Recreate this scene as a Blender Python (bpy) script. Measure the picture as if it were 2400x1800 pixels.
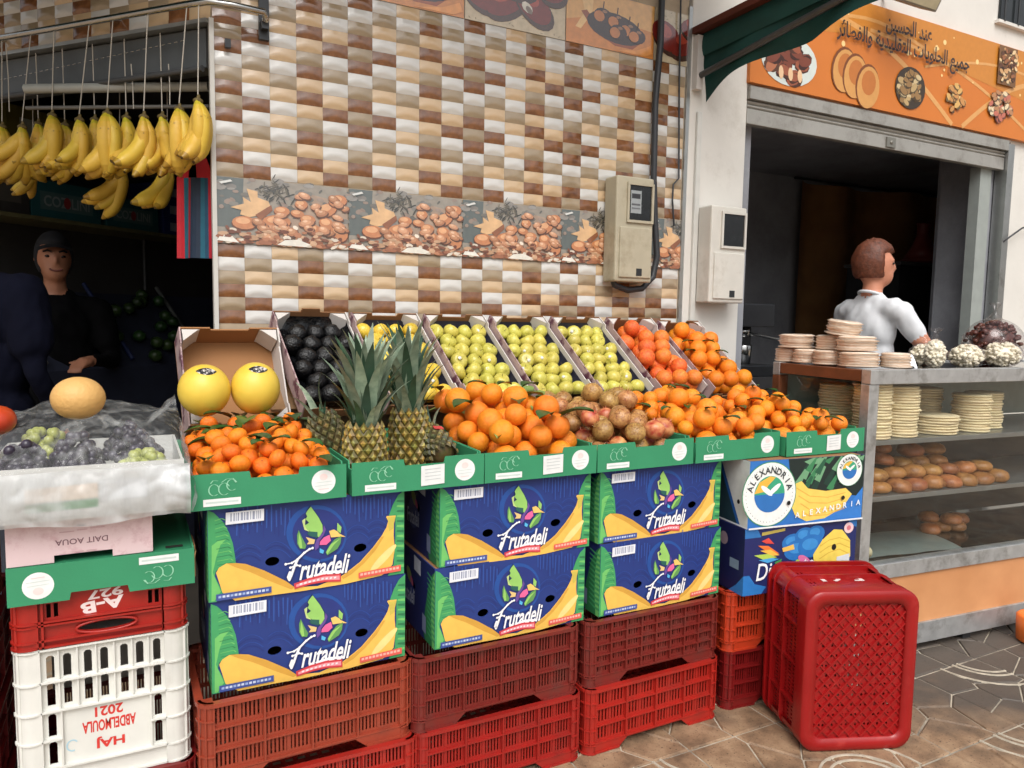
import bpy, bmesh, math, random
from math import sin, cos, pi, radians, sqrt, atan2
from mathutils import Vector, Matrix, Euler
random.seed(7)
SC = bpy.context.scene
COL = SC.collection
for o in list(bpy.data.objects):
    bpy.data.objects.remove(o)

# ---------------------------------------------------------------- camera
F_PX, YAW, PIT, ROLL = 1733.58, .4762, -.0891, .0171      # fitted on the 10 x 5 cm wall tiles
CAM = Vector((-.2935, -3.0096, 1.45))
_fw = Vector((sin(YAW)*cos(PIT), cos(YAW)*cos(PIT), sin(PIT)))
_r = Vector((cos(YAW), -sin(YAW), 0)); _u = _r.cross(_fw)
_r2 = _r*cos(ROLL) + _u*sin(ROLL); _u2 = _u*cos(ROLL) - _r*sin(ROLL)
cam = bpy.data.cameras.new('camera'); cam_o = bpy.data.objects.new('camera', cam); COL.objects.link(cam_o)
cam.sensor_width = 36; cam.lens = 36*F_PX/2400; cam.clip_start = .05; cam.clip_end = 2000
cam_o.matrix_world = Matrix((( _r2.x, _u2.x, -_fw.x, CAM.x), (_r2.y, _u2.y, -_fw.y, CAM.y), (_r2.z, _u2.z, -_fw.z, CAM.z), (0, 0, 0, 1)))
SC.camera = cam_o
def _ray(px, py): return _fw + _r2*((px-1200)/F_PX) + _u2*((900-py)/F_PX)
def atY(px, py, y): d = _ray(px, py); return CAM + d*((y-CAM.y)/d.y)
def atZ(px, py, z): d = _ray(px, py); return CAM + d*((z-CAM.z)/d.z)

# ---------------------------------------------------------------- sky, sun, exposure
world = bpy.data.worlds.new('World'); SC.world = world; world.use_nodes = True
wn = world.node_tree.nodes; wl = world.node_tree.links
bg = wn['Background']
sky = wn.new('ShaderNodeTexSky'); sky.sky_type = 'NISHITA'; sky.sun_disc = False
SUN_EL, SUN_AZ = radians(52), radians(200)      # compass direction the light comes from (clockwise from +Y)
sky.sun_elevation = SUN_EL; sky.sun_rotation = SUN_AZ
sky.air_density = 1.0; sky.dust_density = 6.0; sky.ozone_density = 1.0
hs = wn.new('ShaderNodeHueSaturation'); hs.inputs['Saturation'].default_value = .2      # thin overcast: a greyer sky
wl.new(sky.outputs[0], hs.inputs['Color']); wl.new(hs.outputs[0], bg.inputs[0])
bg.inputs[1].default_value = .145
sun = bpy.data.lights.new('sun', 'SUN'); sun.energy = 1.0; sun.angle = radians(40); sun.color = (1, .97, .93)
sun_o = bpy.data.objects.new('sun', sun); COL.objects.link(sun_o)
_sd = Vector((sin(SUN_AZ)*cos(SUN_EL), cos(SUN_AZ)*cos(SUN_EL), sin(SUN_EL)))
sun_o.rotation_euler = _sd.to_track_quat('Z', 'Y').to_euler(); sun_o.location = (0, -6, 6)
vs = SC.view_settings
vs.view_transform = 'Standard'; vs.look = 'None'; vs.exposure = .22; vs.gamma = 1; vs.use_curve_mapping = False
SC.cycles.use_denoising = True
SC.cycles.max_bounces = 8; SC.cycles.transparent_max_bounces = 16

# ---------------------------------------------------------------- helpers
def lin(c):
    c = c/255
    return c/12.92 if c <= .04045 else ((c+.055)/1.055)**2.4
def C(r, g, b): return (lin(r), lin(g), lin(b), 1)
_M = {}
def mat(name, col, rough=.55, var=.12, scale=14, bump=0, bscale=60, metal=0, spec=.5, rand=0, coat=0, sss=0, var2=None, dirt=None, dscale=3, dlim=(.52, .7)):
    """Principled with a soft colour variation, optional second colour blotches (dirt), per object variation (rand) and fine relief."""
    if name in _M: return _M[name]
    m = bpy.data.materials.new(name); m.use_nodes = True; _M[name] = m
    n = m.node_tree.nodes; l = m.node_tree.links; p = n['Principled BSDF']
    p.inputs['Roughness'].default_value = rough; p.inputs['Metallic'].default_value = metal
    p.inputs['Specular IOR Level'].default_value = spec
    if coat: p.inputs['Coat Weight'].default_value = coat; p.inputs['Coat Roughness'].default_value = .15
    if sss:
        p.inputs['Subsurface Weight'].default_value = sss; p.inputs['Subsurface Radius'].default_value = (.02, .008, .003); p.inputs['Subsurface Scale'].default_value = .5
    tc = n.new('ShaderNodeTexCoord')
    nz = n.new('ShaderNodeTexNoise'); nz.inputs['Scale'].default_value = scale; nz.inputs['Detail'].default_value = 5
    l.new(tc.outputs['Object'], nz.inputs['Vector'])
    mx = n.new('ShaderNodeMix'); mx.data_type = 'RGBA'
    a = tuple(max(0, x*(1-var)) for x in col[:3])+(1,); b = var2 or tuple(min(1, x*(1+var)) for x in col[:3])+(1,)
    mx.inputs['A'].default_value = a; mx.inputs['B'].default_value = b
    rp = n.new('ShaderNodeMapRange'); rp.inputs[1].default_value = .3; rp.inputs[2].default_value = .7
    l.new(nz.outputs[0], rp.inputs[0]); l.new(rp.outputs[0], mx.inputs['Factor'])
    out = mx.outputs['Result']
    if dirt:
        d = n.new('ShaderNodeTexNoise'); d.inputs['Scale'].default_value = dscale; d.inputs['Detail'].default_value = 9; d.inputs['Roughness'].default_value = .7
        l.new(tc.outputs['Object'], d.inputs['Vector'])
        r2 = n.new('ShaderNodeMapRange'); r2.inputs[1].default_value = dlim[0]; r2.inputs[2].default_value = dlim[1]; l.new(d.outputs[0], r2.inputs[0])
        m2 = n.new('ShaderNodeMix'); m2.data_type = 'RGBA'; m2.inputs['B'].default_value = dirt
        l.new(r2.outputs[0], m2.inputs['Factor']); l.new(out, m2.inputs['A']); out = m2.outputs['Result']
    if rand:
        oi = n.new('ShaderNodeObjectInfo'); h = n.new('ShaderNodeHueSaturation')
        r3 = n.new('ShaderNodeMapRange'); r3.inputs[3].default_value = 1-rand; r3.inputs[4].default_value = 1+rand*.6
        l.new(oi.outputs['Random'], r3.inputs[0]); l.new(r3.outputs[0], h.inputs['Value'])
        r4 = n.new('ShaderNodeMapRange'); r4.inputs[3].default_value = .5-rand*.07; r4.inputs[4].default_value = .5+rand*.07
        ml = n.new('ShaderNodeMath'); ml.operation = 'FRACT'; m9 = n.new('ShaderNodeMath'); m9.operation = 'MULTIPLY'; m9.inputs[1].default_value = 7.31
        l.new(oi.outputs['Random'], m9.inputs[0]); l.new(m9.outputs[0], ml.inputs[0]); l.new(ml.outputs[0], r4.inputs[0]); l.new(r4.outputs[0], h.inputs['Hue'])
        l.new(out, h.inputs['Color']); out = h.outputs[0]
    l.new(out, p.inputs['Base Color'])
    if bump:
        b2 = n.new('ShaderNodeTexNoise'); b2.inputs['Scale'].default_value = bscale; b2.inputs['Detail'].default_value = 4
        l.new(tc.outputs['Object'], b2.inputs['Vector'])
        bp = n.new('ShaderNodeBump'); bp.inputs['Strength'].default_value = bump; bp.inputs['Distance'].default_value = .004
        l.new(b2.outputs[0], bp.inputs['Height']); l.new(bp.outputs[0], p.inputs['Normal'])
    return m
def ink_mat(name='printed_ink', rough=.5, grain=.06, bump=.0):
    """printed surface: the colour of each printed shape comes from the mesh attribute"""
    if name in _M: return _M[name]
    m = bpy.data.materials.new(name); m.use_nodes = True; _M[name] = m
    n = m.node_tree.nodes; l = m.node_tree.links; p = n['Principled BSDF']; p.inputs['Roughness'].default_value = rough
    a = n.new('ShaderNodeVertexColor'); a.layer_name = 'ink'
    tc = n.new('ShaderNodeTexCoord'); nz = n.new('ShaderNodeTexNoise'); nz.inputs['Scale'].default_value = 35; nz.inputs['Detail'].default_value = 6
    l.new(tc.outputs['Object'], nz.inputs['Vector'])
    h = n.new('ShaderNodeHueSaturation'); r = n.new('ShaderNodeMapRange'); r.inputs[1].default_value = .3; r.inputs[2].default_value = .7
    r.inputs[3].default_value = 1-grain; r.inputs[4].default_value = 1+grain
    l.new(nz.outputs[0], r.inputs[0]); l.new(r.outputs[0], h.inputs['Value']); l.new(a.outputs[0], h.inputs['Color']); l.new(h.outputs[0], p.inputs['Base Color'])
    return m

class MB:
    def __init__(s): s.v = []; s.f = []; s.m = []; s.s = []; s.c = []
    def add(s, vs_, fs, m=0, smooth=False, col=None):
        b = len(s.v); s.v += [tuple(p) for p in vs_]
        for f in fs: s.f.append(tuple(i+b for i in f)); s.m.append(m); s.s.append(smooth); s.c.append(col)
    def box(s, a, b, m=0, M=None):
        x0, y0, z0 = a; x1, y1, z1 = b
        vv = [(x0,y0,z0),(x1,y0,z0),(x1,y1,z0),(x0,y1,z0),(x0,y0,z1),(x1,y0,z1),(x1,y1,z1),(x0,y1,z1)]
        if M is not None: vv = [M @ Vector(p) for p in vv]
        s.add(vv, [(0,3,2,1),(4,5,6,7),(0,1,5,4),(1,2,6,5),(2,3,7,6),(3,0,4,7)], m)
    def tube(s, path, r, n=8, m=0, smooth=True, caps=True):
        path = [Vector(p) for p in path]; k = len(path); rr = r if isinstance(r, (list, tuple)) else [r]*k
        vv = []; up = None
        for i, p in enumerate(path):
            t = (path[min(i+1, k-1)]-path[max(i-1, 0)]).normalized()
            if up is None:
                up = Vector((0, 0, 1)) if abs(t.z) < .9 else Vector((1, 0, 0))
            a = t.cross(up); a = a.normalized() if a.length > 1e-6 else Vector((1, 0, 0)); b = a.cross(t); up = b
            for j in range(n):
                q = 2*pi*j/n; vv.append(p+(a*cos(q)+b*sin(q))*rr[i])
        ff = [(i*n+j, i*n+(j+1) % n, (i+1)*n+(j+1) % n, (i+1)*n+j) for i in range(k-1) for j in range(n)]
        s.add(vv, ff, m, smooth)
        if caps: s.add(vv[:n], [tuple(range(n))], m); s.add(vv[-n:], [tuple(reversed(range(n)))], m)
    def lathe(s, prof, n=16, m=0, M=None, smooth=True):
        vv = []; k = len(prof)
        for r, z in prof:
            for j in range(n): vv.append(Vector((r*cos(2*pi*j/n), r*sin(2*pi*j/n), z)))
        if M is not None: vv = [M @ p for p in vv]
        ff = [(i*n+j, i*n+(j+1) % n, (i+1)*n+(j+1) % n, (i+1)*n+j) for i in range(k-1) for j in range(n)]
        ff += [tuple(reversed(range(n))), tuple(range((k-1)*n, k*n))]
        s.add(vv, ff, m, smooth)
    def ell(s, c, r, n=12, k=8, m=0, M=None, col=None):
        vv = [Vector((0, 0, -1))]; 
        for i in range(1, k):
            th = -pi/2+pi*i/k
            for j in range(n): vv.append(Vector((cos(th)*cos(2*pi*j/n), cos(th)*sin(2*pi*j/n), sin(th))))
        vv.append(Vector((0, 0, 1)))
        vv = [Vector((p.x*r[0], p.y*r[1], p.z*r[2])) for p in vv]
        if M is not None: vv = [M @ p for p in vv]
        vv = [p+Vector(c) for p in vv]
        ff = [(0, 1+(j+1) % n, 1+j) for j in range(n)]
        for i in range(k-2): ff += [(1+i*n+j, 1+i*n+(j+1) % n, 1+(i+1)*n+(j+1) % n, 1+(i+1)*n+j) for j in range(n)]
        e = len(vv)-1; ff += [(e, 1+(k-2)*n+j, 1+(k-2)*n+(j+1) % n) for j in range(n)]
        s.add(vv, ff, m, True, col)
    def sheet(s, fn, nu, nv, m=0, smooth=True, thick=0):
        vv = [Vector(fn(i/nu, j/nv)) for j in range(nv+1) for i in range(nu+1)]
        ff = [(j*(nu+1)+i, j*(nu+1)+i+1, (j+1)*(nu+1)+i+1, (j+1)*(nu+1)+i) for j in range(nv) for i in range(nu)]
        s.add(vv, ff, m, smooth)
    def prism(s, poly, a0, a1, fn, m=0, smooth=False):
        """poly of 2-D points, swept between a0 and a1; fn(u, v, a) gives 3-D"""
        n = len(poly); vv = [fn(u, v, a0) for u, v in poly]+[fn(u, v, a1) for u, v in poly]
        s.add(vv, [tuple(range(n)), tuple(reversed(range(n, 2*n)))], m)
        s.add(vv, [(j, j+n, (j+1) % n+n, (j+1) % n) for j in range(n)], m, smooth)
    def xf(s, M): s.v = [tuple(M @ Vector(p)) for p in s.v]; return s
    def mesh(s, name, mats, bevel=0):
        me = bpy.data.meshes.new(name); me.from_pydata(s.v, [], s.f)
        for m in (mats if isinstance(mats, (list, tuple)) else [mats]): me.materials.append(m)
        me.polygons.foreach_set('material_index', s.m); me.polygons.foreach_set('use_smooth', s.s)
        if any(c is not None for c in s.c):
            ca = me.color_attributes.new('ink', 'FLOAT_COLOR', 'CORNER')
            buf = []
            for p, c in zip(me.polygons, s.c): buf += list(c or (1, 1, 1, 1))*p.loop_total
            ca.data.foreach_set('color', buf)
        me.update()
        if bevel:
            bm = bmesh.new(); bm.from_mesh(me)
            bmesh.ops.remove_doubles(bm, verts=bm.verts, dist=1e-5)
            bmesh.ops.bevel(bm, geom=[e for e in bm.edges if len(e.link_faces) == 2 and e.calc_face_angle(0) > .5], offset=bevel, segments=2, affect='EDGES', profile=.5)
            bm.to_mesh(me); bm.free()
        return me
    def build(s, name, mats, parent=None, loc=None, rot=None, bevel=0):
        return put(name, s.mesh(name, mats, bevel), parent, loc, rot)
def put(name, me, parent=None, loc=None, rot=None, material=None):
    o = bpy.data.objects.new(name, me); COL.objects.link(o)
    if parent is not None: o.parent = parent
    if loc is not None: o.location = loc
    if rot is not None: o.rotation_euler = rot
    if material is not None:
        o.material_slots[0].link = 'OBJECT'; o.material_slots[0].material = material
    return o
def tag(o, label=None, cat=None, group=None, kind=None):
    if label: o['label'] = label
    if cat: o['category'] = cat
    if group: o['group'] = group
    if kind: o['kind'] = kind
    return o
def thing(name, label, cat, loc=(0, 0, 0), rz=0, group=None, rot=None):
    o = bpy.data.objects.new(name, None); COL.objects.link(o); o.empty_display_size = .1
    o.location = loc; o.rotation_euler = rot if rot is not None else (0, 0, rz)
    return tag(o, label, cat, group)
def dup(root, loc, rot, label=None, group=None, parent=None):
    r = root.copy(); COL.objects.link(r); r.location = loc; r.rotation_euler = rot
    if parent is not None: r.parent = parent
    if label: r['label'] = label
    if group: r['group'] = group
    for ch in root.children:
        c = ch.copy(); COL.objects.link(c); c.parent = r
        for g in ch.children:
            d = g.copy(); COL.objects.link(d); d.parent = c
    return r
def shape2d(outer, holes=(), thick=.004, name='panel'):
    """flat sheet with real holes: filled 2-D curve, extruded; lies in XY, front face at +Z; returns a mesh"""
    cu = bpy.data.curves.new(name, 'CURVE'); cu.dimensions = '2D'; cu.fill_mode = 'BOTH'; cu.extrude = thick/2
    for pts in [outer]+list(holes):
        sp = cu.splines.new('POLY'); sp.points.add(len(pts)-1)
        for p, q in zip(sp.points, pts): p.co = (q[0], q[1], 0, 1)
        sp.use_cyclic_u = True
    o = bpy.data.objects.new(name, cu); COL.objects.link(o)
    me = bpy.data.meshes.new_from_object(o); bpy.data.objects.remove(o); bpy.data.curves.remove(cu)
    return me
_T = {}
def text2d(body, size=1, bold=0, shear=0, space=1):
    """2-D outline mesh of a text: (verts, faces), centred on its bounds"""
    k = (body, bold, shear, space)
    if k not in _T:
        cu = bpy.data.curves.new('lettering', 'FONT'); cu.body = body; cu.size = 1; cu.shear = shear; cu.offset = bold; cu.space_character = space; cu.resolution_u = 3
        o = bpy.data.objects.new('lettering', cu); COL.objects.link(o)
        me = bpy.data.meshes.new_from_object(o); bpy.data.objects.remove(o); bpy.data.curves.remove(cu)
        vv = [(v.co.x, v.co.y) for v in me.vertices]; ff = [tuple(p.vertices) for p in me.polygons]; bpy.data.meshes.remove(me)
        xs = [p[0] for p in vv]; ys = [p[1] for p in vv]
        cx, cy = (min(xs)+max(xs))/2, (min(ys)+max(ys))/2
        _T[k] = ([(x-cx, y-cy) for x, y in vv], ff, max(xs)-min(xs), max(ys)-min(ys))
    return _T[k]
class Print:
    """flat print: coloured polygons in layers, in a plane frame (origin o, axes u, v, outward n)"""
    def __init__(s, fn, step=.00035): s.mb = MB(); s.fn = fn; s.k = 0; s.step = step
    def poly(s, pts, col, lift=1):
        s.k += lift; s.mb.add([s.fn(x, y, s.k*s.step) for x, y in pts], [tuple(range(len(pts)))], 0, False, col)
    def polys(s, plist, col):
        s.k += 1
        for pts in plist: s.mb.add([s.fn(x, y, s.k*s.step) for x, y in pts], [tuple(range(len(pts)))], 0, False, col)
    def ell(s, cx, cy, rx, ry, col, rot=0, n=20, lift=1):
        c, q = cos(rot), sin(rot)
        s.poly([(cx+rx*cos(2*pi*i/n)*c-ry*sin(2*pi*i/n)*q, cy+rx*cos(2*pi*i/n)*q+ry*sin(2*pi*i/n)*c) for i in range(n)], col, lift)
    def line(s, pts, w, col, lift=1):
        s.k += lift
        for (x0, y0), (x1, y1) in zip(pts[:-1], pts[1:]):
            d = sqrt((x1-x0)**2+(y1-y0)**2) or 1; nx, ny = -(y1-y0)/d*w/2, (x1-x0)/d*w/2
            s.mb.add([s.fn(x, y, s.k*s.step) for x, y in [(x0+nx, y0+ny), (x0-nx, y0-ny), (x1-nx, y1-ny), (x1+nx, y1+ny)]], [(0, 1, 2, 3)], 0, False, col)
    def text(s, body, cx, cy, w, h, col, rot=0, bold=0, shear=0, fx=None):
        vv, ff, tw, th = text2d(body, 1, bold, shear); s.k += 1
        c, q = cos(rot), sin(rot)
        pp = []
        for x, y in vv:
            x, y = x*w/tw, y*h/th
            x, y = cx+x*c-y*q, cy+x*q+y*c
            if fx: x, y = fx(x, y)
            pp.append(s.fn(x, y, s.k*s.step))
        s.mb.add(pp, ff, 0, False, col)
    def char(s, ch, cx, cy, h, col, asp=1, bold=0, rot=0):
        vv, ff, tw, th = text2d(ch, 1, bold); s.text(ch, cx, cy, tw*h/th/asp, h, col, rot, bold)
    def build(s, parent, name='print', m=None): return s.mb.build(name, m or ink_mat(), parent)
ORD = ['first', 'second', 'third', 'fourth', 'fifth', 'sixth', 'seventh', 'eighth', 'ninth', 'tenth', 'eleventh', 'twelfth', 'thirteenth', 'fourteenth', 'fifteenth', 'sixteenth', 'seventeenth', 'eighteenth', 'nineteenth', 'twentieth']
def arab(s):
    F = {'ا':(0xFE8D,0xFE8E,None,None),'ب':(0xFE8F,0xFE90,0xFE91,0xFE92),'ة':(0xFE93,0xFE94,None,None),'ت':(0xFE95,0xFE96,0xFE97,0xFE98),'ج':(0xFE9D,0xFE9E,0xFE9F,0xFEA0),'ح':(0xFEA1,0xFEA2,0xFEA3,0xFEA4),'د':(0xFEA9,0xFEAA,None,None),'ر':(0xFEAD,0xFEAE,None,None),'س':(0xFEB1,0xFEB2,0xFEB3,0xFEB4),'ط':(0xFEC1,0xFEC2,0xFEC3,0xFEC4),'ع':(0xFEC9,0xFECA,0xFECB,0xFECC),'ف':(0xFED1,0xFED2,0xFED3,0xFED4),'ق':(0xFED5,0xFED6,0xFED7,0xFED8),'ل':(0xFEDD,0xFEDE,0xFEDF,0xFEE0),'م':(0xFEE1,0xFEE2,0xFEE3,0xFEE4),'ن':(0xFEE5,0xFEE6,0xFEE7,0xFEE8),'و':(0xFEED,0xFEEE,None,None),'ي':(0xFEF1,0xFEF2,0xFEF3,0xFEF4),'ئ':(0xFE89,0xFE8A,0xFE8B,0xFE8C)}
    out = []
    for i, c in enumerate(s):
        if c not in F: out.append(c); continue
        pj = i > 0 and s[i-1] in F and F[s[i-1]][2] is not None
        nj = F[c][2] is not None and i+1 < len(s) and s[i+1] in F
        out.append(chr(F[c][3] if pj and nj else F[c][1] if pj else F[c][2] if nj else F[c][0]))
    return ''.join(reversed(out))
def quadmap(TL, TR, BR, BL):
    """photo pixels of a rectangle's picture -> (u, v) in 0..1 (bilinear inverse by iteration)"""
    def inv(x, y):
        u = v = .5
        for _ in range(12):
            px = TL[0]*(1-u)*(1-v)+TR[0]*u*(1-v)+BR[0]*u*v+BL[0]*(1-u)*v; py = TL[1]*(1-u)*(1-v)+TR[1]*u*(1-v)+BR[1]*u*v+BL[1]*(1-u)*v
            ax = (TR[0]-TL[0])*(1-v)+(BR[0]-BL[0])*v; ay = (TR[1]-TL[1])*(1-v)+(BR[1]-BL[1])*v
            bx = (BL[0]-TL[0])*(1-u)+(BR[0]-TR[0])*u; by = (BL[1]-TL[1])*(1-u)+(BR[1]-TR[1])*u
            D = ax*by-ay*bx; ex, ey = x-px, y-py
            u += (ex*by-ey*bx)/D; v += (ax*ey-ay*ex)/D
        return u, 1-v
    return inv
def pile(x0, x1, y0, y1, zf, radii, K=50, dome=0, top=9, slope=0):
    """drop balls one by one: each rests on the floor or on those below it"""
    P = []
    for r in radii:
        best = None
        for _ in range(K):
            x = random.uniform(x0+r, x1-r); y = random.uniform(y0+r, y1-r); z = zf+r+slope*max(0, y-y0-.12)
            for (a, b, c, q) in P:
                d2 = (a-x)**2+(b-y)**2; R = (r+q)*.97
                if d2 < R*R: z = max(z, c+sqrt(R*R-d2))
            cost = z-slope*max(0, y-y0-.12) + dome*(((x-(x0+x1)/2)/(x1-x0))**2+((y-(y0+y1)/2)/(y1-y0))**2)
            if best is None or cost < best[0]: best = (cost, x, y, z)
        if best[3]+r < top: P.append((best[1], best[2], best[3], r))
    return P
# ================================================================ SETTING
# ---- pavement: one sheet to the horizon, the stones in view built one by one
def paving_material():
    m = bpy.data.materials.new('paving_stone'); m.use_nodes = True; n = m.node_tree.nodes; l = m.node_tree.links; p = n['Principled BSDF']
    g = n.new('ShaderNodeNewGeometry'); nz = n.new('ShaderNodeTexNoise'); nz.inputs['Scale'].default_value = 9; nz.inputs['Detail'].default_value = 8; nz.inputs['Roughness'].default_value = .65
    l.new(g.outputs['Position'], nz.inputs['Vector'])
    cr = n.new('ShaderNodeValToRGB'); e = cr.color_ramp.elements
    e[0].position = .3; e[0].color = C(100, 80, 62); e[1].position = .72; e[1].color = C(172, 144, 114); e.new(.5).color = C(142, 114, 88)
    l.new(nz.outputs[0], cr.inputs[0])
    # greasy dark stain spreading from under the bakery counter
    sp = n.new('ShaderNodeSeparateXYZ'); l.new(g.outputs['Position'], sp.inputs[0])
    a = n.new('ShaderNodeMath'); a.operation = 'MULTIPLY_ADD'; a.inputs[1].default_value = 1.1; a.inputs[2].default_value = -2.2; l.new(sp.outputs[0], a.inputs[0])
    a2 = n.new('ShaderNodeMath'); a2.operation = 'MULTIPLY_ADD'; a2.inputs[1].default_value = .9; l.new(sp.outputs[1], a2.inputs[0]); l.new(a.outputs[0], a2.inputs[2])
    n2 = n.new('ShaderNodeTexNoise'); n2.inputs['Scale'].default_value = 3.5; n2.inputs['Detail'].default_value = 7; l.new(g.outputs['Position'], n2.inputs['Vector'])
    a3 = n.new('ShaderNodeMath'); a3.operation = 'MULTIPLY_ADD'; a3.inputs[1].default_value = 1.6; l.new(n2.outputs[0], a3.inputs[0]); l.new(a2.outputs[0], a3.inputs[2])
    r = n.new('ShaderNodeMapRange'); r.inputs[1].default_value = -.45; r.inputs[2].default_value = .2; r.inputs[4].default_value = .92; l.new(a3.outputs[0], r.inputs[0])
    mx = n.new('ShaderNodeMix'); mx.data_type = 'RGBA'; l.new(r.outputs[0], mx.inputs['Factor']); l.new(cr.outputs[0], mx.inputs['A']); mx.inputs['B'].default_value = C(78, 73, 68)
    n3 = n.new('ShaderNodeTexNoise'); n3.inputs['Scale'].default_value = 130; l.new(g.outputs['Position'], n3.inputs['Vector'])
    r3 = n.new('ShaderNodeMapRange'); r3.inputs[1].default_value = .62; r3.inputs[2].default_value = .72; l.new(n3.outputs[0], r3.inputs[0])
    m3 = n.new('ShaderNodeMix'); m3.data_type = 'RGBA'; m3.inputs['B'].default_value = C(70, 55, 45); l.new(r3.outputs[0], m3.inputs['Factor']); l.new(mx.outputs['Result'], m3.inputs['A'])
    l.new(m3.outputs['Result'], p.inputs['Base Color']); p.inputs['Roughness'].default_value = .6
    b = n.new('ShaderNodeBump'); b.inputs['Strength'].default_value = .5; b.inputs['Distance'].default_value = .003; l.new(n3.outputs[0], b.inputs['Height']); l.new(b.outputs[0], p.inputs['Normal'])
    return m
M_STONE = paving_material()
def ground_material():
    m = bpy.data.materials.new('pavement_far'); m.use_nodes = True; n = m.node_tree.nodes; l = m.node_tree.links; p = n['Principled BSDF']
    g = n.new('ShaderNodeNewGeometry'); v = n.new('ShaderNodeTexVoronoi'); v.feature = 'DISTANCE_TO_EDGE'; v.inputs['Scale'].default_value = 6; l.new(g.outputs['Position'], v.inputs['Vector'])
    r = n.new('ShaderNodeMapRange'); r.inputs[1].default_value = .03; r.inputs[2].default_value = .07; l.new(v.outputs[0], r.inputs[0])
    nz = n.new('ShaderNodeTexNoise'); nz.inputs['Scale'].default_value = 4; nz.inputs['Detail'].default_value = 8; l.new(g.outputs['Position'], nz.inputs['Vector'])
    cr = n.new('ShaderNodeValToRGB'); e = cr.color_ramp.elements; e[0].position = .3; e[0].color = C(105, 85, 66); e[1].position = .7; e[1].color = C(165, 138, 110); l.new(nz.outputs[0], cr.inputs[0])
    mx = n.new('ShaderNodeMix'); mx.data_type = 'RGBA'; l.new(r.outputs[0], mx.inputs['Factor']); mx.inputs['A'].default_value = C(150, 138, 120); l.new(cr.outputs[0], mx.inputs['B'])
    l.new(mx.outputs['Result'], p.inputs['Base Color']); p.inputs['Roughness'].default_value = .7
    return m
M_MORTAR = mat('mortar', C(180, 170, 152), .8, .2, 30, dirt=C(110, 102, 92), dscale=2.5, dlim=(.5, .66))
mb = MB(); mb.box((-400, -400, -.5), (400, 400, -.012)); pav = tag(mb.build('pavement', ground_material()), kind='structure')
mb = MB(); mb.box((-1.4, -2.1, -.0115), (5.6, .0, -.006)); mb.build('mortar_bed', M_MORTAR, pav)
def clip(poly, a, b, c):                 # keep a*x+b*y<=c
    out = []
    for i, p in enumerate(poly):
        q = poly[(i+1) % len(poly)]; dp = a*p[0]+b*p[1]-c; dq = a*q[0]+b*q[1]-c
        if dp <= 0: out.append(p)
        if dp*dq < 0: t = dp/(dp-dq); out.append((p[0]+(q[0]-p[0])*t, p[1]+(q[1]-p[1])*t))
    return out
def voro(seeds, W, gap):
    res = []
    for i, s in enumerate(seeds):
        poly = [(gap, gap), (W-gap, gap), (W-gap, W-gap), (gap, W-gap)]
        for j, t in enumerate(seeds):
            if i == j: continue
            a, b = t[0]-s[0], t[1]-s[1]; L_ = sqrt(a*a+b*b); a /= L_; b /= L_
            poly = clip(poly, a, b, a*(s[0]+t[0])/2+b*(s[1]+t[1])/2-gap)
            if len(poly) < 3: break
        if len(poly) >= 3: res.append(poly)
    return res
TW = .40
PATS = []
for k in range(3):
    rnd = random.Random(20+k)
    seeds = [(.09, .1), (.3, .07), (.2, .2), (.06, .28), (.33, .24), (.2, .35), (.34, .37), (.12, .19)][:7+(k % 2)]
    seeds = [(a+rnd.uniform(-.055, .055), b+rnd.uniform(-.055, .055)) for a, b in seeds]
    ms = []
    for poly in voro(seeds, TW, .0024):
        cx = sum(p[0] for p in poly)/len(poly); cy = sum(p[1] for p in poly)/len(poly); q = MB(); n_ = len(poly)
        low = [(x, y, -.0055) for x, y in poly]; hi = [(cx+(x-cx)*.93, cy+(y-cy)*.93, 0) for x, y in poly]
        q.add(low+hi, [tuple(range(n_, 2*n_))]+[(i, (i+1) % n_, n_+(i+1) % n_, n_+i) for i in range(n_)])
        ms.append(q.mesh('paving_stone', M_STONE))
    PATS.append(ms)
cnt = 0
for ix in range(-2, 12):
    for iy in range(-5, 0):
        x, y = ix*TW+.16, iy*TW+.03
        vis = (x > .8 and y < -.7) or (x > .2 and y < -1.1)
        if not vis or x < .3 or x > 4.6: continue
        k = (ix*7+iy*3) % 3; rq = ((ix+2*iy) % 4)*pi/2
        for me in PATS[k]:
            o = put('paving_stone', me, pav); c_ = Vector((TW/2, TW/2, 0)); R = Matrix.Rotation(rq, 4, 'Z')
            o.location = Vector((x, y, random.uniform(-.0015, .0005)))+c_-(R @ c_); o.rotation_euler = (0, 0, rq); cnt += 1

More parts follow.
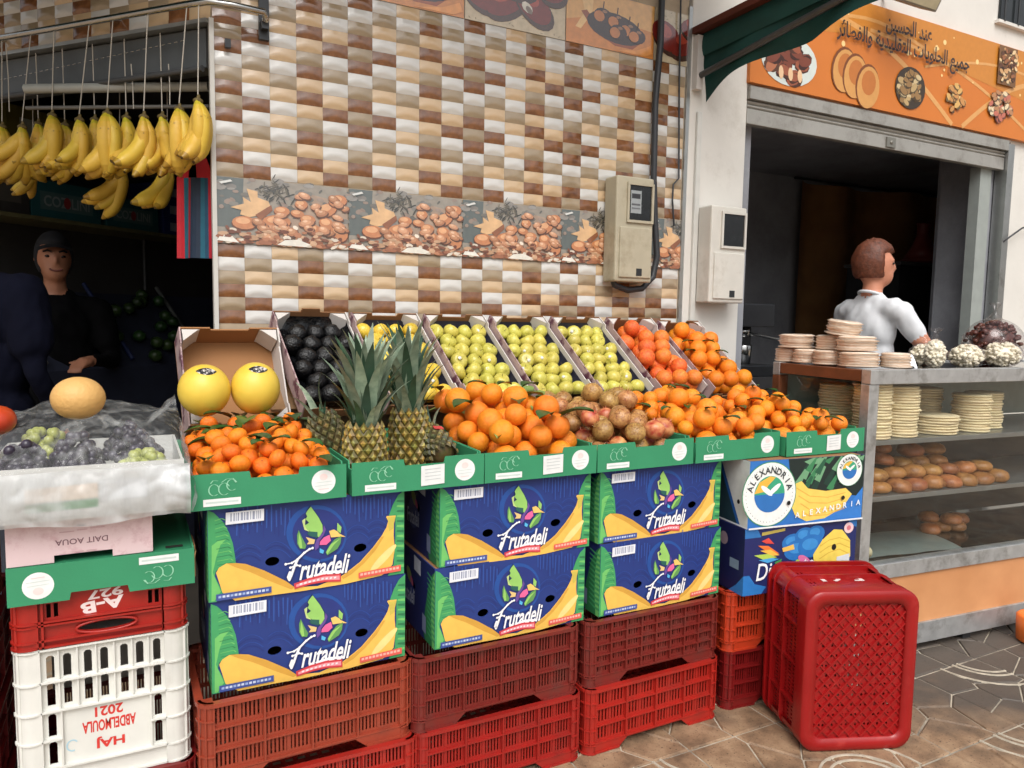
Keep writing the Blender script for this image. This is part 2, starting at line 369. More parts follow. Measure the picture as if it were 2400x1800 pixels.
# pale curved ridges cast into the slabs
def arc_mesh(R0):
    q = MB(); n = 9; a = [pi/2*i/n for i in range(n+1)]; w_ = .0035
    for (r0, r1) in [(R0, R0+w_*2)]:
        vv = [(r*cos(t), r*sin(t), z) for t in a for r, z in ((r0-.002, -.004), (r0, .0022), (r1, .0022), (r1+.002, -.004))]
        q.add(vv, [(i*4+j, (i+1)*4+j, (i+1)*4+j+1, i*4+j+1) for i in range(n) for j in range(3)], 0, False)
    return q.mesh('ridge', M_MORTAR)
ARCS = [arc_mesh(.125), arc_mesh(.155), arc_mesh(.235)]
for ix in range(-2, 12):
    for iy in range(-5, 0):
        x, y = ix*TW+.16, iy*TW+.03
        if x < .3 or x > 4.6 or not ((x > .8 and y < -.7) or (x > .2 and y < -1.1)): continue
        rq = ((ix*3+iy*5) % 4); R = Matrix.Rotation(rq*pi/2, 4, 'Z'); c_ = Vector((TW/2, TW/2, 0))
        for k in ((0, 1) if (ix+iy) % 2 else (0, 1, 2)): o = put('ridge', ARCS[k], pav); o.location = Vector((x, y, 0))+c_-(R @ c_); o.rotation_euler = (0, 0, rq*pi/2)
# ---- tiled wall
ZM = 1.711                                # underside of the nut picture band
TILE_C = {'B': mat('tile_brown', C(112, 70, 44), .14, .3, 22, bump=.12, bscale=40, var2=C(148, 100, 64)),
          'W': mat('tile_white', C(208, 206, 201), .12, .05, 8), 'T': mat('tile_taupe', C(158, 140, 114), .14, .14, 16, bump=.06, bscale=40),
          'C': mat('tile_cream', C(202, 174, 138), .14, .1, 14)}
TPAT = ['BWTBT', 'WTCWB', 'CWTCW', 'TBCBC', 'WTWCB']       # five columns, each read from the top of a plate
def tile_mesh(name, m):
    q = MB(); w, h = .0992, .0494; us = [0, .14, .32, .5, .68, .86, 1]
    # arched ridge low on each tile: soft slope above it, short drop below
    rowsv = []
    for u in us:
        c_ = .46-.30*(2*u-1)**2; rowsv.append([0, max(.05, c_-.17), c_, c_+.22, 1])
    hts = [.001, .0046, .0078, .0052, .001]; vv = []
    for j in range(5):
        for i, u in enumerate(us):
            e = (.45+.55*sin(pi*min(1, max(0, u)))**.5) if 0 < j < 4 else 1
            vv.append((w*(u-.5), -(hts[j]*e if 0 < j < 4 else .001), h*(rowsv[i][j]-.5)))
    q.add(vv, [(j*7+i, j*7+i+1, (j+1)*7+i+1, (j+1)*7+i) for j in range(4) for i in range(6)], 0, True)
    return q.mesh(name, m)
for m in TILE_C.values(): m.node_tree.nodes['Principled BSDF'].inputs['Specular IOR Level'].default_value = .9
TILE_ME = {k: tile_mesh('tile', m) for k, m in TILE_C.items()}
wall = thing('tiled_wall', 'wall of glossy brown, cream and white relief tiles behind the fruit stall', 'wall')
mb = MB(); mb.box((0, .0, 0), (2.212, .16, 3.6)); mb.build('wall_core', mat('tile_grout', C(176, 158, 134), .7, .1), wall)
def tile_kind(i, row_from_top): return TPAT[i % 5][row_from_top % 5]
rest = MB(); rest_m = list(TILE_C.keys())
def add_rest(me, kind, loc):
    b = len(rest.v); rest.v += [tuple(v.co+Vector(loc)) for v in me.vertices]
    for p in me.polygons: rest.f.append(tuple(i+b for i in p.vertices)); rest.m.append(rest_m.index(kind)); rest.s.append(True); rest.c.append(None)
ntile = 0
rows = [(ZM-.05*(r+1), r % 5) for r in range(6)] + [(ZM+.25+.05*r, (4-r) % 5) for r in range(15)]
for i in range(22):
    for z, rt in rows:
        kd = tile_kind(i, rt); loc = (.1*i+.05, 0, z+.025)
        if i < 13 and ntile < 290: put('tile', TILE_ME[kd], wall, loc); ntile += 1
        else: add_rest(TILE_ME[kd], kd, loc)
tag(rest.build('tile_field', [TILE_C[k] for k in rest_m], wall), kind='stuff')

# picture tiles: nuts (band) and sweets (top row), flat prints on glossy plates
M_GLOSSINK = ink_mat('glazed_print', .12, .12); M_GLOSSINK.node_tree.nodes['Principled BSDF'].inputs['Specular IOR Level'].default_value = 1.0; M_GLOSSINK.node_tree.nodes['Principled BSDF'].inputs['Coat Weight'].default_value = 1.0; M_GLOSSINK.node_tree.nodes['Principled BSDF'].inputs['Coat Roughness'].default_value = .25
M_PLATE = mat('plate_glaze', C(150, 146, 138), .12, .15, 6)
def nut_print(w, h):
    rnd = random.Random(5); P = Print(lambda u, v, e: (u*w, -.0042-e, v*h), .00006)
    def col(a, k=1): return C(*[min(255, c*k) for c in a])
    P.poly([(0, 0), (1, 0), (1, 1), (0, 1)], C(150, 142, 130)); P.poly([(.3, 0), (1, 0), (1, .75), (.7, .85), (.45, .5)], C(168, 144, 124))
    P.poly([(0, .25), (.18, .25), (.2, 1), (0, 1)], C(92, 100, 98))
    for _ in range(70):                       # blurred twigs and husks
        x, y = rnd.uniform(0, 1), rnd.uniform(.45, 1); P.ell(x, y, rnd.uniform(.01, .05), rnd.uniform(.015, .05), (lambda dv, t: C(*[c+dv for c in t]))(rnd.randint(-14, 14), rnd.choice([(120, 116, 108), (104, 102, 96), (150, 132, 120), (140, 136, 130)])), rnd.uniform(0, 3), 8, .4)
    for _ in range(60):
        P.ell(rnd.gauss(.43, .06), rnd.gauss(.82, .1), rnd.uniform(.004, .01), rnd.uniform(.03, .07), C(*rnd.choice([(70, 66, 58), (104, 98, 84), (52, 54, 50)])), rnd.uniform(-1, 1), 6, .3)
    P.poly([(.1, .55), (.2, .62), (.19, .72), (.25, .65), (.22, .85), (.3, .82), (.3, .73), (.38, .68), (.4, .58), (.34, .48), (.24, .42), (.17, .45), (.18, .52)], C(222, 180, 132))
    P.poly([(.28, .46), (.4, .63), (.41, .55), (.32, .38)], C(140, 84, 52))
    for x, y, rx, ry, rt in [(.2, .33, .09, .1, 0), (.44, .38, .11, .1, .5), (.63, .68, .05, .07, 0), (.48, .55, .06, .07, 0), (.6, .53, .05, .06, .6), (.83, .62, .07, .12, -.4), (.83, .4, .06, .1, .2), (.92, .78, .07, .1, -.3), (.93, .28, .07, .15, .1), (.72, .3, .06, .09, .3), (.68, .45, .06, .07, 0)]:
        P.ell(x, y-.02, rx*1.05, ry*1.05, C(104, 58, 36), rt, 14, .5); P.ell(x, y, rx, ry, C(196, 128, 84), rt, 14, .5); P.ell(x-.01, y+ry*.3, rx*.6, ry*.5, C(226, 170, 124), rt, 12, .5)
    for _ in range(46):                       # more nuts, heaped towards the lower right
        x = rnd.uniform(.3, .98); y = rnd.uniform(.1, .85 if x > .6 else .5); rx = rnd.uniform(.025, .05); ry = rx*1.5; rt = rnd.uniform(-1, 1); dv = rnd.randint(-20, 16)
        if x < .42 and y > .4: continue
        P.ell(x+.006, y-.02, rx*1.08, ry*1.08, C(96+dv//2, 60+dv//2, 42+dv//2), rt, 12, .15); P.ell(x, y, rx, ry, C(186+dv, 128+dv, 92+dv), rt, 12, .15); P.ell(x-.004, y+.012, rx*.7, ry*.66, C(206+dv, 152+dv, 114+dv), rt, 10, .15); P.ell(x-.01, y+.028, rx*.35, ry*.3, C(232, 190, 156), rt, 8, .15)
    for _ in range(150):
        x, y = rnd.uniform(0, 1), abs(rnd.gauss(.05, .1)); P.ell(min(.98, max(.02, x)), max(.03, y), rnd.uniform(.012, .035), rnd.uniform(.02, .045), (lambda dv, t: C(*[c+dv for c in t]))(rnd.randint(-12, 12), rnd.choice([(150, 92, 62), (120, 68, 46), (226, 214, 196), (176, 116, 82), (200, 160, 126)])), rnd.uniform(0, 3), 7, .25)
    P.poly([(.44, .02), (.5, .1), (.6, .12), (.7, .05), (.66, .01)], C(232, 228, 216)); P.poly([(.0, .04), (.02, .1), (.12, .09), (.16, .02)], C(236, 232, 222))
    P.line([(.03, .9), (.11, .95)], .03, C(225, 226, 222))
    return P.mb.mesh('print', M_GLOSSINK)
PW = .498; PH = .249
nut_me = nut_print(PW-.003, PH-.003)
nut_last = None
plate = MB(); plate.box((0, -.0042, 0), (PW-.003, .0, PH-.003)); plate_me = plate.mesh('picture_tile', M_PLATE, .0008)
for k in range(4):
    o = put('picture_tile', plate_me, wall, (k*.5+.0015, -.0008, ZM+.0005)); o['label'] = 'glossy picture tile of nuts and almonds in the wall band'
    put('print', nut_me, o)
q = MB(); q.box((0, -.0042, 0), (.206, 0, PH-.003)); o = q.build('picture_tile', M_PLATE, wall, (2.0015, -.0008, ZM+.0005))
def cut_print(me, w):
    bm = bmesh.new(); bm.from_mesh(me); bmesh.ops.bisect_plane(bm, geom=bm.verts[:]+bm.edges[:]+bm.faces[:], plane_co=(w, 0, 0), plane_no=(1, 0, 0), clear_outer=True)
    m2 = bpy.data.meshes.new('print'); bm.to_mesh(m2); bm.free(); m2.materials.append(M_GLOSSINK); return m2
put('print', cut_print(nut_me, .204), o)
def sweet_print(kind, w, h):
    rnd = random.Random(kind); P = Print(lambda u, v, e: (u*w, -.0042-e, v*h), .00008)
    if kind == 1:                             # dates on a pale cloth
        P.poly([(0, 0), (1, 0), (1, 1), (0, 1)], C(196, 180, 150))
        for _ in range(60): P.ell(rnd.uniform(.02, .98), rnd.uniform(.03, .97), .006, .02, C(150, 136, 112), rnd.uniform(0, 3), 6, .3)
        for x, y, rx, ry, rt in [(.15, .5, .17, .3, .3), (.38, .42, .15, .28, -.5), (.66, .5, .16, .34, .35), (.5, .75, .18, .2, .1), (.85, .8, .14, .2, 0)]:
            P.ell(x+.02, y-.08, rx*1.08, ry*1.05, C(70, 44, 32), rt, 18); P.ell(x, y, rx, ry, C(116, 34, 24), rt, 18); P.ell(x-.03, y+.1, rx*.5, ry*.45, C(164, 66, 48), rt, 14)
        P.ell(.6, .42, .05, .1, C(220, 214, 200), .3, 9); P.ell(.62, .38, .03, .07, C(120, 104, 90), .3, 9)
    else:                                     # dark glazed sweets in a copper dish
        P.poly([(0, 0), (1, 0), (1, 1), (0, 1)], C(206, 132, 60)); P.poly([(0, .4), (.4, .6), (1, .5), (1, 1), (0, 1)], C(220, 168, 98))
        P.poly([(.14, 1), (.2, .6), (.1, .3), (.16, .28), (.28, .6), (.3, 1)], C(234, 192, 128))
        P.poly([(.16, .6), (.3, .28), (.55, .1), (.75, .1), (.88, .3), (.84, .36), (.6, .22), (.36, .38), (.22, .64)], C(150, 74, 28))
        P.ell(.55, .42, .34, .26, C(52, 32, 24), -.45, 20)
        for x, y in [(.4, .6), (.56, .55), (.7, .44), (.58, .36), (.8, .36)]:
            P.ell(x, y, .1, .14, C(58, 30, 20), 0, 14); P.ell(x-.04, y-.02, .06, .1, C(190, 120, 62), 0, 12); P.ell(x+.02, y+.08, .03, .03, C(150, 110, 80), 0, 8); P.line([(x, y+.1), (x+.01, y+.26)], .012, C(66, 40, 30))
        P.poly([(.55, .02), (.8, .1), (.96, .24), (.99, .1), (.9, .02)], C(226, 150, 70))
    return P.mb.mesh('print', M_GLOSSINK)
ZT = ZM+1.0
for k, kind in [(0, 2), (1, 2), (2, 1), (3, 2)]:
    o = put('picture_tile', plate_me, wall, (k*.5+.0015, -.0008, ZT+.0005)); o['label'] = 'picture tile of dates' if kind == 1 else 'picture tile of glazed sweets in a copper dish'
    put('print', sweet_print(kind, PW-.003, PH-.003), o)
q = MB(); q.box((0, -.0042, 0), (.206, 0, PH-.003)); o = q.build('picture_tile', M_PLATE, wall, (2.0015, -.0008, ZT+.0005)); put('print', cut_print(sweet_print(1, PW-.003, PH-.003), .204), o)
# aluminium corner trims belong to the wall
M_ALU = mat('aluminium', C(178, 180, 178), .38, .08, 12, metal=.85, dirt=C(120, 118, 112), dscale=6, dlim=(.55, .8))
mb = MB(); mb.box((-.012, -.012, 0), (.004, .03, 2.52)); mb.build('corner_trim', mat('white_trim', C(205, 203, 196), .4, .05), wall)
mb = MB(); mb.box((2.205, -.014, 0), (2.226, .0, 3.0)); mb.build('edge_trim', M_ALU, wall)

# ---- chamfered shop front on the left: tiled lintel over the opening
Ld = Vector((-.66, .751, 0)); Nd = Vector((.751, .66, 0)); AZL = atan2(-Ld.y, -Ld.x)     # local +x runs towards the corner
def LN(s, n, z): return Vector((0, 0, 0))+Ld*s+Nd*n+Vector((0, 0, z))
lint = thing('shop_lintel', 'tiled lintel above the fruit shop opening behind the banana rail', 'wall', (0, 0, 0), AZL)
mb = MB(); mb.box((-2.2, .0, 2.52), (-.005, .14, 3.6)); mb.build('lintel_core', mat('tile_grout', C(176, 158, 134)), lint)
for i in range(13):
    for r in range(6):
        put('tile', TILE_ME[tile_kind(4-i % 5, (3-r) % 5)], lint, (-.055-.1*i, 0, 2.522+.05*r+.025))
mb = MB(); mb.box((-2.2, -.02, 2.505), (-.01, .14, 2.519)); mb.box((-2.2, .0, 0), (-1.9, .14, 2.5)); mb.build('edge_trim', M_ALU, lint)

# ---- rooms behind the openings (dark shops)
def room(name, poly, z0, z1, m, skip=()):
    for k, z in (('floor', z0), ('ceiling', z1)):
        q = MB(); n_ = len(poly); q.prism(poly, z, z+(.05 if k == 'ceiling' else .03), lambda u, v, a: (u, v, a)); tag(q.build(k, m[1] if k == 'floor' else m[0]), kind='structure')
    for i in range(len(poly)):
        if i in skip: continue
        a = Vector(poly[i]); b = Vector(poly[(i+1) % len(poly)]); d = (b-a).normalized(); nn = Vector((d.y, -d.x))*.06
        q = MB(); q.prism([tuple(a), tuple(b), tuple(b+nn), tuple(a+nn)], z0, z1, lambda u, v, t: (u, v, t)); tag(q.build(name, m[0]), kind='structure')
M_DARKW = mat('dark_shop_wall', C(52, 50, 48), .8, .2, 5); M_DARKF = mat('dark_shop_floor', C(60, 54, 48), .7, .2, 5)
def xy(v): return (v.x, v.y)
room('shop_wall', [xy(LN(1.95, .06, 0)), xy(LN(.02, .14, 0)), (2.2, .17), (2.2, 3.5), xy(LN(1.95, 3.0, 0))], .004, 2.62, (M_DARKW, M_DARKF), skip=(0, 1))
M_GREYW = mat('bakery_wall', C(150, 152, 158), .75, .12, 3, dirt=C(110, 110, 114), dscale=1.4, dlim=(.45, .75)); M_BF = mat('bakery_floor', C(90, 84, 78), .5, .2, 6)
room('bakery_wall', [(4.95, .06), (2.66, .06), (2.66, 2.3), (8.4, 2.3), (8.4, .4), (4.95, .4)], .004, 2.85, (M_GREYW, M_BF), skip=(0,))

# ---- white plastered front of the bakery
M_PLASTER = mat('white_plaster', C(216, 213, 206), .75, .04, 5, bump=.25, bscale=25, dirt=C(176, 170, 158), dscale=2.2, dlim=(.58, .85))
pil = thing('white_pillar', 'white plastered pillar between the tiled wall and the bakery opening', 'pillar')
mb = MB(); mb.box((2.227, -.012, 0), (2.612, .3, 3.6)); mb.build('shaft', M_PLASTER, pil, bevel=.006)
mb = MB(); mb.box((2.27, -.03, 1.45), (2.30, -.0125, 2.50)); mb.build('cable_duct', mat('duct_plastic', C(206, 206, 200), .5, .05), pil, bevel=.004)
fro = thing('plaster_wall', 'white plastered wall over and beside the bakery opening', 'wall')
mb = MB(); mb.box((2.6125, .0, 2.68), (5.0, .3, 3.62)); mb.build('lintel', M_PLASTER, fro)
mb = MB(); mb.box((5.0, .0, 0), (8.0, .3, 3.62)); mb.build('side_wall', M_PLASTER, fro)
mb = MB(); mb.box((-.2, .3, 3.6), (8, 3.5, 3.9)); mb.box((-2.0, .6, 3.6), (-.2, 3.5, 3.9)); mb.build('roof_slab', M_PLASTER, fro)
for a, b in [((4.93, -.03, .0), (4.998, .05, 2.66))]:
    mb = MB(); mb.box(a, b); mb.build('door_frame', M_ALU, fro)
mb = MB(); mb.box((4.74, .03, .0), (4.86, .1, 2.5)); mb.build('shutter_track', mat('painted_track', C(150, 156, 152), .45, .06), fro)
# rolled shutter at the head of the opening
sh = thing('roller_shutter', 'rolled up grey metal shutter under the orange bakery sign', 'shutter')
M_SHUT = mat('shutter_steel', C(168, 166, 160), .45, .08, 10, metal=.35, dirt=C(110, 104, 96), dscale=5, dlim=(.5, .75))
mb = MB(); mb.box((2.614, -.03, 2.615), (4.93, .06, 2.678)); mb.build('head_rail', M_SHUT, sh)
for k in range(2):
    mb = MB(); mb.sheet(lambda u, v, k=k: (2.614+u*2.31, .0-.012*sin(pi*v), 2.57+.022*(k+v)), 2, 6); mb.build('slat', M_SHUT, sh)
mb = MB(); mb.box((2.614, -.012, 2.49), (4.92, .03, 2.568)); mb.build('bottom_bar', M_SHUT, sh, bevel=.003)
mb = MB(); mb.box((3.72, -.022, 2.5), (3.8, -.0125, 2.556)); mb.ell((3.76, -.024, 2.528), (.012, .006, .012)); mb.build('lock_plate', mat('lock_steel', C(140, 138, 130), .4, .1, metal=.6), sh)
# ================================================================ CRATES AND BOXES
def plastic(name, col, dirt, **k): return mat(name, col, k.get('rough', .36), .1, 6, bump=.05, bscale=90, dirt=dirt, dscale=k.get('ds', 4), dlim=k.get('dl', (.5, .78)))
P_RUST = plastic('plastic_rust', C(148, 60, 40), C(98, 52, 42)); P_RED = plastic('plastic_red', C(156, 33, 27), C(116, 40, 35), dl=(.46, .74)); P_DARK = plastic('plastic_dark_red', C(120, 22, 22), C(84, 30, 28))
P_BROWNRED = plastic('plastic_brown_red', C(116, 36, 30), C(90, 56, 50), dl=(.46, .72)); P_BRIGHT = plastic('plastic_bright_red', C(166, 36, 27), C(124, 42, 36), dl=(.46, .74)); P_ORANGE = plastic('plastic_orange_red', C(182, 58, 30), C(130, 48, 34))
P_WHITE = plastic('plastic_white', C(218, 217, 210), C(176, 170, 156), dl=(.6, .85)); P_STAND = plastic('plastic_crimson', C(148, 19, 20), C(178, 60, 54), ds=11, dl=(.56, .86), rough=.3)
def crate_panel(W, H, bays, rows, ns, feet=True):
    q = MB(); x0, x1 = -W/2, W/2; b0 = .034 if feet else .008; zr = [b0+(H-b0-.012)*i/rows for i in range(rows+1)]
    bw = W/bays
    for b in range(bays):
        xa = x0+b*bw
        for hf in (0, 1):
            sa = xa+.006+hf*(bw/2); sw = bw/2-.010
            for k in range(ns):
                xx = sa+sw*(k+.5)/ns; hw = sw/ns*.27
                q.box((xx-hw, .009, b0), (xx+hw, .0125, H-.01))
            q.box((sa+sw-.001, .0085, b0), (sa+sw+.009, .0125, H-.01))
    for i, z in enumerate(zr): q.box((x0, .0, z-.0022), (x1, .0128, z+.0022)); 
    for i, z in enumerate(zr[:-1]): q.box((x0, .0082, z+.002), (x1, .0127, z+.011))
    for b in range(bays+1): q.box((x0+b*bw-.0025, -.001, b0), (x0+b*bw+.0025, .0129, H-.01))
    q.box((x0, -.006, H-.011), (x1, .0135, H))
    if feet:
        fa = W*.2; fb = W*.27
        for s in (-1, 1):
            q.prism([(s*W/2, 0), (s*(W/2-fa), 0), (s*(W/2-fb), .03), (s*W/2, .03)], .002, .012, lambda u, v, a: (u, a, v))
            q.box(tuple(sorted((s*W/2, s*(W/2-fa)))[:1])+(-.003, .0), tuple(sorted((s*W/2, s*(W/2-fa)))[1:])+(.013, .006))
        q.box((x0, .003, .027), (x1, .0122, .034))
    return q
def corner_post(H, feet=True):
    q = MB(); pr = [(.0, .036)] ; n = 5
    arc = [(.036*cos(a), .036*sin(a)) for a in [pi+pi/2*i/n for i in range(n+1)]]
    poly = [(p[0], p[1]) for p in arc]+[(0, -.028), (-.014, -.024), (-.024, -.014), (-.028, 0)]
    q.prism(poly, 0, H, lambda u, v, a: (u, v, a), 0, True)
    arc2 = [(.041*cos(a), .041*sin(a)) for a in [pi+pi/2*i/n for i in range(n+1)]]+[(0, 0)]
    for z in ([0, .03, .038]+[H*.36, H*.58, H*.78] + [H-.011]):
        q.prism(arc2, z, z+.004 if z < H-.02 else H, lambda u, v, a: (u, v, a))
    for a in (pi*1.17, pi*1.33): q.box((.04*cos(a)-.002, .04*sin(a)-.002, .03), (.04*cos(a)+.002, .04*sin(a)+.002, H))
    return q
_CR = {}
def crate(label, mats, W, D, H, loc, rz=0, bays=(4, 3), rows=3, ns=5, group='stacked plastic fruit crates', rot=None, name='fruit_crate'):
    key = (W, D, H, bays, rows, ns)
    if key not in _CR:
        fr_ = crate_panel(W-.07, H, bays[0], rows, ns).mesh('long_side', P_RED); en = crate_panel(D-.07, H, bays[1], rows, ns).mesh('short_side', P_RED)
        po = corner_post(H).mesh('corner_post', P_RED)
        b = MB(); n1, n2 = 14, 10
        for i in range(n1+1): x = -W/2+.02+(W-.04)*i/n1; b.box((x-.007, -D/2+.012, .030), (x+.007, D/2-.012, .035))
        for i in range(n2+1): y = -D/2+.02+(D-.04)*i/n2; b.box((-W/2+.012, y-.006, .031), (W/2-.012, y+.006, .0365))
        _CR[key] = (fr_, en, po, b.mesh('base', P_RED))
    fr_, en, po, ba = _CR[key]
    t = thing(name, label, 'crate', loc, rz, group, rot)
    put('long_side', fr_, t, (0, -D/2, 0), None, mats); put('long_side', fr_, t, (0, D/2, 0), (0, 0, pi), mats)
    put('short_side', en, t, (-W/2, 0, 0), (0, 0, -pi/2), mats); put('short_side', en, t, (W/2, 0, 0), (0, 0, pi/2), mats)
    for i, (sx, sy) in enumerate([(-1, -1), (1, -1), (1, 1), (-1, 1)]): put('corner_post', po, t, (sx*(W/2-.035), sy*(D/2-.035), 0), (0, 0, i*pi/2), mats)
    put('base', ba, t, None, None, mats)
    return t
CW, CD, CH = .575, .39, .2255
def cr(label, m, x0, y0, z, **k): return crate(label, m, CW, CD, CH, (x0+CW/2, y0+CD/2, z), **k)
cr('bright red crate on the ground, lowest under the leftmost blue boxes', P_BRIGHT, -.150, -1.055, 0, rz=radians(-.8))
cr('orange-brown crate directly under the leftmost stack of blue banana boxes', P_RUST, -.168, -1.045, CH, rz=radians(1.2))
cr('red crate on the ground at the foot of the middle blue box stack', P_RED, .420, -1.05, 0)
cr('dusty dark red crate directly under the middle stack of blue banana boxes', P_BROWNRED, .413, -1.04, CH, rz=radians(.6))
cr('bright red crate on the ground at the foot of the third blue box stack', P_BRIGHT, 1.015, -1.05, 0, rz=radians(.5), ns=4)
cr('brown-red finely slotted crate directly under the third stack of blue boxes', P_BROWNRED, 1.02, -1.035, CH, rows=5, bays=(8, 5), ns=2)
cr('dark maroon crate on the ground behind the standing red crate', P_DARK, 1.665, -1.06, 0, rz=radians(-6))
cr('orange-red crate behind the standing red crate, under the two printed banana boxes', P_ORANGE, 1.66, -1.06, CH, rz=radians(-6), ns=4)

# ---- crate standing on its end, underside to the viewer
def standing_crate():
    t = thing('standing_crate', 'red crate standing on its end by itself in front of the counter', 'crate', (1.682, -1.345, .0), radians(-22))
    w, h, d = .40, .56, .28
    def rr(x0, x1, z0, z1, r, n=6):
        out = []
        for cx, cz, a0 in [(x1-r, z0+r, -pi/2), (x1-r, z1-r, 0), (x0+r, z1-r, pi/2), (x0+r, z0+r, pi)]:
            out += [(cx+r*cos(a0+pi/2*i/n), cz+r*sin(a0+pi/2*i/n)) for i in range(n+1)]
        return out
    # rounded frame of the underside
    q = MB(); rings = [(0, .02, .05), (.0, .004, .055), (.006, .0, .06), (.06, .0, .06)]
    outs = [[(x, y, z) for x, z in rr(o, w-o, o, h-o, r)] for y, o, r in rings]
    inn = [[(x, y, z) for x, z in rr(.045, w-.045, .045, h-.045, .035)] for y in (0, .012)]
    seq = [inn[1], inn[0]]+outs; n = len(outs[0]); vv = sum(seq, [])
    q.add(vv, [(i*n+j, i*n+(j+1) % n, (i+1)*n+(j+1) % n, (i+1)*n+j) for i in range(len(seq)-1) for j in range(n)], 0, True)
    q.build('underside_frame', P_STAND, t)
    # underside plate with drain holes and crossing ribs
    holes = []
    nx, nz = 8, 12
    for i in range(nx):
        for j in range(nz):
            cx = .07+(w-.14)*(i+.5*(j % 2)+.25)/nx; cz = .07+(h-.14)*(j+.5)/nz
            for s in (-1, 1): holes.append([(cx+s*.007+.0042*cos(a*pi/3), cz+.0062*sin(a*pi/3)) for a in range(6)])
    me = shape2d(rr(.04, w-.04, .04, h-.04, .035), holes, .004, 'underside_plate'); me.materials.append(P_STAND)
    put('underside_plate', me, t, (0, .014, 0), (pi/2, 0, 0))
    q = MB(); x0, x1, z0, z1 = .046, w-.046, .046, h-.046
    for s in (-1, 1):
        k = -.6
        while k < 1.2:
            pts = []
            c_ = k                               # line z = c + s*1.05*x
            seg = [(x, c_+(1.05*x if s > 0 else 1.05*(w-x))) for x in [x0+(x1-x0)*i/40 for i in range(41)]]
            seg = [p for p in seg if z0 <= p[1] <= z1]
            if len(seg) > 1:
                a, b = Vector((seg[0][0], 0, seg[0][1])), Vector((seg[-1][0], 0, seg[-1][1])); dd = (b-a).normalized(); nn = Vector((-dd.z, 0, dd.x))*.0022
                dep = (.0045, .012) if s > 0 else (.007, .012)
                q.add([a+nn+Vector((0, dep[0], 0)), b+nn+Vector((0, dep[0], 0)), b-nn+Vector((0, dep[0], 0)), a-nn+Vector((0, dep[0], 0)), a+nn*1.6+Vector((0, dep[1], 0)), b+nn*1.6+Vector((0, dep[1], 0)), b-nn*1.6+Vector((0, dep[1], 0)), a-nn*1.6+Vector((0, dep[1], 0))],
                      [(0, 1, 2, 3), (0, 4, 5, 1), (2, 6, 7, 3)])
            k += .042
    q.build('underside_ribs', P_STAND, t)
    # the four walls run back to the open rim
    def wall_panel(name, length, fx, slots, plate=None):
        hs_ = []
        for i in range(slots[0]):
            for j in range(slots[1]):
                u = length*(.09+.82*(i+.5)/slots[0]); v = .075+(d-.12)*(j+.5)/slots[1]
                if plate and plate[0] < u < plate[1]: continue
                hs_.append([(u-.0035, v-.009), (u+.0035, v-.009), (u+.0035, v+.009), (u-.0035, v+.009)])
        me = shape2d([(.03, .05), (length-.03, .05), (length-.03, d), (.03, d)], hs_, .004, name); me.materials.append(P_STAND)
        o = put(name, me, t); o.matrix_local = fx; return o
    wall_panel('side_wall', h, Matrix(((0, 0, -1, .016), (0, 1, 0, 0), (1, 0, 0, 0), (0, 0, 0, 1))), (34, 5))
    wall_panel('side_wall', h, Matrix(((0, 0, 1, w-.016), (0, 1, 0, 0), (1, 0, 0, 0), (0, 0, 0, 1))), (34, 5))
    top = wall_panel('end_wall', w, Matrix(((1, 0, 0, 0), (0, 1, 0, 0), (0, 0, 1, h-.016), (0, 0, 0, 1))), (22, 5), plate=(.09, .33))
    wall_panel('end_wall', w, Matrix(((1, 0, 0, 0), (0, 1, 0, 0), (0, 0, -1, .016), (0, 0, 0, 1))), (22, 5))
    P = Print(lambda u, v, e: (u, v, .0025+e)); P.text('5-61', .205, .16, .16, .06, C(226, 214, 210), pi, .03); P.build(top, 'lettering')
    # rounded corners, ribs and the flanged rim at the back
    q = MB()
    for cx, cz, a0 in [(w-.05, .05, -pi/2), (w-.05, h-.05, 0), (.05, h-.05, pi/2), (.05, .05, pi)]:
        q.sheet(lambda u, v, cx=cx, cz=cz, a0=a0: (cx+(.042+.008*v)*cos(a0+pi/2*u), .05+(d-.05)*v, cz+(.042+.008*v)*sin(a0+pi/2*u)), 6, 1)
        q.build('corner_post', P_STAND, t); q = MB()
    for y0, o, th in [(d-.012, -.010, .012), (d-.045, -.006, .005), (d*.55, -.003, .004)]:
        q = MB(); a = [(x, z) for x, z in rr(o, w-o, max(o, 0.0), h-o, .06)]; b = [(x, z) for x, z in rr(.02, w-.02, .02, h-.02, .045)]
        vv = [(x, y0, z) for x, z in a]+[(x, y0, z) for x, z in b]+[(x, y0+th, z) for x, z in a]+[(x, y0+th, z) for x, z in b]; n = len(a)
        q.add(vv, [(j, (j+1) % n, n+(j+1) % n, n+j) for j in range(n)]+[(2*n+j, 3*n+j, 3*n+(j+1) % n, 2*n+(j+1) % n) for j in range(n)]+[(j, 2*n+j, 2*n+(j+1) % n, (j+1) % n) for j in range(n)])
        q.build('rim' if o < -.008 else 'rib', P_STAND, t)
    for zz in [h*.25, h*.5, h*.75]:
        for xa in (.0, w-.016): q = MB(); q.box((xa, .055, zz-.004), (xa+.016, d-.01, zz+.004)); q.build('rib', P_STAND, t)
standing_crate()

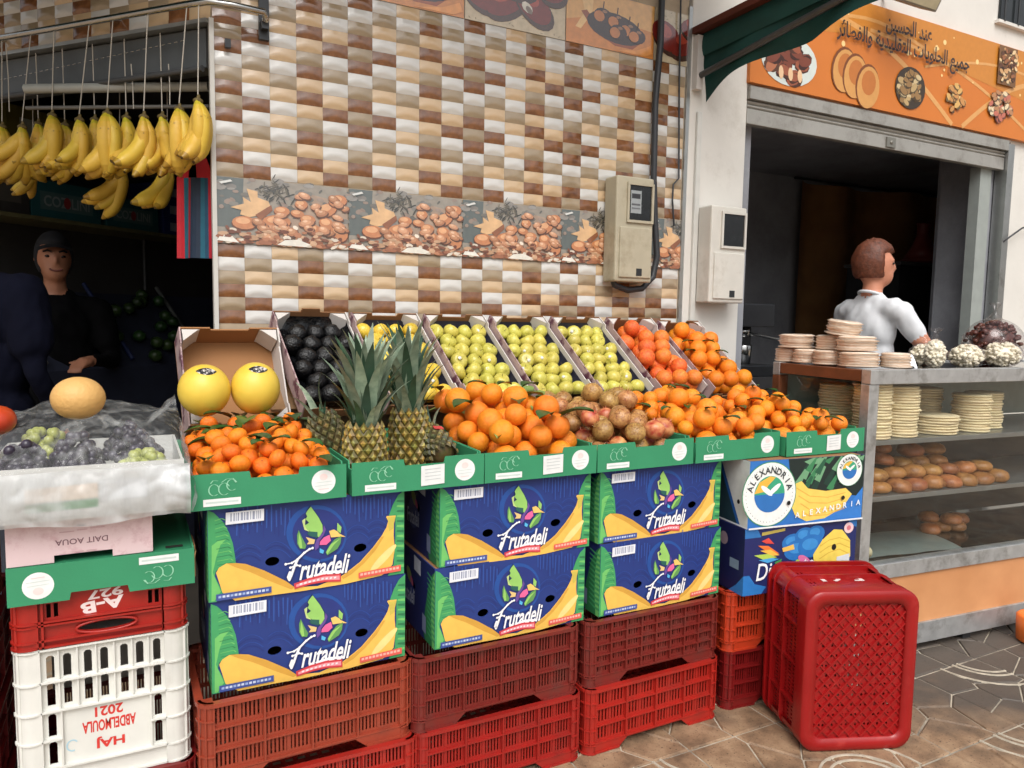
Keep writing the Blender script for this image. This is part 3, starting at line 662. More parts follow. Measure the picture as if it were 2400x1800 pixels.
# ---- banana cartons
M_CARD = mat('cardboard', C(150, 108, 70), .8, .1, 9, bump=.1, bscale=120); M_CARDIN = M_CARD
M_NAVY = mat('navy_print', C(34, 56, 124), .55, .08, 7); M_NAVYD = mat('navy_side', C(26, 38, 92), .55, .08, 7)
BW_, BH_, BD_ = .53, .2495, .40
def ell_pts(cx, cy, rx, ry, n=16, rot=0): return [(cx+rx*cos(2*pi*i/n)*cos(rot)-ry*sin(2*pi*i/n)*sin(rot), cy+rx*cos(2*pi*i/n)*sin(rot)+ry*sin(2*pi*i/n)*cos(rot)) for i in range(n)]
qm = quadmap((45, 95), (2170, -165), (2170, 715), (75, 1085))
def hole_uv(x, y, rx, ry): u, v = qm(x, y); return u*BW_, v*BH_
def banana_front_mesh():
    hs_ = []
    for x, y in ((700, 635), (1655, 465)):
        u, v = qm(x, y); hs_.append(ell_pts(u*BW_, v*BH_, .0185, .0125))
    me = shape2d([(0, 0), (BW_, 0), (BW_, BH_), (0, BH_)], hs_, .004, 'front_panel'); me.materials.append(M_NAVY); return me
def banana_print():
    P = Print(lambda u, v, e: (u*BW_, v*BH_, .002+e), .00013)
    def PX(*pts): return [qm(*p) for p in pts]
    rnd = random.Random(3)
    dk, lt = C(34, 48, 116), C(48, 84, 160)
    for cx0, cx1, yb in [(300, 900, 0), (1450, 2020, -130)]:
        lines = []
        for i in range(26):
            x = cx0+(cx1-cx0)*i/25+rnd.uniform(-6, 6); y0 = 45+yb*(1 if cx0 > 1000 else 1)+70*abs(sin(i*.6))-x*.02; y1 = y0+rnd.uniform(150, 290)
            lines.append((x, y0, x+rnd.uniform(-8, 8), y1))
        for k, (x, y0, x1_, y1) in enumerate(lines): P.poly(PX((x-7, y0), (x+7, y0), (x1_+5, y1), (x1_-5, y1)), dk if k % 2 else lt, .12)
    for cx, cy, s in [(440, 560, 1), (770, 530, -1), (1610, 330, 1), (1880, 270, -1)]:
        for k in range(6):
            pts = [(cx+s*(-120+260*t), cy-90+40*k+s*0+70*(t-.5)**2*4-30*t) for t in [i/6 for i in range(7)]]
            if cy+40*k < 700 and not (k > 2 and (cx == 770 or cx == 1610)): P.line(PX(*pts), .006, dk if k % 2 else C(40, 70, 146), .12)
    P.poly([qm(1170+330*cos(2*pi*i/28), 330+300*sin(2*pi*i/28)) for i in range(28)], C(34, 78, 152))
    P.poly([qm(1190+285*cos(2*pi*i/28), 335+262*sin(2*pi*i/28)) for i in range(28)], C(38, 52, 122))
    g1, g2, g3 = C(66, 156, 96), C(112, 190, 104), C(44, 118, 76)
    P.poly(PX((50, 110), (110, 135), (200, 225), (262, 340), (300, 450), (325, 600), (332, 655), (230, 690), (140, 740), (128, 800), (212, 975), (150, 1068), (76, 1078)), g1)
    P.poly(PX((95, 480), (150, 430), (230, 410), (180, 470), (140, 600), (110, 760), (190, 960), (130, 1060), (100, 1065)), g2)
    for k in range(12): y = 190+42*k; P.line(PX((120+3*k, y+30), (190+9*k, y+2), (225+8*k, y+20)), .006, g3 if k % 2 else g2, .2)
    P.poly(PX((2168, -160), (2168, 712), (1975, 745), (2045, 620), (2062, 350), (2062, 118), (2000, 125), (1985, 110), (2030, 0), (2090, -100)), g1)
    for k in range(14): y = -60+52*k; P.poly(PX((2165, y), (2085, y+8), (2075, y+26), (2165, y+30)), g2 if k % 2 else g3, .2)
    yl, yd, yh = C(238, 190, 88), C(212, 160, 66), C(248, 218, 140)
    P.poly(PX((140, 760), (170, 705), (240, 660), (340, 655), (430, 662), (620, 730), (840, 835), (935, 900), (1180, 880), (1430, 775), (1560, 680), (1650, 610), (1800, 450), (1900, 325), (1955, 235), (1975, 170), (1952, 130), (1958, 118), (2065, 108), (2045, 200), (2042, 320), (2056, 450), (2030, 625), (1960, 705), (1900, 745), (1500, 845), (1000, 940), (620, 1000), (330, 1052), (205, 970)), yl)
    P.poly(PX((240, 660), (340, 655), (430, 662), (620, 730), (840, 835), (935, 900), (900, 925), (700, 850), (480, 750), (330, 700)), yd)
    P.poly(PX((1440, 775), (1560, 690), (1650, 620), (1800, 460), (1900, 335), (1930, 330), (1830, 480), (1700, 620), (1560, 740), (1460, 800)), yd)
    P.ell(*qm(1920, 560), .028, .16, yh, -.45, 16)
    P.poly(PX((1965, 130), (2055, 122), (2040, 240), (1985, 280), (1978, 200)), C(206, 186, 84), .4)
    # humming bird and leaves
    G1, G2, G3 = C(150, 200, 104), C(96, 150, 84), C(34, 62, 70)
    P.poly(PX((1090, 35), (1120, 70), (1185, 150), (1230, 225), (1240, 300), (1195, 380), (1130, 340), (1050, 300), (1030, 180), (1050, 90)), C(24, 40, 84))
    P.poly(PX((1098, 48), (1180, 155), (1224, 232), (1230, 300), (1190, 368), (1130, 325), (1062, 290), (1045, 240), (1080, 215), (1042, 180), (1060, 150), (1045, 120), (1062, 90)), G1)
    P.poly(PX((1005, 195), (1040, 170), (1035, 250), (1085, 310), (1030, 290)), C(196, 214, 140)); P.poly(PX((1030, 240), (1060, 235), (1090, 290), (1060, 290)), G1)
    P.poly(PX((970, 295), (1000, 360), (1052, 455), (1040, 490), (985, 490), (955, 440), (952, 350)), G2); P.poly(PX((975, 320), (1000, 400), (1010, 480), (985, 485), (965, 430)), G1)
    P.poly(PX((1085, 305), (1172, 310), (1172, 372), (1090, 355), (1060, 330)), C(40, 92, 86))
    P.poly(PX((1045, 365), (1145, 390), (1135, 435), (1058, 442), (1080, 410)), C(230, 196, 130))
    P.poly(PX((1240, 235), (1262, 280), (1240, 340), (1195, 400), (1185, 470), (1150, 505), (1140, 450), (1165, 385), (1225, 320)), C(104, 74, 150))
    P.poly(PX((1302, 335), (1318, 395), (1270, 440), (1195, 445), (1200, 410), (1240, 365)), C(238, 104, 156))
    P.poly(PX((1298, 295), (1350, 276), (1395, 300), (1410, 318), (1485, 350), (1400, 352), (1320, 362)), C(236, 196, 108))
    P.poly(PX((1435, 340), (1425, 420), (1390, 480), (1280, 550), (1262, 520), (1300, 450), (1360, 380)), G2); P.poly(PX((1420, 370), (1350, 440), (1280, 540), (1268, 515), (1320, 430)), G1)
    P.poly(PX((1388, 205), (1435, 250), (1425, 315), (1385, 285)), G1); P.poly(PX((1198, 478), (1245, 500), (1232, 535), (1195, 522)), C(86, 178, 226))
    # lettering
    c0 = qm(1190, 650); ang = .035
    c0 = qm(1255, 668)
    for w_, cc, b_ in [(54, C(30, 44, 104), .05), (29, C(240, 240, 240), .02)]:
        kk = 1 if w_ < 40 else 1.035
        for seg in [[(835, 655), (900, 640), (960, 600), (1030, 530), (1085, 490), (1118, 478)], [(960, 600), (925, 680), (895, 770), (875, 820), (862, 790), (880, 740)], [(885, 690), (950, 662), (985, 668)]]:
            P.line(PX(*seg), w_/2125, cc, .1)
            if w_ < 40: 
                for p_ in seg: P.ell(*qm(*p_), w_/4250, w_/1980, cc, 0, 8, .02)
        P.text('rutadeli', c0[0], c0[1], .272*kk, .225*kk, cc, ang, b_, .5)
    P.poly(PX((1130, 762), (1280, 712), (1450, 702), (1450, 728), (1290, 740), (1140, 786)), C(236, 236, 240))
    P.poly(PX((922, 858), (1080, 795), (1240, 752), (1430, 738), (1432, 822), (1250, 832), (1100, 862), (930, 915)), C(206, 62, 70)); P.poly(PX((945, 868), (1080, 818), (1240, 775), (1415, 758), (1418, 802), (1250, 812), (1100, 842), (950, 893)), C(238, 150, 158))
    for k in range(9): x = 985+46*k; y = 872-(x-985)*.27+max(0, x-1200)*.14; P.poly(PX((x, y), (x+26, y-8), (x+26, y-26), (x, y-18)), C(250, 224, 226), .15)
    P.poly(PX((142, 985), (690, 890), (690, 955), (142, 1055)), C(64, 82, 148)); 
    for k in range(13): x = 165+39*k; P.poly(PX((x, 1030-(x-142)*.175), (x+28, 1025-(x-142)*.175), (x+28, 1000-(x-142)*.175), (x, 1006-(x-142)*.175)), C(196, 206, 226) if k % 3 else C(150, 170, 214), .12)
    P.poly(PX((1630, 722), (2125, 618), (2125, 682), (1630, 782)), C(222, 96, 84))
    for k in range(11): x = 1650+42*k; P.poly(PX((x, 758-(x-1630)*.205), (x+30, 752-(x-1630)*.205), (x+30, 728-(x-1630)*.205), (x, 734-(x-1630)*.205)), C(242, 180, 164), .12)
    P.poly(PX((225, 128), (605, 78), (605, 200), (225, 254)), C(228, 230, 236))
    rb = random.Random(9)
    x = 270
    while x < 570: w_ = rb.choice([8, 14, 22]); P.poly(PX((x, 140-(x-225)*.13), (x+w_, 139-(x-225)*.13), (x+w_, 222-(x-225)*.13), (x, 224-(x-225)*.13)), C(152, 158, 178), .1); x += w_+rb.choice([10, 16])
    return P.mb.mesh('print', ink_mat())
def banana_side_print():
    P = Print(lambda u, v, e: (u*BD_, v*BH_, .002+e), .00013)     # u: 0 back, 1 front edge
    g1, g2 = C(66, 156, 96), C(112, 190, 104)
    P.poly([(1, .0), (1, .97), (.94, .9), (.86, .7), (.8, .4), (.76, .1), (.8, .0)], C(44, 118, 70)); P.poly([(1, .0), (1, .97), (.96, .88), (.93, .6), (.93, .3), (.95, 0)], g2)
    for k in range(12): v = .08+.068*k; P.poly([(1, v), (.93, v+.01), (.85, v+.05), (.84, v+.07), (.93, v+.04), (1, v+.035)], g1, .2)
    P.poly([(.55, .78), (.7, .76), (.7, .95), (.55, .97)], C(206, 210, 220)); P.poly([(.74, .1), (.82, .08), (.82, .3), (.74, .32)], C(120, 130, 160))
    P.ell(.42, .45, .12, .2, C(50, 66, 130)); P.text('Frutadeli', .42, .4, .3, .2, C(190, 196, 214), .05, .02, .32); P.ell(.44, .66, .05, .1, C(150, 170, 90), .4); P.ell(.5, .6, .03, .06, C(200, 96, 130), .4)
    return P.mb.mesh('print', ink_mat())
_front = banana_front_mesh(); _fprint = banana_print(); _sprint = banana_side_print()
def panel(name, w, h, m, holes=()): 
    me = shape2d([(0, 0), (w, 0), (w, h), (0, h)], holes, .004, name); me.materials.append(m); return me
_side = panel('side_panel', BD_-.004, BH_, M_NAVYD, [ell_pts(.2, .14, .03, .014)]); _back = panel('back_panel', BW_, BH_, M_NAVY)
_top = panel('lid', BW_-.006, BD_-.006, M_CARD, [ell_pts(.262, .197, .09, .06)]); _bot = panel('bottom', BW_-.006, BD_-.006, M_CARD)
def carton(label, loc, rz, group, front=_front, fprint=_fprint, sprint=_sprint, side=_side, back=_back):
    t = thing('banana_box', label, 'cardboard box', loc, rz, group)
    f = put('front_panel', front, t, (0, .002, 0), (pi/2, 0, 0)); put('print', fprint, f)
    s = put('side_panel', side, t, (.002, BD_-.0005, 0), (pi/2, 0, -pi/2))
    if sprint: put('print', sprint, s)
    put('side_panel', side, t, (BW_-.002, .0045, 0), (pi/2, 0, pi/2)); put('back_panel', back, t, (BW_, BD_+.002, 0), (pi/2, 0, pi))
    put('lid', _top, t, (.003, .005, BH_-.004)); put('bottom', _bot, t, (.003, .005, .004))
    return t
BG = 'blue banana boxes stacked under the fruit trays'
Z0 = 2*CH
for nm, x, y, z, a in [('upper blue banana box of the leftmost stack, under the mandarin tray', -.132, -1.006, 1, .6), ('lower blue banana box of the leftmost stack, resting on the orange-brown crate', -.128, -1.0, 0, 0),
                       ('upper blue banana box of the middle stack, below the pineapple and orange trays', .508, -1.0, 1, -.3), ('lower blue banana box of the middle stack, shifted slightly left', .494, -1.004, 0, .2),
                       ('upper blue banana box of the third stack, below the pomegranate tray', 1.078, -.998, 1, .2), ('lower blue banana box of the third stack, beside the dark blue printed box', 1.083, -1.006, 0, .4)]:
    carton(nm, (x, y, Z0+z*(BH_+.0008)), radians(a), BG)
# ---- two other printed boxes at the right end
def alex_print():
    W, H = BW_, BH_; P = Print(lambda u, v, e: (u*W, v*H, .002+e), .00015); A = W/H
    P.poly([(0, 0), (1, 0), (1, 1), (0, 1)], C(46, 112, 186)); P.poly([(.32, 1), (1, 1), (1, .35), (.36, .55)], C(26, 40, 38))
    rnd = random.Random(4)
    for k in range(26): x = rnd.uniform(.38, 1); y = rnd.uniform(.5, .98); P.poly([(min(x, 1), y), (min(1, x+.08), min(1, y+.2)), (min(1, x+.1), min(1, y+.18)), (min(1, x+.05), y-.05)], C(*rnd.choice([(60, 128, 84), (40, 92, 66), (110, 160, 120), (30, 60, 50)])), .2)
    P.poly([(.42, 0.02), (.9, .28), (1, .5), (1, 0), (.5, 0)], C(52, 122, 200))
    P.poly([(.36, .3), (.38, .62), (.44, .66), (.5, .54), (.66, .48), (.84, .5), (.9, .4), (.82, .2), (.66, .06), (.5, .04), (.4, .14)], C(240, 204, 98))
    for k in range(4): P.line([(.4+.02*k, .56-.12*k), (.52, .42-.1*k), (.68, .38-.09*k), (.84, .43-.08*k)], .012, C(220, 170, 74), .3)
    def badge(cx, cy, r, big):
        P.ell(cx, cy, r/A, r, C(60, 140, 100), 0, 40); P.ell(cx, cy, r*.97/A, r*.97, C(232, 234, 230), 0, 40)
        if big:
            for k in range(46): a = 2*pi*k/46; P.ell(cx+cos(a)*r*.86/A, cy+sin(a)*r*.86, .006/A, .006*1.3, C(70, 90, 90), 0, 5, .03)
        ri = r*.56
        P.poly([(cx+cos(a)*ri/A, cy+sin(a)*ri) for a in [pi*k/18 for k in range(19)]], C(56, 160, 122))
        P.poly([(cx+cos(a)*ri/A, cy+sin(a)*ri) for a in [pi+pi*k/18 for k in range(19)]], C(44, 110, 180))
        P.poly([(cx-ri/A, cy+.02), (cx-ri*.7/A, cy+ri*.68), (cx, cy+ri*.99), (cx+ri*.35/A, cy+ri*.9), (cx-ri*.1/A, cy+ri*.5), (cx-ri*.4/A, cy+.04)], C(236, 180, 70))
        P.ell(cx-ri*.2/A, cy+ri*.2, ri*.2/A, ri*.34, C(240, 240, 236), .5, 12); P.ell(cx+ri*.3/A, cy+ri*.25, ri*.2/A, ri*.36, C(240, 240, 236), -.5, 12)
        txt = 'ALEXANDRIA'
        for k, ch in enumerate(txt):
            a = pi/2+(len(txt)/2-.5-k)*.29; vv_, ff_, tw_, th_ = text2d(ch, 1, .02); P.text(ch, cx*A+cos(a)*r*.74, cy+sin(a)*r*.74, tw_*r*.2/th_, r*.2, C(50, 56, 60), a-pi/2, .02, 0, lambda x, y: (x/A, y))
    badge(.17, .5, .52*.93, True); badge(.86, .78, .25, False)
    for x, y in [(.33, .35), (.81, .36)]: P.ell(x, y, .016, .034, C(24, 20, 18))
    for k, ch in enumerate('ALEXANDRIA'): P.char(ch, .41+.06*k, .16+.012*k, .085, C(228, 236, 240), A, .02)
    P.poly([(0, 0), (1, 0), (1, .025), (0, .025)], C(226, 228, 230))
    return P.mb.mesh('print', ink_mat())
def parrot_print():
    W, H = BW_, BH_; P = Print(lambda u, v, e: (u*W, v*H, .002+e), .00015)
    P.poly([(0, 0), (1, 0), (1, 1), (0, 1)], C(30, 40, 96))
    P.poly([(0, .86), (.14, .86), (.1, 1), (0, 1)], C(44, 112, 176)); P.poly([(0, 0), (.16, 0), (.2, .1), (.1, .16), (.05, .3), (0, .3)], C(44, 118, 190)); P.poly([(.92, .9), (1, .86), (1, 1), (.93, 1)], C(44, 118, 190))
    for x, y, rx, ry in [(.42, .72, .1, .14), (.52, .8, .09, .14), (.62, .82, .08, .13), (.46, .6, .12, .16), (.58, .64, .12, .18)]: P.ell(x, y, rx, ry, C(38, 112, 184)); P.ell(x-.01, y+.03, rx*.6, ry*.5, C(60, 140, 206), 0, 14, .4)
    P.poly([(.14, .88), (.34, .92), (.34, .96), (.14, .93)], C(176, 160, 80))
    for pts, c_ in [([(.14, .8), (.2, .84), (.25, .74), (.18, .76)], (216, 74, 66)), ([(.11, .74), (.2, .72), (.3, .58), (.2, .62)], (232, 120, 54)), ([(.13, .66), (.22, .66), (.3, .56), (.24, .56)], (238, 184, 74)), ([(.08, .6), (.2, .6), (.28, .53), (.16, .52)], (176, 204, 84)), ([(.12, .52), (.24, .53), (.3, .5), (.2, .46)], (70, 160, 214))]: P.poly(pts, C(*c_))
    P.poly([(.32, .66), (.42, .7), (.43, .62), (.33, .6)], C(232, 188, 92)); P.poly([(.26, .46), (.32, .5), (.32, .38), (.28, .36)], C(66, 140, 80))
    P.poly([(.62, .3), (.6, .5), (.68, .72), (.78, .86), (.86, .84), (.94, .66), (.95, .4), (.86, .3), (.72, .26)], C(238, 208, 92))
    for k in range(3): P.line([(.66, .62-.1*k), (.74, .7-.1*k), (.84, .72-.09*k), (.94, .64-.1*k)], .012, C(216, 176, 66), .3)
    P.ell(.79, .58, .022, .05, C(24, 20, 18)); P.ell(.92, .86, .045, .085, C(232, 200, 204)); P.ell(.92, .86, .02, .04, C(214, 120, 130)); P.poly([(.82, .3), (.94, .33), (.94, .45), (.82, .42)], C(214, 218, 222))
    P.ell(.52, .44, .04, .09, C(214, 110, 160), .5); P.ell(.46, .42, .02, .04, C(170, 190, 80))
    P.text('Dip', .2, .3, .2, .34, C(238, 240, 242), .05, .01, .3); P.text('te', .56, .36, .1, .2, C(238, 240, 242), .05, .01, .3)
    return P.mb.mesh('print', ink_mat())
_plain = panel('front_panel', BW_, BH_, M_NAVY)
def end_side_print(kind):
    P = Print(lambda u, v, e: (u*BD_, v*BH_, .002+e), .00013)
    if kind == 0:
        P.poly([(.0, 0), (1, 0), (1, 1), (0, 1)], C(38, 92, 160)); P.poly([(.55, 1), (1, 1), (1, .0), (.9, 0)], C(214, 216, 212)); P.poly([(.0, 1), (.5, 1), (.85, .02), (0, .02)], C(34, 60, 70))
        P.poly([(0, 0), (1, 0), (1, .025), (0, .025)], C(226, 228, 230)); P.ell(.86, .36, .02, .034, C(24, 20, 18))
    else:
        P.poly([(.0, 0), (1, 0), (1, 1), (0, 1)], C(24, 30, 76)); P.ell(.7, .75, .06, .1, C(150, 130, 140)); P.poly([(.8, .36), (.93, .36), (.93, .5), (.8, .5)], C(120, 140, 160)); P.poly([(.8, 0), (1, 0), (1, .3), (.9, .12)], C(44, 118, 190))
    return P.mb.mesh('print', ink_mat())
carton('banana box with a big round white badge, top of the right end stack', (1.672, -1.075, Z0+BH_+.001), radians(-7), 'printed boxes at the right end of the stall', _plain, alex_print(), end_side_print(0))
carton('dark blue box with a colourful bird and yellow bananas, half hidden by the standing crate', (1.668, -1.07, Z0), radians(-6), 'printed boxes at the right end of the stall', _plain, parrot_print(), end_side_print(1))

# ---- left stack: crates, overturned tray, pink carton
def lettered_crate(label, m, loc, W, D, H, kind):
    """upside-down crate, short end to the viewer; z up in place"""
    t = thing('fruit_crate', label, 'crate', loc, 0, 'stacked plastic fruit crates')
    holes = []; ribs = MB(); y0 = -D/2
    if kind == 'white':
        cols = [-.105, -.062, -.018, .026, .070, .114]
        cols = [-.108, -.066, -.016, .026, .074, .112, ]
        cx_ = [-.112, -.076, -.033, .003, .046, .080, .118]
        cx_ = [-.115, -.080, -.036, -.001, .043, .078, .117]
        for zz, sel in [(H*.855, cx_), (H*.66, cx_), (H*.44, (cx_[0], cx_[-1])), (H*.24, (cx_[0], cx_[-1]))]:
            for x in sel: holes.append([(x-.0085, zz-.027), (x+.0085, zz-.027), (x+.0085, zz+.024), (x+.004, zz+.029), (x-.004, zz+.029), (x-.0085, zz+.024)])
        plate = (-.095, .10, H*.13, H*.54)
    else:
        for x in (-.112, -.097, .107, .122):
            for zz in (.088, .128): holes.append([(x-.0045, zz-.017), (x+.0045, zz-.017), (x+.0045, zz+.017), (x-.0045, zz+.017)])
        holes.append([(.01+.062*cos(a)+(.0), .035+.012*sin(a)) for a in [2*pi*i/20 for i in range(20)]])
        plate = (-.085, .092, H*.42, H*.98)
    me = shape2d([(-W/2+.055, .004), (W/2-.055, .004), (W/2-.055, H), (-W/2+.055, H)], holes, .0035, 'front_panel'); me.materials.append(m)
    f = put('front_panel', me, t, (0, y0+.014, 0), (pi/2, 0, 0))
    # ribs
    zs = [.0, H*.135, H*.545, H*.755, H-.006] if kind == 'white' else [0, .016, .054, .062, H-.006]
    for z in zs: ribs.box((-W/2+.05, y0, z), (W/2-.05, y0+.0135, z+.0045))
    if kind == 'white':
        for z in (H*.34,):
            ribs.box((-W/2+.05, y0, z), (plate[0], y0+.0135, z+.004)); ribs.box((plate[1], y0, z), (W/2-.05, y0+.0135, z+.004))
        for x in (plate[0], plate[1]): ribs.box((x-.002, y0+.003, H*.135), (x+.002, y0+.0135, H*.545))
        for i in range(len(cx_)-1): 
            x = (cx_[i]+cx_[i+1])/2; ribs.box((x-.0015, y0+.004, H*.55), (x+.0015, y0+.0135, H-.006))
    else:
        q = MB(); q.tube([(.01+.066*cos(a), y0+.006, .035+.0155*sin(a)) for a in [2*pi*i/24 for i in range(25)]], .0035, 6); q.build('grip_rim', m, t)
        for x in (-.125, .135): ribs.box((x-.0025, y0, .0), (x+.0025, y0+.0135, H))
    ribs.build('ribs', m, t)
    # corner posts with ledges
    for s in (-1, 1):
        q = MB(); n = 6; X = s*(W/2-.038); Y_ = y0+.036
        arc = [(X+.036*sin(a)*s, Y_-.036*cos(a)) for a in [-.35+(pi/2+.35)*i/n for i in range(n+1)]]
        q.sheet(lambda u, v: (arc[int(round(u*n))][0], arc[int(round(u*n))][1], v*H), n, 1)
        for z in zs+([H*.34] if kind == 'white' else []):
            q.prism([(X+.041*sin(a)*s, Y_-.041*cos(a)) for a in [-.45+(pi/2+.45)*i/n for i in range(n+1)]]+[(X, Y_)], z, z+.004, lambda u, v, a: (u, v, a))
        q.box((min(X-s*.004, X-s*.02), y0, 0), (max(X-s*.004, X-s*.02), y0+.02, H)); q.box((X+s*.024, y0+.008, 0), (X+s*.029, y0+.02, H))
        q.build('corner_post', m, t)
    for s in (-1, 1):
        q = MB(); q.box((s*W/2-.003*s-.002, y0+.03, .0), (s*W/2-.003*s+.002, D/2, H))
        for z in zs: q.box((min(s*W/2, s*(W/2-.012)), y0+.03, z), (max(s*W/2, s*(W/2-.012)), D/2, z+.0045))
        for k in range(7): yy = y0+.06+(D-.1)*k/6; q.box((min(s*W/2, s*(W/2-.01)), yy, 0), (max(s*W/2, s*(W/2-.01)), yy+.004, H))
        q.build('side_wall', m, t)
    q = MB(); q.box((-W/2+.03, D/2-.005, 0), (W/2-.03, D/2, H)); q.build('back_wall', m, t)
    q = MB(); q.box((-W/2+.02, y0+.02, H-.006), (W/2-.02, D/2-.01, H-.001)); q.build('crate_floor', m, t)
    P = Print(lambda u, v, e: (u, v, .00175+e), .0003)
    if kind == 'white':
        c_ = C(206, 52, 44); P.text('2021', .006, H*.475, .062, .026, c_, pi, .03); P.text('ABDELMOULA', .006, H*.375, .118, .030, c_, pi, .03); P.text('HAJ', .008, H*.25, .062, .030, c_, pi, .03)
        P.line([(-.075+.012*cos(a), H*.27+.014*sin(a)) for a in [.6+i*.5 for i in range(10)]], .003, C(170, 206, 220))
    else:
        c_ = C(238, 220, 218); P.text('A-B', .002, .085, .095, .03, c_, pi+.10, .04); P.text('927', .008, .114, .078, .022, c_, pi+.06, .03)
    P.build(f, 'lettering')
    return t
LX = -.372
crate('dark red crate lowest in the left stack, under the white crate', P_DARK, CD, CW, CH+.06, (LX+.005, -1.0+CW/2, 0), bays=(3, 4))
crate('dark red crate at the left edge of the picture beside the white crate', P_DARK, CD, CW, CH, (LX-.43, -1.02+CW/2, 0), bays=(3, 4))
crate('dark red crate at the left edge of the picture, upper of the two', P_DARK, CD, CW, CH, (LX-.435, -1.02+CW/2, CH), bays=(3, 4))
crate('dark red crate at the left edge of the picture, topmost, under the mangoes', P_DARK, CD, CW, CH, (LX-.435, -1.02+CW/2, 2*CH), bays=(3, 4))
lettered_crate('upside-down white crate with red lettering in the left stack', P_WHITE, (LX, -1.0+.29, CH+.061), .385, .56, .355, 'white')
lettered_crate('upside-down red crate with white lettering between the white crate and a green tray', P_BRIGHT, (LX-.002, -1.0+.29, CH+.4175), .383, .56, .2, 'red')
# ================================================================ TRAYS AND FRUIT
M_GREEN = mat('green_card', C(52, 140, 98), .6, .06, 8, bump=.08, bscale=130); M_GREENIN = mat('tray_inside', C(126, 100, 72), .8, .1, 8)
GW, GD, GH = .40, .58, .092
GC, GP = C(150, 210, 176), C(232, 234, 232)
def green_front(cut=(.37, .68), depth=.018):
    a, b = cut
    me = shape2d([(0, 0), (GW, 0), (GW, GH), (b*GW+.004, GH), (b*GW, GH-depth), (a*GW+.004, GH-depth), (a*GW, GH), (0, GH)], (), .004, 'front_panel'); me.materials.append(M_GREEN); return me
def green_print(label=False):
    P = Print(lambda u, v, e: (u*GW, v*GH, .002+e), .0002); A = GW/GH
    P.ell(.845, .52, .35/A, .35, GP, 0, 28); P.ell(.845, .66, .12/A, .1, C(240, 216, 212), 0, 12); P.line([(.79, .5), (.9, .52)], .02, C(206, 214, 210)); P.line([(.785, .4), (.905, .42)], .02, C(206, 214, 210)); P.line([(.81, .3), (.88, .31)], .02, C(226, 206, 204))
    P.poly([(.09, .1), (.315, .1), (.315, .3), (.09, .3)], GP); P.line([(.105, .2), (.3, .2)], .05, C(200, 214, 208))
    for cx, cy, r in [(.155, .55, .16), (.215, .56, .17), (.262, .66, .16)]:
        P.line([(cx+r*.85/A*cos(a), cy+r*sin(a)) for a in [.4+i*.5 for i in range(11)]], .007, GC)
    P.line([(.135, .74), (.15, .82), (.18, .8)], .007, GC); P.line([(.2, .75), (.23, .84), (.27, .84), (.285, .72)], .007, GC)
    if label:
        P.poly([(.5, .12), (.68, .15), (.68, .78), (.5, .75)], C(228, 230, 228))
        for k in range(4): P.line([(.53, .3+.11*k), (.65, .32+.11*k)], .025, C(196, 200, 200))
    return P.mb.mesh('print', ink_mat())
_gf = green_front(); _gp = [green_print(False), green_print(True)]
def gpanel(w, h, m, name): me = shape2d([(0, 0), (w, 0), (w, h-.02), (w-.03, h-.02), (w-.035, h), (.035, h), (.03, h-.02), (0, h-.02)] if name == 'side_panel' else [(0, 0), (w, 0), (w, h), (0, h)], (), .004, name); me.materials.append(m); return me
_gs = gpanel(GD-.01, GH, M_GREEN, 'side_panel'); _gb = gpanel(GW, GH, M_GREEN, 'back_panel'); _gfl = gpanel(GW-.01, GD-.01, M_GREENIN, 'base'); _gflg = gpanel(GW-.008, GD-.008, M_GREEN, 'base')
_gi = gpanel(GW-.012, GH-.022, M_GREENIN, 'inner_panel')
def green_tray(label, loc, rz=0, paper=False, flip=False):
    t = thing('green_tray', label, 'tray', loc, rz, 'green cardboard trays along the front')
    if flip: t.rotation_euler = (0, pi, rz)
    f = put('front_panel', _gf, t, (-GW/2, -GD/2, 0), (pi/2, 0, 0)); put('print', _gp[paper], f)
    put('inner_panel', _gi, t, (-GW/2+.006, -GD/2+.0045, .002), (pi/2, 0, 0))
    put('side_panel', _gs, t, (-GW/2+.002, GD/2-.005, 0), (pi/2, 0, -pi/2)); put('side_panel', _gs, t, (GW/2-.002, -GD/2+.006, 0), (pi/2, 0, pi/2)); put('back_panel', _gb, t, (GW/2, GD/2, 0), (pi/2, 0, pi))
    put('base', _gflg if flip else _gfl, t, (-GW/2+.004, -GD/2+.004, .003))
    if flip:
        q = MB(); q.box((-GW/2-.004, -GD/2+.02, .0), (-GW/2-.001, -GD/2+.12, GH*.9)); M_ = Matrix.Translation((-GW/2-.003, 0, .01)) @ Matrix.Rotation(.22, 4, 'Y'); q.box((-.002, -GD/2, 0), (.001, -GD/2+.1, GH*.9), 0, M_); q.build('flap', M_CARD, t)
        for sx in (-1, 1): q = MB(); q.box((sx*.155-.02, -GD/2+.02, -.003), (sx*.155+.02, -GD/2+.032, -.0012)); q.build('slot', mat('slot_dark', C(40, 40, 34), .8), t)
    return t
ZG = Z0+2*BH_+.003
GY = -1.03
T1 = green_tray('green tray of small mandarins, leftmost of the front row', (-.18+.2, GY+GD/2, ZG), radians(.3))
T2 = green_tray('green tray holding the pineapples', (.237+.2, GY+GD/2, ZG), 0, True)
T3 = green_tray('green tray heaped with big leafy oranges', (.64+.2, GY+GD/2, ZG), 0, True)
T4 = green_tray('green tray of brown pomegranates', (1.044+.2, GY+GD/2, ZG), 0)
T5 = green_tray('green tray of oranges and mandarins between pomegranates and the end tray', (1.456+.2, GY-.005+GD/2, ZG), radians(-.6))
T6 = green_tray('green tray of mandarins at the right end, next to the bakery counter', (1.875+.2, GY-.045+GD/2, ZG), radians(-3), True)
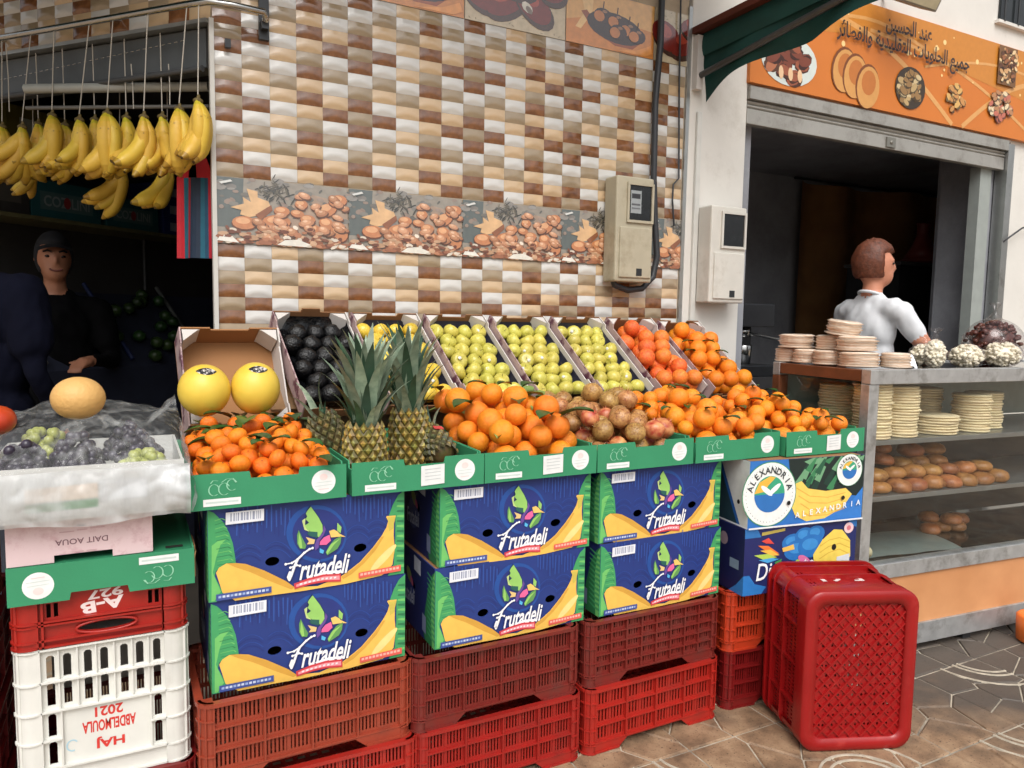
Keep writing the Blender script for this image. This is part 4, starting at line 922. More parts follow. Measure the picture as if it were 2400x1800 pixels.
green_tray('green tray turned upside down in the left stack under the pink box', (LX+.008, -1.005+GD/2, .853), 0, False, True)

# citrus: dimpled skin, tinted per fruit
def citrus(name, c1, c2, rough=.42, rand=.12, bump=.35, bs=150):
    m = mat(name, c1, rough, .05, 5, bump=bump, bscale=bs, rand=rand, var2=c2, sss=.0, spec=.45); return m
M_MAND = citrus('mandarin_skin', C(242, 118, 18), C(250, 138, 30)); M_ORNG = citrus('orange_skin', C(244, 132, 20), C(250, 150, 40)); M_GRAPEF = citrus('grapefruit_skin', C(236, 98, 42), C(246, 142, 56), rand=.16)
M_LEAF = mat('citrus_leaf', C(44, 84, 34), .38, .25, 30, rand=.25); M_LEAFL = mat('pale_leaf', C(136, 160, 84), .5, .2, 30, rand=.2); M_STEM = mat('stem_brown', C(84, 66, 40), .8, .2)
def fruit_mesh(name, m, prof='round', n=20, k=14, flat=.93):
    q = MB(); vv = []; 
    pr = []
    for i in range(k+1):
        th = -pi/2+pi*i/k; r = cos(th); z = sin(th)
        if prof == 'round': dim = .05*math.exp(-((1-z)/.04))+.03*math.exp(-((1+z)/.03)); z = z*flat-dim*(1 if z > 0 else -1)
        elif prof == 'apple':
            r = r*(1.0+.05*z); z = z*.92
            if i >= k-2: z = z-.17*(i-(k-3))*.6
            if i <= 1: z = z+.10*(2-i)
        pr.append((max(r, .001), z))
    q.lathe(pr, n)
    if prof == 'apple': q.tube([(0, 0, .55), (.03, 0, .8), (.08, .02, 1.0)], .03, 5, 1)
    elif prof == 'round': q.lathe([(.001, .87), (.07, .885), (.06, .9), (.001, .905)], 6, 1)
    return q.mesh(name, [m, M_STEM])
ME_MAND = fruit_mesh('mandarin', M_MAND, flat=.84); ME_ORNG = fruit_mesh('orange', M_ORNG, flat=.97); ME_GRAPEF = fruit_mesh('grapefruit', M_GRAPEF, flat=.95)
def leaf_mesh(m, nm='leaf'):
    q = MB(); ns = 6
    def fn(u, v):
        w = .30*sin(pi*min(1, v*.93+.05))**.75
        return ((u-.5)*2*w, v, .10*sin(v*2.6)+abs(u-.5)*.22*(1-v*.4)-.16*v*v)
    q.sheet(fn, 2, ns); q.tube([(0, -.16, 0), (0, 0, .0)], .018, 4)
    return q.mesh(nm, m)
ME_LEAF = leaf_mesh(M_LEAF); ME_LEAFL = leaf_mesh(M_LEAFL)
def rrot(): return (random.uniform(-.9, .9), random.uniform(-.9, .9), random.uniform(0, 6.28))
def fruit(name, me, p, r, label, cat, group, rot=None):
    o = put(name, me, None, p, rot or rrot()); o.scale = (r, r, r); return tag(o, label, cat, group)
def leaf_on(o, r, size, me=None, up=None):
    """leaf springing from a fruit: child, placed in the fruit's own scale"""
    l = put('leaf', me or ME_LEAF, o); Mi = o.matrix_basis.inverted()
    a = random.uniform(0, 6.28); d = Vector((cos(a)*.55, sin(a)*.55, .85)).normalized() if up is None else Vector(up).normalized()
    pos = o.location+d*r*1.0; dirn = Vector((cos(a+.6), sin(a+.6), random.uniform(-.1, .35))).normalized()
    side = dirn.cross(Vector((0, 0, 1))).normalized(); nn = side.cross(dirn)
    R = Matrix((side, dirn, nn)).transposed().to_4x4()
    l.matrix_parent_inverse = Matrix(); l.matrix_basis = Mi @ Matrix.Translation(pos) @ R @ Matrix.Diagonal((size, size, size, 1))
    return l
def heap(x0, x1, y0, y1, zf, n, rr, name, me, label, cat, group, leaves=0, lsize=.055, dome=.05, flat=1, top=9, K=50, lmes=None, seed=1, slope=.17):
    random.seed(seed); out = []
    P = pile(x0, x1, y0, y1, zf, [random.uniform(*rr) for _ in range(n)], K, dome, top, slope)
    for (x, y, z, r) in P: out.append((fruit(name, me, (x, y, z), r, label, cat, group), r))
    hi = sorted(out, key=lambda t: -t[0].location.z)[:max(1, int(len(out)*.6))]
    for k in range(leaves):
        o, r = random.choice(hi); leaf_on(o, r, lsize*random.uniform(.75, 1.3), random.choice(lmes) if lmes else None)
        o['label'] = 'leafy '+label; o['group'] = group+', with leaves'
    if out:
        tp_ = max(out, key=lambda t: t[0].location.z)[0]; tp_['label'] = 'topmost '+label; del tp_['group']
        fr_ = [t[0] for t in out if 'group' in t[0] and t[0]['group'] == group]
        for w_, kf in (('nearest the left front corner', lambda o: o.location.x+o.location.y-o.location.z*.6), ('nearest the right front corner', lambda o: -o.location.x+o.location.y-o.location.z*.6)):
            o = min(fr_, key=kf); o['label'] = label+', '+w_; del o['group']; fr_.remove(o)
    return out
IN = .012
def tray_rect(x0, y0=GY, d=.55): return (x0+IN, x0+GW-IN, y0+IN, y0+d)
FL = ZG+.022
heap(*tray_rect(-.18, GY, .54), FL, 124, (.0245, .0285), 'mandarin', ME_MAND, 'small deep orange mandarin in the leftmost green tray', 'mandarin', 'mandarins in the leftmost tray', 34, .075, slope=.09, dome=.07, K=60, seed=11)
heap(*tray_rect(.64, GY, .54), FL, 44, (.036, .0455), 'orange', ME_ORNG, 'big orange in the heaped tray beside the pineapples', 'orange', 'oranges heaped beside the pineapples', 18, .085, dome=.15, K=70, lmes=[ME_LEAF, ME_LEAF, ME_LEAFL], seed=5)
M_POME = mat('pomegranate_skin', C(178, 124, 70), .3, .3, 2.2, bump=.6, bscale=7, rand=.22, var2=C(206, 160, 96), dirt=C(122, 62, 38), dscale=2.6, dlim=(.5, .66)); M_POMER = mat('pomegranate_red', C(186, 66, 48), .35, .2, 1.6, var2=C(224, 160, 104), rand=.1)
def pome_mesh(m):
    q = MB(); k = 12; pr = []
    for i in range(k+1):
        th = -pi/2+pi*i/k; pr.append((max(.001, cos(th)*(1+.03*sin(5*th))), sin(th)*.9))
    q.lathe(pr, 14)
    for j in range(6):
        a = j*pi/3; q.add([(.2*cos(a-.4), .2*sin(a-.4), .84), (.2*cos(a+.4), .2*sin(a+.4), .84), (.3*cos(a), .3*sin(a), 1.14)], [(0, 1, 2)], 0)
    return q.mesh('pomegranate', m)
ME_POME = pome_mesh(M_POME); ME_POMER = pome_mesh(M_POMER)
pl = heap(*tray_rect(1.044, GY, .54), FL, 54, (.034, .041), 'pomegranate', ME_POME, 'wrinkled brown pomegranate in the fourth green tray', 'pomegranate', 'brown pomegranates', 0, dome=.12, K=60, seed=8)
front_pl = sorted(pl, key=lambda t: (t[0].location.y*1.0-t[0].location.z*1.3-t[0].location.x*.45))[:2]
for o, r in random.sample(pl, 9): o.data = ME_POMER; o['label'] = 'reddish pomegranate among the brown ones in the fourth green tray'; o['group'] = 'reddish pomegranates'
for o, r in front_pl: o.data = ME_POMER; tag(o, 'red and yellow pomegranate at the front of the brown pomegranates', 'pomegranate', 'red pomegranates')
heap(*tray_rect(1.456, GY, .54), FL, 66, (.026, .041), 'orange', ME_ORNG, 'orange in the tray just right of the pomegranates', 'orange', 'oranges right of the pomegranates', 18, .06, dome=.13, K=60, seed=21)
heap(*tray_rect(1.875, GY-.045, .54), FL, 68, (.025, .040), 'orange', ME_ORNG, 'orange in the rightmost green tray beside the counter', 'orange', 'oranges in the rightmost tray', 14, .06, dome=.16, K=60, seed=33)

# ---- tilted cardboard trays against the wall
M_WHITEC = mat('white_card', C(206, 200, 194), .6, .05, 10); M_LILAC = mat('lilac_card', C(176, 152, 150), .6, .12, 20, dirt=C(96, 52, 70), dscale=14, dlim=(.52, .6)); M_NAVYLINE = mat('navy_liner', C(24, 26, 44), .35, .2, 20)
M_BROWNC = mat('brown_card', C(136, 96, 62), .8, .08, 6, bump=.06, bscale=120)
def card_tray(label, x0, yu, zu, W, L, H, tilt, rz, liner=None, inside=None, hump=False):
    """x0, yu, zu: upper left rim corner; the tray slopes down towards the viewer"""
    ct, st = cos(tilt), sin(tilt)
    M = Matrix.Translation((x0, yu, zu)) @ Matrix.Rotation(rz, 4, 'Z') @ Matrix.Rotation(tilt, 4, 'X') @ Matrix.Translation((0, -L, -H))
    t = thing('cardboard_tray', label, 'tray', (0, 0, 0), 0, 'tilted cardboard trays against the wall'); t.matrix_world = M
    ins = inside or M_BROWNC; th = .005
    q = MB(); q.box((0, 0, 0), (W, L, th)); q.build('base', ins, t)
    for s in (0, 1):
        x = 0 if s == 0 else W-th
        q = MB(); q.prism([(.0, th), (L, th), (L, H), (L-.06, H), (L-.07, H-.012), (.07, H-.012), (.06, H), (0, H)], x, x+th, lambda u, v, a: (a, u, v)); q.build('side_panel', M_LILAC if s == 0 else M_WHITEC, t)
    for e in (0, 1):
        y = .0 if e == 0 else L-th; H0 = H; H = H0*(.5 if (e == 0 and tilt < .9) else 1)
        top = [(th, th), (W-th, th), (W-th, H)]+([(W*.63, H), (W*.62, H+.016), (W*.38, H+.016), (W*.37, H)] if (hump and e) else [(W*.7, H), (W*.69, H-.014), (W*.31, H-.014), (W*.3, H)])+[(th, H)]
        q = MB(); q.prism(top, y, y+th, lambda u, v, a: (u, a, v)); q.build('end_panel', ins, t); H = H0
    for s in (0, 1):
        for e in ((0, 1) if tilt > .9 else (1,)):
            cx = th if s == 0 else W-th; sx = 1 if s == 0 else -1; cy = .0+th if e == 0 else L-th; sy = 1 if e == 0 else -1
            q = MB(); fa = .062
            q.prism([(cx+sx*.004, cy+sy*.003), (cx+sx*fa, cy+sy*.003), (cx+sx*(fa-.008), cy+sy*.006), (cx+sx*.006, cy+sy*.045)], H*.18, H-.002, lambda u, v, a: (u, v, a)); q.build('corner_piece', M_WHITEC, t)
    if liner:
        q = MB()
        q.sheet(lambda u, v: (th+.003+(W-2*th-.006)*u, th+.003+(L-2*th-.006)*v, .008+(.05 if u in (0, 1) or v in (0, 1) else .006*sin(u*40)*sin(v*52))), 12, 18)
        q.build('liner', liner, t)
    return t, M
TILT = radians(39); LT = .48; WT = .292; HT = .09; RZ = radians(7); YU, ZU = -.098, 1.462
def tray_at(x, label, **k): return card_tray(label, x+.012, YU, ZU+k.pop('dz', 0), k.pop('W', WT), LT, HT, TILT, k.pop('rz', RZ), **k)
tb, Mb = tray_at(.172, 'cardboard tray of black film-wrapped fruit, left of the yellow apples', liner=None, hump=True, inside=M_BROWNC)
tl, Ml = tray_at(.472, 'cardboard tray of yellow apples behind the pineapple crowns', liner=M_NAVYLINE)
ta = [tray_at(x, lab, liner=M_NAVYLINE) for x, lab in [(.778, 'cardboard tray of green apples, leftmost of three alike'), (1.082, 'cardboard tray of green apples, middle one of three alike'), (1.388, 'cardboard tray of green apples, rightmost of three, beside the grapefruit')]]
tg, Mg = tray_at(1.692, 'cardboard tray of pinkish orange grapefruit')
to, Mo = tray_at(1.996, 'cardboard tray of oranges at the right end of the tilted row', dz=-.01)
def apple_mat(nm, c1, c2):
    m = mat(nm, c1, .3, .06, 4, rand=.14, var2=c2, spec=.5, dirt=C(150, 120, 50), dscale=2.5, dlim=(.66, .76)); return m
M_APPLE = apple_mat('green_apple_skin', C(192, 184, 72), C(214, 202, 104)); M_APPLEY = apple_mat('yellow_apple_skin', C(214, 180, 50), C(230, 202, 84))
ME_APPLE = fruit_mesh('apple', M_APPLE, 'apple', 18, 12); ME_APPLEY = fruit_mesh('apple', M_APPLEY, 'apple', 18, 12)
M_STICK = mat('sticker', C(220, 220, 214), .4, .02)
def grid_fruit(M, r, cols, label, cat, group, me, name, z0=.012, rows=None, L=LT, W=WT, skip=(), second=0):
    out = []; j = 0; y = .012+r
    while y < L-.01-r*.7 and (rows is None or j < rows):
        n = cols-(j % 2); 
        for i in range(n):
            x = W/2+(i-(n-1)/2)*(W-.013-2*r)/(cols-1) if cols > 1 else W/2
            if (i, j) in skip: continue
            p = M @ Vector((x+random.uniform(-.003, .003), y+random.uniform(-.003, .003), z0+r*.95+random.uniform(0, .006)))
            o = fruit(name, me, p, r*random.uniform(.95, 1.03), label if second == 2 else '%s%s from the left, %s row up, %s' % ('upper layer, ' if second else '', ORD[i], ORD[j], label), cat, group, (random.uniform(-1.3, 1.3), random.uniform(-1.3, 1.3), random.uniform(0, 6.28))); out.append(o)
        y += r*1.72; j += 1
    return out
random.seed(3)
def stick(o, r):
    d = (CAM-o.location).normalized(); d = (d+Vector((random.uniform(-.4, .4), random.uniform(-.4, .4), random.uniform(-.1, .5)))).normalized()
    q = MB(); q.lathe([(.22, .96), (.19, 1.0), (.001, 1.005)], 8); s = q.build('sticker', M_STICK, o)
    R = d.to_track_quat('Z', 'Y').to_matrix().to_4x4(); s.matrix_basis = o.matrix_basis.inverted() @ Matrix.Translation(o.location) @ R @ Matrix.Diagonal((r*.97, r*.97, r*.97, 1))
for k, (t_, M_) in enumerate(ta):
    fl = grid_fruit(M_, .0352, 4, ['apple in the leftmost green apple tray', 'apple in the middle green apple tray', 'apple in the rightmost green apple tray'][k], 'apple', ['apples in the leftmost apple tray', 'apples in the middle apple tray', 'apples in the rightmost apple tray'][k], ME_APPLE, 'apple')
    for o in random.sample(fl, 7): stick(o, o.scale[0])
fl = grid_fruit(Ml, .0352, 4, 'yellow apple in the tray behind the pineapple crowns', 'apple', 'yellow apples', ME_APPLEY, 'apple')
for o in random.sample(fl, 5): stick(o, o.scale[0])
# grapefruit and oranges: a full layer and a second one nestled on it
def two_layers(M, r, me, name, label, cat, group, leaves=0):
    fl = grid_fruit(M, r, 3, label, cat, group, me, name, .006)
    f2 = grid_fruit(M, r*.97, 3, label, cat, group, me, name, .006+r*1.15, rows=6, skip=[(0, 1), (2, 2), (0, 4), (1, 5)], second=1)
    for k in range(leaves): o = random.choice(f2 or fl); leaf_on(o, o.scale[0], .06)
two_layers(Mg, .0415, ME_GRAPEF, 'grapefruit', 'grapefruit in the tilted tray', 'grapefruit', 'grapefruit in the tilted tray')
two_layers(Mo, .0415, ME_ORNG, 'orange', 'orange in the tilted end tray', 'orange', 'oranges in the tilted end tray', 9)
# black film-wrapped fruit
M_FILM = mat('black_film', C(10, 11, 14), .2, .3, 30, bump=1.0, bscale=60, spec=.5); M_BFRUIT = mat('dark_fruit', C(6, 6, 8), .34, .4, 2, bump=1.0, bscale=5, rand=.2)
q = MB()
q.sheet(lambda u, v: (.007+.278*u, .007+.466*v, .012+(.058 if u in (0, 1) or v in (0, 1) else .010+.012*sin(u*23+v*9)*cos(v*31))), 16, 24); fo = q.build('film', M_FILM, tb)
def rough_ball(name, m, seed, n=14, k=10, amp=.08):
    q = MB(); q.ell((0, 0, 0), (1, 1, .92), n, k); rnd = random.Random(seed)
    q.v = [tuple(Vector(p)*(1+rnd.uniform(-amp, amp))) for p in q.v]; return q.mesh(name, m)
ME_BF = rough_ball('wrapped_fruit', M_BFRUIT, 4)
grid_fruit(Mb, .039, 4, 'dark fruit in the black film tray', 'fruit', 'dark film-wrapped fruit', ME_BF, 'wrapped_fruit', .016)

# ---- melons: two yellow ones in a steep tray, one pale round one on the wrapped grapes
tm, Mm = card_tray('steep white-cornered cardboard tray holding two yellow melons', -.148, -.24, 1.40, .335, .36, .12, radians(62), radians(5), inside=mat('tan_card', C(160, 112, 68), .75, .06, 5))
M_MELON = mat('melon_skin', C(228, 190, 60), .4, .06, 6, bump=.25, bscale=30, var2=C(238, 206, 84), dirt=C(196, 160, 60), dscale=30, dlim=(.66, .8)); M_CANT = mat('pale_melon_skin', C(214, 168, 100), .55, .06, 10, bump=.5, bscale=110)
def melon(px, py, y, rx, rz_, label, m=M_MELON, sticker=True):
    p = atY(px, py, y); q = MB(); q.ell((0, 0, 0), (rx, rx, rz_), 28, 18)
    o = tag(q.build('melon', m, None, p, (-.15, .05, 0)), label, 'melon', 'melons')
    if sticker:
        q = MB(); q.sheet(lambda u, v: tuple(Vector((rx*1.004*sin((u-.5)*1.15)*cos((.76)+(v-.5)*.40*(1-(2*u-1)**2)), -rx*1.004*cos((u-.5)*1.15)*cos((.76)+(v-.5)*.40*(1-(2*u-1)**2)), rz_*1.004*sin((.76)+(v-.5)*.40*(1-(2*u-1)**2))))), 10, 6)
        s = q.build('sticker', mat('melon_sticker', C(40, 38, 40), .35, .3, 60, dirt=C(220, 214, 206), dscale=90, dlim=(.5, .56)), o)
    return o
melon(479, 915, -.50, .0785, .0825, 'yellow melon with a dark sticker, left of the two in the steep tray'); melon(599, 910, -.485, .0775, .085, 'yellow melon with a dark sticker, right of the two in the steep tray')

# ---- pineapples
def pine_material():
    m = bpy.data.materials.new('pineapple_skin'); m.use_nodes = True; n = m.node_tree.nodes; l = m.node_tree.links; p = n['Principled BSDF']; p.inputs['Roughness'].default_value = .5
    a = n.new('ShaderNodeVertexColor'); a.layer_name = 'ink'; tc = n.new('ShaderNodeTexCoord'); nz = n.new('ShaderNodeTexNoise'); nz.inputs['Scale'].default_value = 70; nz.inputs['Detail'].default_value = 5; l.new(tc.outputs['Object'], nz.inputs['Vector'])
    mx = n.new('ShaderNodeMix'); mx.data_type = 'RGBA'; mx.blend_type = 'MULTIPLY'; mx.inputs['Factor'].default_value = .7; l.new(a.outputs[0], mx.inputs['A']); l.new(nz.outputs[1], mx.inputs['B'])
    g = n.new('ShaderNodeGamma'); g.inputs[1].default_value = .8; l.new(mx.outputs['Result'], g.inputs[0]); l.new(g.outputs[0], p.inputs['Base Color']); return m
M_PINE = pine_material(); M_PLEAF = mat('pineapple_leaf', C(116, 142, 120), .5, .2, 6, rand=.35, var2=C(166, 182, 154)); M_PLEAF2 = mat('pineapple_leaf_dark', C(60, 90, 68), .45, .2, 6, rand=.3)
def pine_body(dark):
    q = MB(); rnd = random.Random(dark); H, R = .17, .056; nr, nc = 9, 13
    for j in range(nr):
        for i in range(nc):
            t = (j+.5)/nr; a = 2*pi*(i+.5*(j % 2))/nc; z = H*t; r = R*(.55+.45*sin(pi*(.12+.8*t))**.6)
            da = pi/nc*1.03; dz = H/nr*.98
            def pt(aa, zz, rr): return (rr*cos(aa), rr*sin(aa), zz)
            base = rnd.choice([(196, 160, 60), (176, 150, 56), (150, 134, 50), (206, 178, 84)] if not dark else [(96, 92, 48), (120, 108, 54), (80, 84, 46), (140, 122, 60)])
            c1 = C(*base); c2 = C(*[int(v*.62) for v in base[:2]], int(base[2]*.6))
            P4 = [pt(a-da, z, r), pt(a, z-dz, r), pt(a+da, z, r), pt(a, z+dz, r)]; I4 = [pt(a-da*.5, z, r+.006), pt(a, z-dz*.5, r+.006), pt(a+da*.5, z, r+.006), pt(a, z+dz*.5, r+.006)]; ctr = pt(a, z+.001, r+.0095)
            q.add(P4+I4, [(0, 1, 5, 4), (1, 2, 6, 5), (2, 3, 7, 6), (3, 0, 4, 7)], 0, False, c2); q.add(I4+[ctr], [(0, 1, 4), (1, 2, 4), (2, 3, 4), (3, 0, 4)], 0, False, c1)
    q.lathe([(.02, .0), (R*.9, .02), (R*.97, H*.5), (R*.85, H*.93), (.012, H)], 14, 0); 
    for k in range(len(q.c)): 
        if q.c[k] is None: q.c[k] = C(88, 74, 36)
    return q.mesh('body', M_PINE)
def pine_leaf():
    q = MB(); n = 7
    def fn(u, v): 
        w = .5*(1-v)**.7*(.8+.4*v); return ((u-.5)*2*w*.13, .30*v*v*.9, v*(1-.12*v)+0)
    vv = []
    for j in range(n+1):
        v = j/n; w = .135*(1-v)**.7+.002
        for s, d in ((-1, .035), (0, 0), (1, .035)): vv.append((s*w, -(.02+.24*v*v*v)+(-d*(1-v)), v))
    q.add(vv, [(j*3+i, j*3+i+1, (j+1)*3+i+1, (j+1)*3+i) for j in range(n) for i in range(2)], 0, True)
    return q
PBODY = [pine_body(0), pine_body(1)]; PL1 = pine_leaf().mesh('leaf', M_PLEAF); PL2 = pine_leaf().mesh('leaf', M_PLEAF2)
def pineapple(label, p, rot, sc=1, dark=0, nleaf=60, crown=.27, seed=1):
    rnd = random.Random(seed); t = thing('pineapple', label, 'pineapple', p, 0, 'pineapples', rot)
    b = put('body', PBODY[dark], t); b.scale = (sc, sc, sc)
    for k in range(nleaf):
        f = k/nleaf; a = k*2.399; tiltl = .50*(1-f)**1.1+.02; L_ = crown*(.42+.58*min(1, f*1.5+.12))*rnd.uniform(.88, 1.08)
        l = put('leaf', PL1 if rnd.random() < .6 else PL2, t); r0 = .026*(1-f)
        l.matrix_basis = Matrix.Translation((r0*sin(a), -r0*cos(a), .155*sc+.06*f)) @ Matrix.Rotation(a, 4, 'Z') @ Matrix.Rotation(tiltl+rnd.uniform(-.07, .07), 4, 'X') @ Matrix.Diagonal((L_*.9, L_, L_, 1))
    return t
PB = ZG+.008
def at_xy(px, py, y): v = atY(px, py, y); return v
pa = atY(850, 1050, -.90); pineapple('pineapple with a tall spiky crown, front left of the pair', (pa.x, -.92, PB), (.03, 0, 0), 1.05, 0, 50, .24, 3)
pb = atY(962, 1030, -.80); pineapple('pineapple with a tall spiky crown, right of the pair', (pb.x, -.80, PB+.012), (-.04, .03, 1), 1.08, 0, 50, .24, 8)
pc = atY(793, 1000, -.72); pineapple('dark pineapple at the left corner of its tray, crown hidden behind', (pc.x, -.74, PB+.02), (-.5, -.15, .3), 1.0, 1, 5, .12, 5)
pd = atY(1032, 1020, -.86); pd_t = pineapple('small dark pineapple with a red tag lying at the right of its tray', (pd.x, -.90, PB+.055), (-1.2, .1, .1), .88, 1, 14, .16, 6)
q = MB(); q.box((-.016, -.0565, .08), (.016, -.054, .098)); q.build('tag', mat('red_tag', C(200, 70, 70), .5), pd_t)
# ================================================================ LEFT SHOP: rail, bananas, dark interior
M_CHROME = mat('chrome', C(190, 190, 188), .2, .05, 20, metal=1.0); M_DKSTEEL = mat('dark_steel', C(60, 62, 64), .45, .1, metal=.5)
rail = thing('banana_rail', 'bent chrome tube along the shop front carrying the bananas', 'rail')
OFF = .07
def onbar(s): v = LN(s, -OFF, 2.55); return v
pts = [onbar(1.9), onbar(1.0), onbar(.12), onbar(.05), Vector((-.02, -.075, 2.55)), Vector((.06, -.085, 2.55)), Vector((.17, -.085, 2.548)), Vector((.178, -.07, 2.53)), Vector((.178, -.0, 2.528))]
mb = MB(); mb.tube(pts, .0125, 10); mb.build('tube', M_CHROME, rail)
for s in (.45, 1.1): mb = MB(); mb.tube([onbar(s), LN(s, 0, 2.57)], .007, 6); mb.build('bracket', M_CHROME, rail)
mb = MB(); mb.box((.16, -.03, 2.47), (.196, -.01, 2.62)); mb.box((.165, -.06, 2.50), (.19, -.03, 2.53)); mb.build('wall_bracket', M_DKSTEEL, rail)
mb = MB(); mb.box((.04, -.03, 2.42), (.06, -.01, 2.45)); mb.build('wall_bracket', M_DKSTEEL, rail)
def atBar(px, py, off=-OFF):
    d = _ray(px, py); t = (off-CAM.dot(Nd))/d.dot(Nd); return CAM+d*t
def banana_material():
    m = mat('banana_skin', C(224, 180, 56), .45, .08, 9, rand=.14, var2=C(232, 196, 80), dirt=C(120, 84, 30), dscale=26, dlim=(.66, .74))
    n = m.node_tree.nodes; l = m.node_tree.links; p = n['Principled BSDF']; src = p.inputs['Base Color'].links[0].from_socket
    a = n.new('ShaderNodeVertexColor'); a.layer_name = 'ink'; mx = n.new('ShaderNodeMix'); mx.data_type = 'RGBA'; mx.blend_type = 'MULTIPLY'; mx.inputs['Factor'].default_value = 1
    l.new(src, mx.inputs['A']); l.new(a.outputs[0], mx.inputs['B']); l.new(mx.outputs['Result'], p.inputs['Base Color']); return m
M_BAN = banana_material()
def banana_mesh(R=.165, span=1.2, L0=.02, rad=.021):
    q = MB(); n = 12; path = []; rr = []
    for i in range(n+1):
        t = i/n; a = t*span; path.append(Vector((R*(sin(a+.0)-0), 0, -R*(1-cos(a)))))
        w = min(1, .38+2.6*t)*min(1, .28+3.6*(1-t)); rr.append(rad*(w if .04 < t < .97 else w*.8))
    # tube with a slightly five-sided section, stem end narrow and greener, tip dark
    vv = []; k = 10
    for i, p in enumerate(path):
        t = (path[min(i+1, n)]-path[max(i-1, 0)]).normalized(); b = Vector((0, 1, 0)); a = b.cross(t)
        for j in range(k): th = 2*pi*j/k; r = rr[i]*(1+.06*cos(5*th)); vv.append(p+(a*cos(th)+b*sin(th))*r)
    for i in range(n):
        c_ = (.75, .95, .45, 1) if i < 1 else (.93, 1, .8, 1) if i < 2 else (1, 1, 1, 1) if i < n-1 else (.55, .5, .4, 1)
        q.add(vv[i*k:(i+2)*k], [(j, (j+1) % k, k+(j+1) % k, k+j) for j in range(k)], 0, True, c_)
    q.add(vv[-k:], [tuple(range(k))], 0, False, (.12, .1, .08, 1)); q.add(vv[:k], [tuple(reversed(range(k)))], 0, False, (.6, .7, .3, 1))
    return q.mesh('banana', M_BAN)
ME_BAN = [banana_mesh(), banana_mesh(.15, 1.3, .02, .0225)]
M_CROWN = mat('banana_crown', C(104, 88, 46), .7, .3, 40, dirt=C(60, 46, 30), dscale=20); M_STRING = mat('nylon_string', C(196, 190, 178), .6, .05)
def bunch(label, p, yaw, n=6, lean=0, size=1, top=None, seed=1, spread=1.0):
    """crown at p; fingers hang and sweep towards yaw"""
    rnd = random.Random(seed); t = thing('banana_bunch', label, 'bananas', p, 0, 'banana bunches hung on strings')
    for k in range(n):
        lay = k % 2; f = (k-(n-1)/2)/max(1, (n-1)/2)
        o = put('banana', ME_BAN[k % 2], t); sc = size*rnd.uniform(.92, 1.06)
        # banana mesh runs along +X curving to -Z: tip it down, then fan round the vertical
        o.matrix_basis = Matrix.Translation((0.004*f, .004*f, -.012-lay*.006)) @ Matrix.Rotation(yaw+f*.75*spread+lay*.12, 4, 'Z') @ Matrix.Rotation(radians(112-lay*15)-abs(f)*.10+lean+rnd.uniform(-.05, .05), 4, 'Y') @ Matrix.Rotation(pi, 4, 'X') @ Matrix.Diagonal((sc, sc, sc, 1))
    q = MB(); q.ell((0, 0, -.010), (.018, .013, .012), 8, 6); q.tube([(0, 0, -.004), (.003, 0, .012)], [.008, .005], 6); q.build('crown', M_CROWN, t)
    if top is not None:
        q = MB(); q.tube([(0, 0, .012), tuple(Vector(top)-Vector(p))], .0022, 5); q.build('string', M_STRING, t)
    return t
AW = atan2(Ld.y, Ld.x)            # direction along the shop front, away from the corner
BL2 = [(90, 285, 4), (152, 288, 4), (222, 275, 5), (296, 270, 5), (380, 268, 4)]
BL = [(5, 292, 0, 290, 16, -.05, 'half cut by the picture edge'), (52, 292, 70, 105, 6, -.5, 'with thick fingers next to the left picture edge'), (122, 265, 125, 90, 7, .1, 'third from the left in the upper row'), (186, 275, 208, 85, 6, .15, 'fourth from the left, tucked behind its right neighbour'),
      (251, 260, 264, 72, 7, .35, 'biggest, in the middle of the upper row'), (337, 268, 346, 60, 7, .05, 'fifth group, right of the biggest bunch'), (420, 250, 438, 45, 5, .55, 'leaning left beside the rightmost bunch'), (464, 230, 466, 38, 7, .3, 'rightmost and highest, against the tiled wall')]
for i, (px, py, tx, ty, n, ln, nm) in enumerate(BL):
    n = min(n+2, 9); p = atBar(px, py, -OFF-.01*(i % 2)); tp = atBar(tx, 60); tp.z = 2.55-.012; q = atBar(tx if tx else 2, 40); tp.x, tp.y = q.x, q.y
    bunch('yellow banana bunch on a string, '+nm, p, AW+[.4, -.2, .1, .35, .0, .5, .1, .7][i], n, ln*.5, [1.2, 1.28, 1.2, 1.12, 1.32, 1.2, 1.22, 1.2][i], tp, 40+i, 1.45)
for i, (px, py, n, nm) in enumerate([(78, 372, 3, 'short one showing below the left bunches'), (281, 378, 6, 'hanging lower and further back in the middle'), (392, 375, 3, 'narrow one hanging low next to the striped bag')]):
    p = atBar(px, py, .14); bunch('shaded banana bunch inside the shop front, '+nm, p, AW+[.2, .4, 1.2][i], n, -.18, [.9, 1.25, 1.2][i], Vector((p.x+.01, p.y, 2.49)), 70+i, .9)
for i, (px, py, n) in enumerate(BL2):
    p = atBar(px, py, .0); bunch('banana bunch tucked behind the front row, %s from the left' % ORD[i], p, AW+.3+.25*i, n+2, .05, 1.2, Vector((p.x, p.y, 2.5)), 90+i, 1.5)
# loose strings
for i, (x0, y0, x1, y1) in enumerate([(14, 100, 22, 262), (307, 150, 313, 255), (395, 150, 398, 245)]):
    a = atBar(x0, y0, .0 if i else -OFF); b = atBar(x1, y1, .0 if i else -OFF); mb = MB(); mb.tube([a, (a+b)/2+Vector((.002, 0, 0)), b], .002, 5)
    tag(mb.build('string', M_STRING), ['empty white string at the left end of the banana rail', 'empty white string between two middle banana bunches', 'empty white string left of the leaning bunch'][i], 'string', 'empty strings')
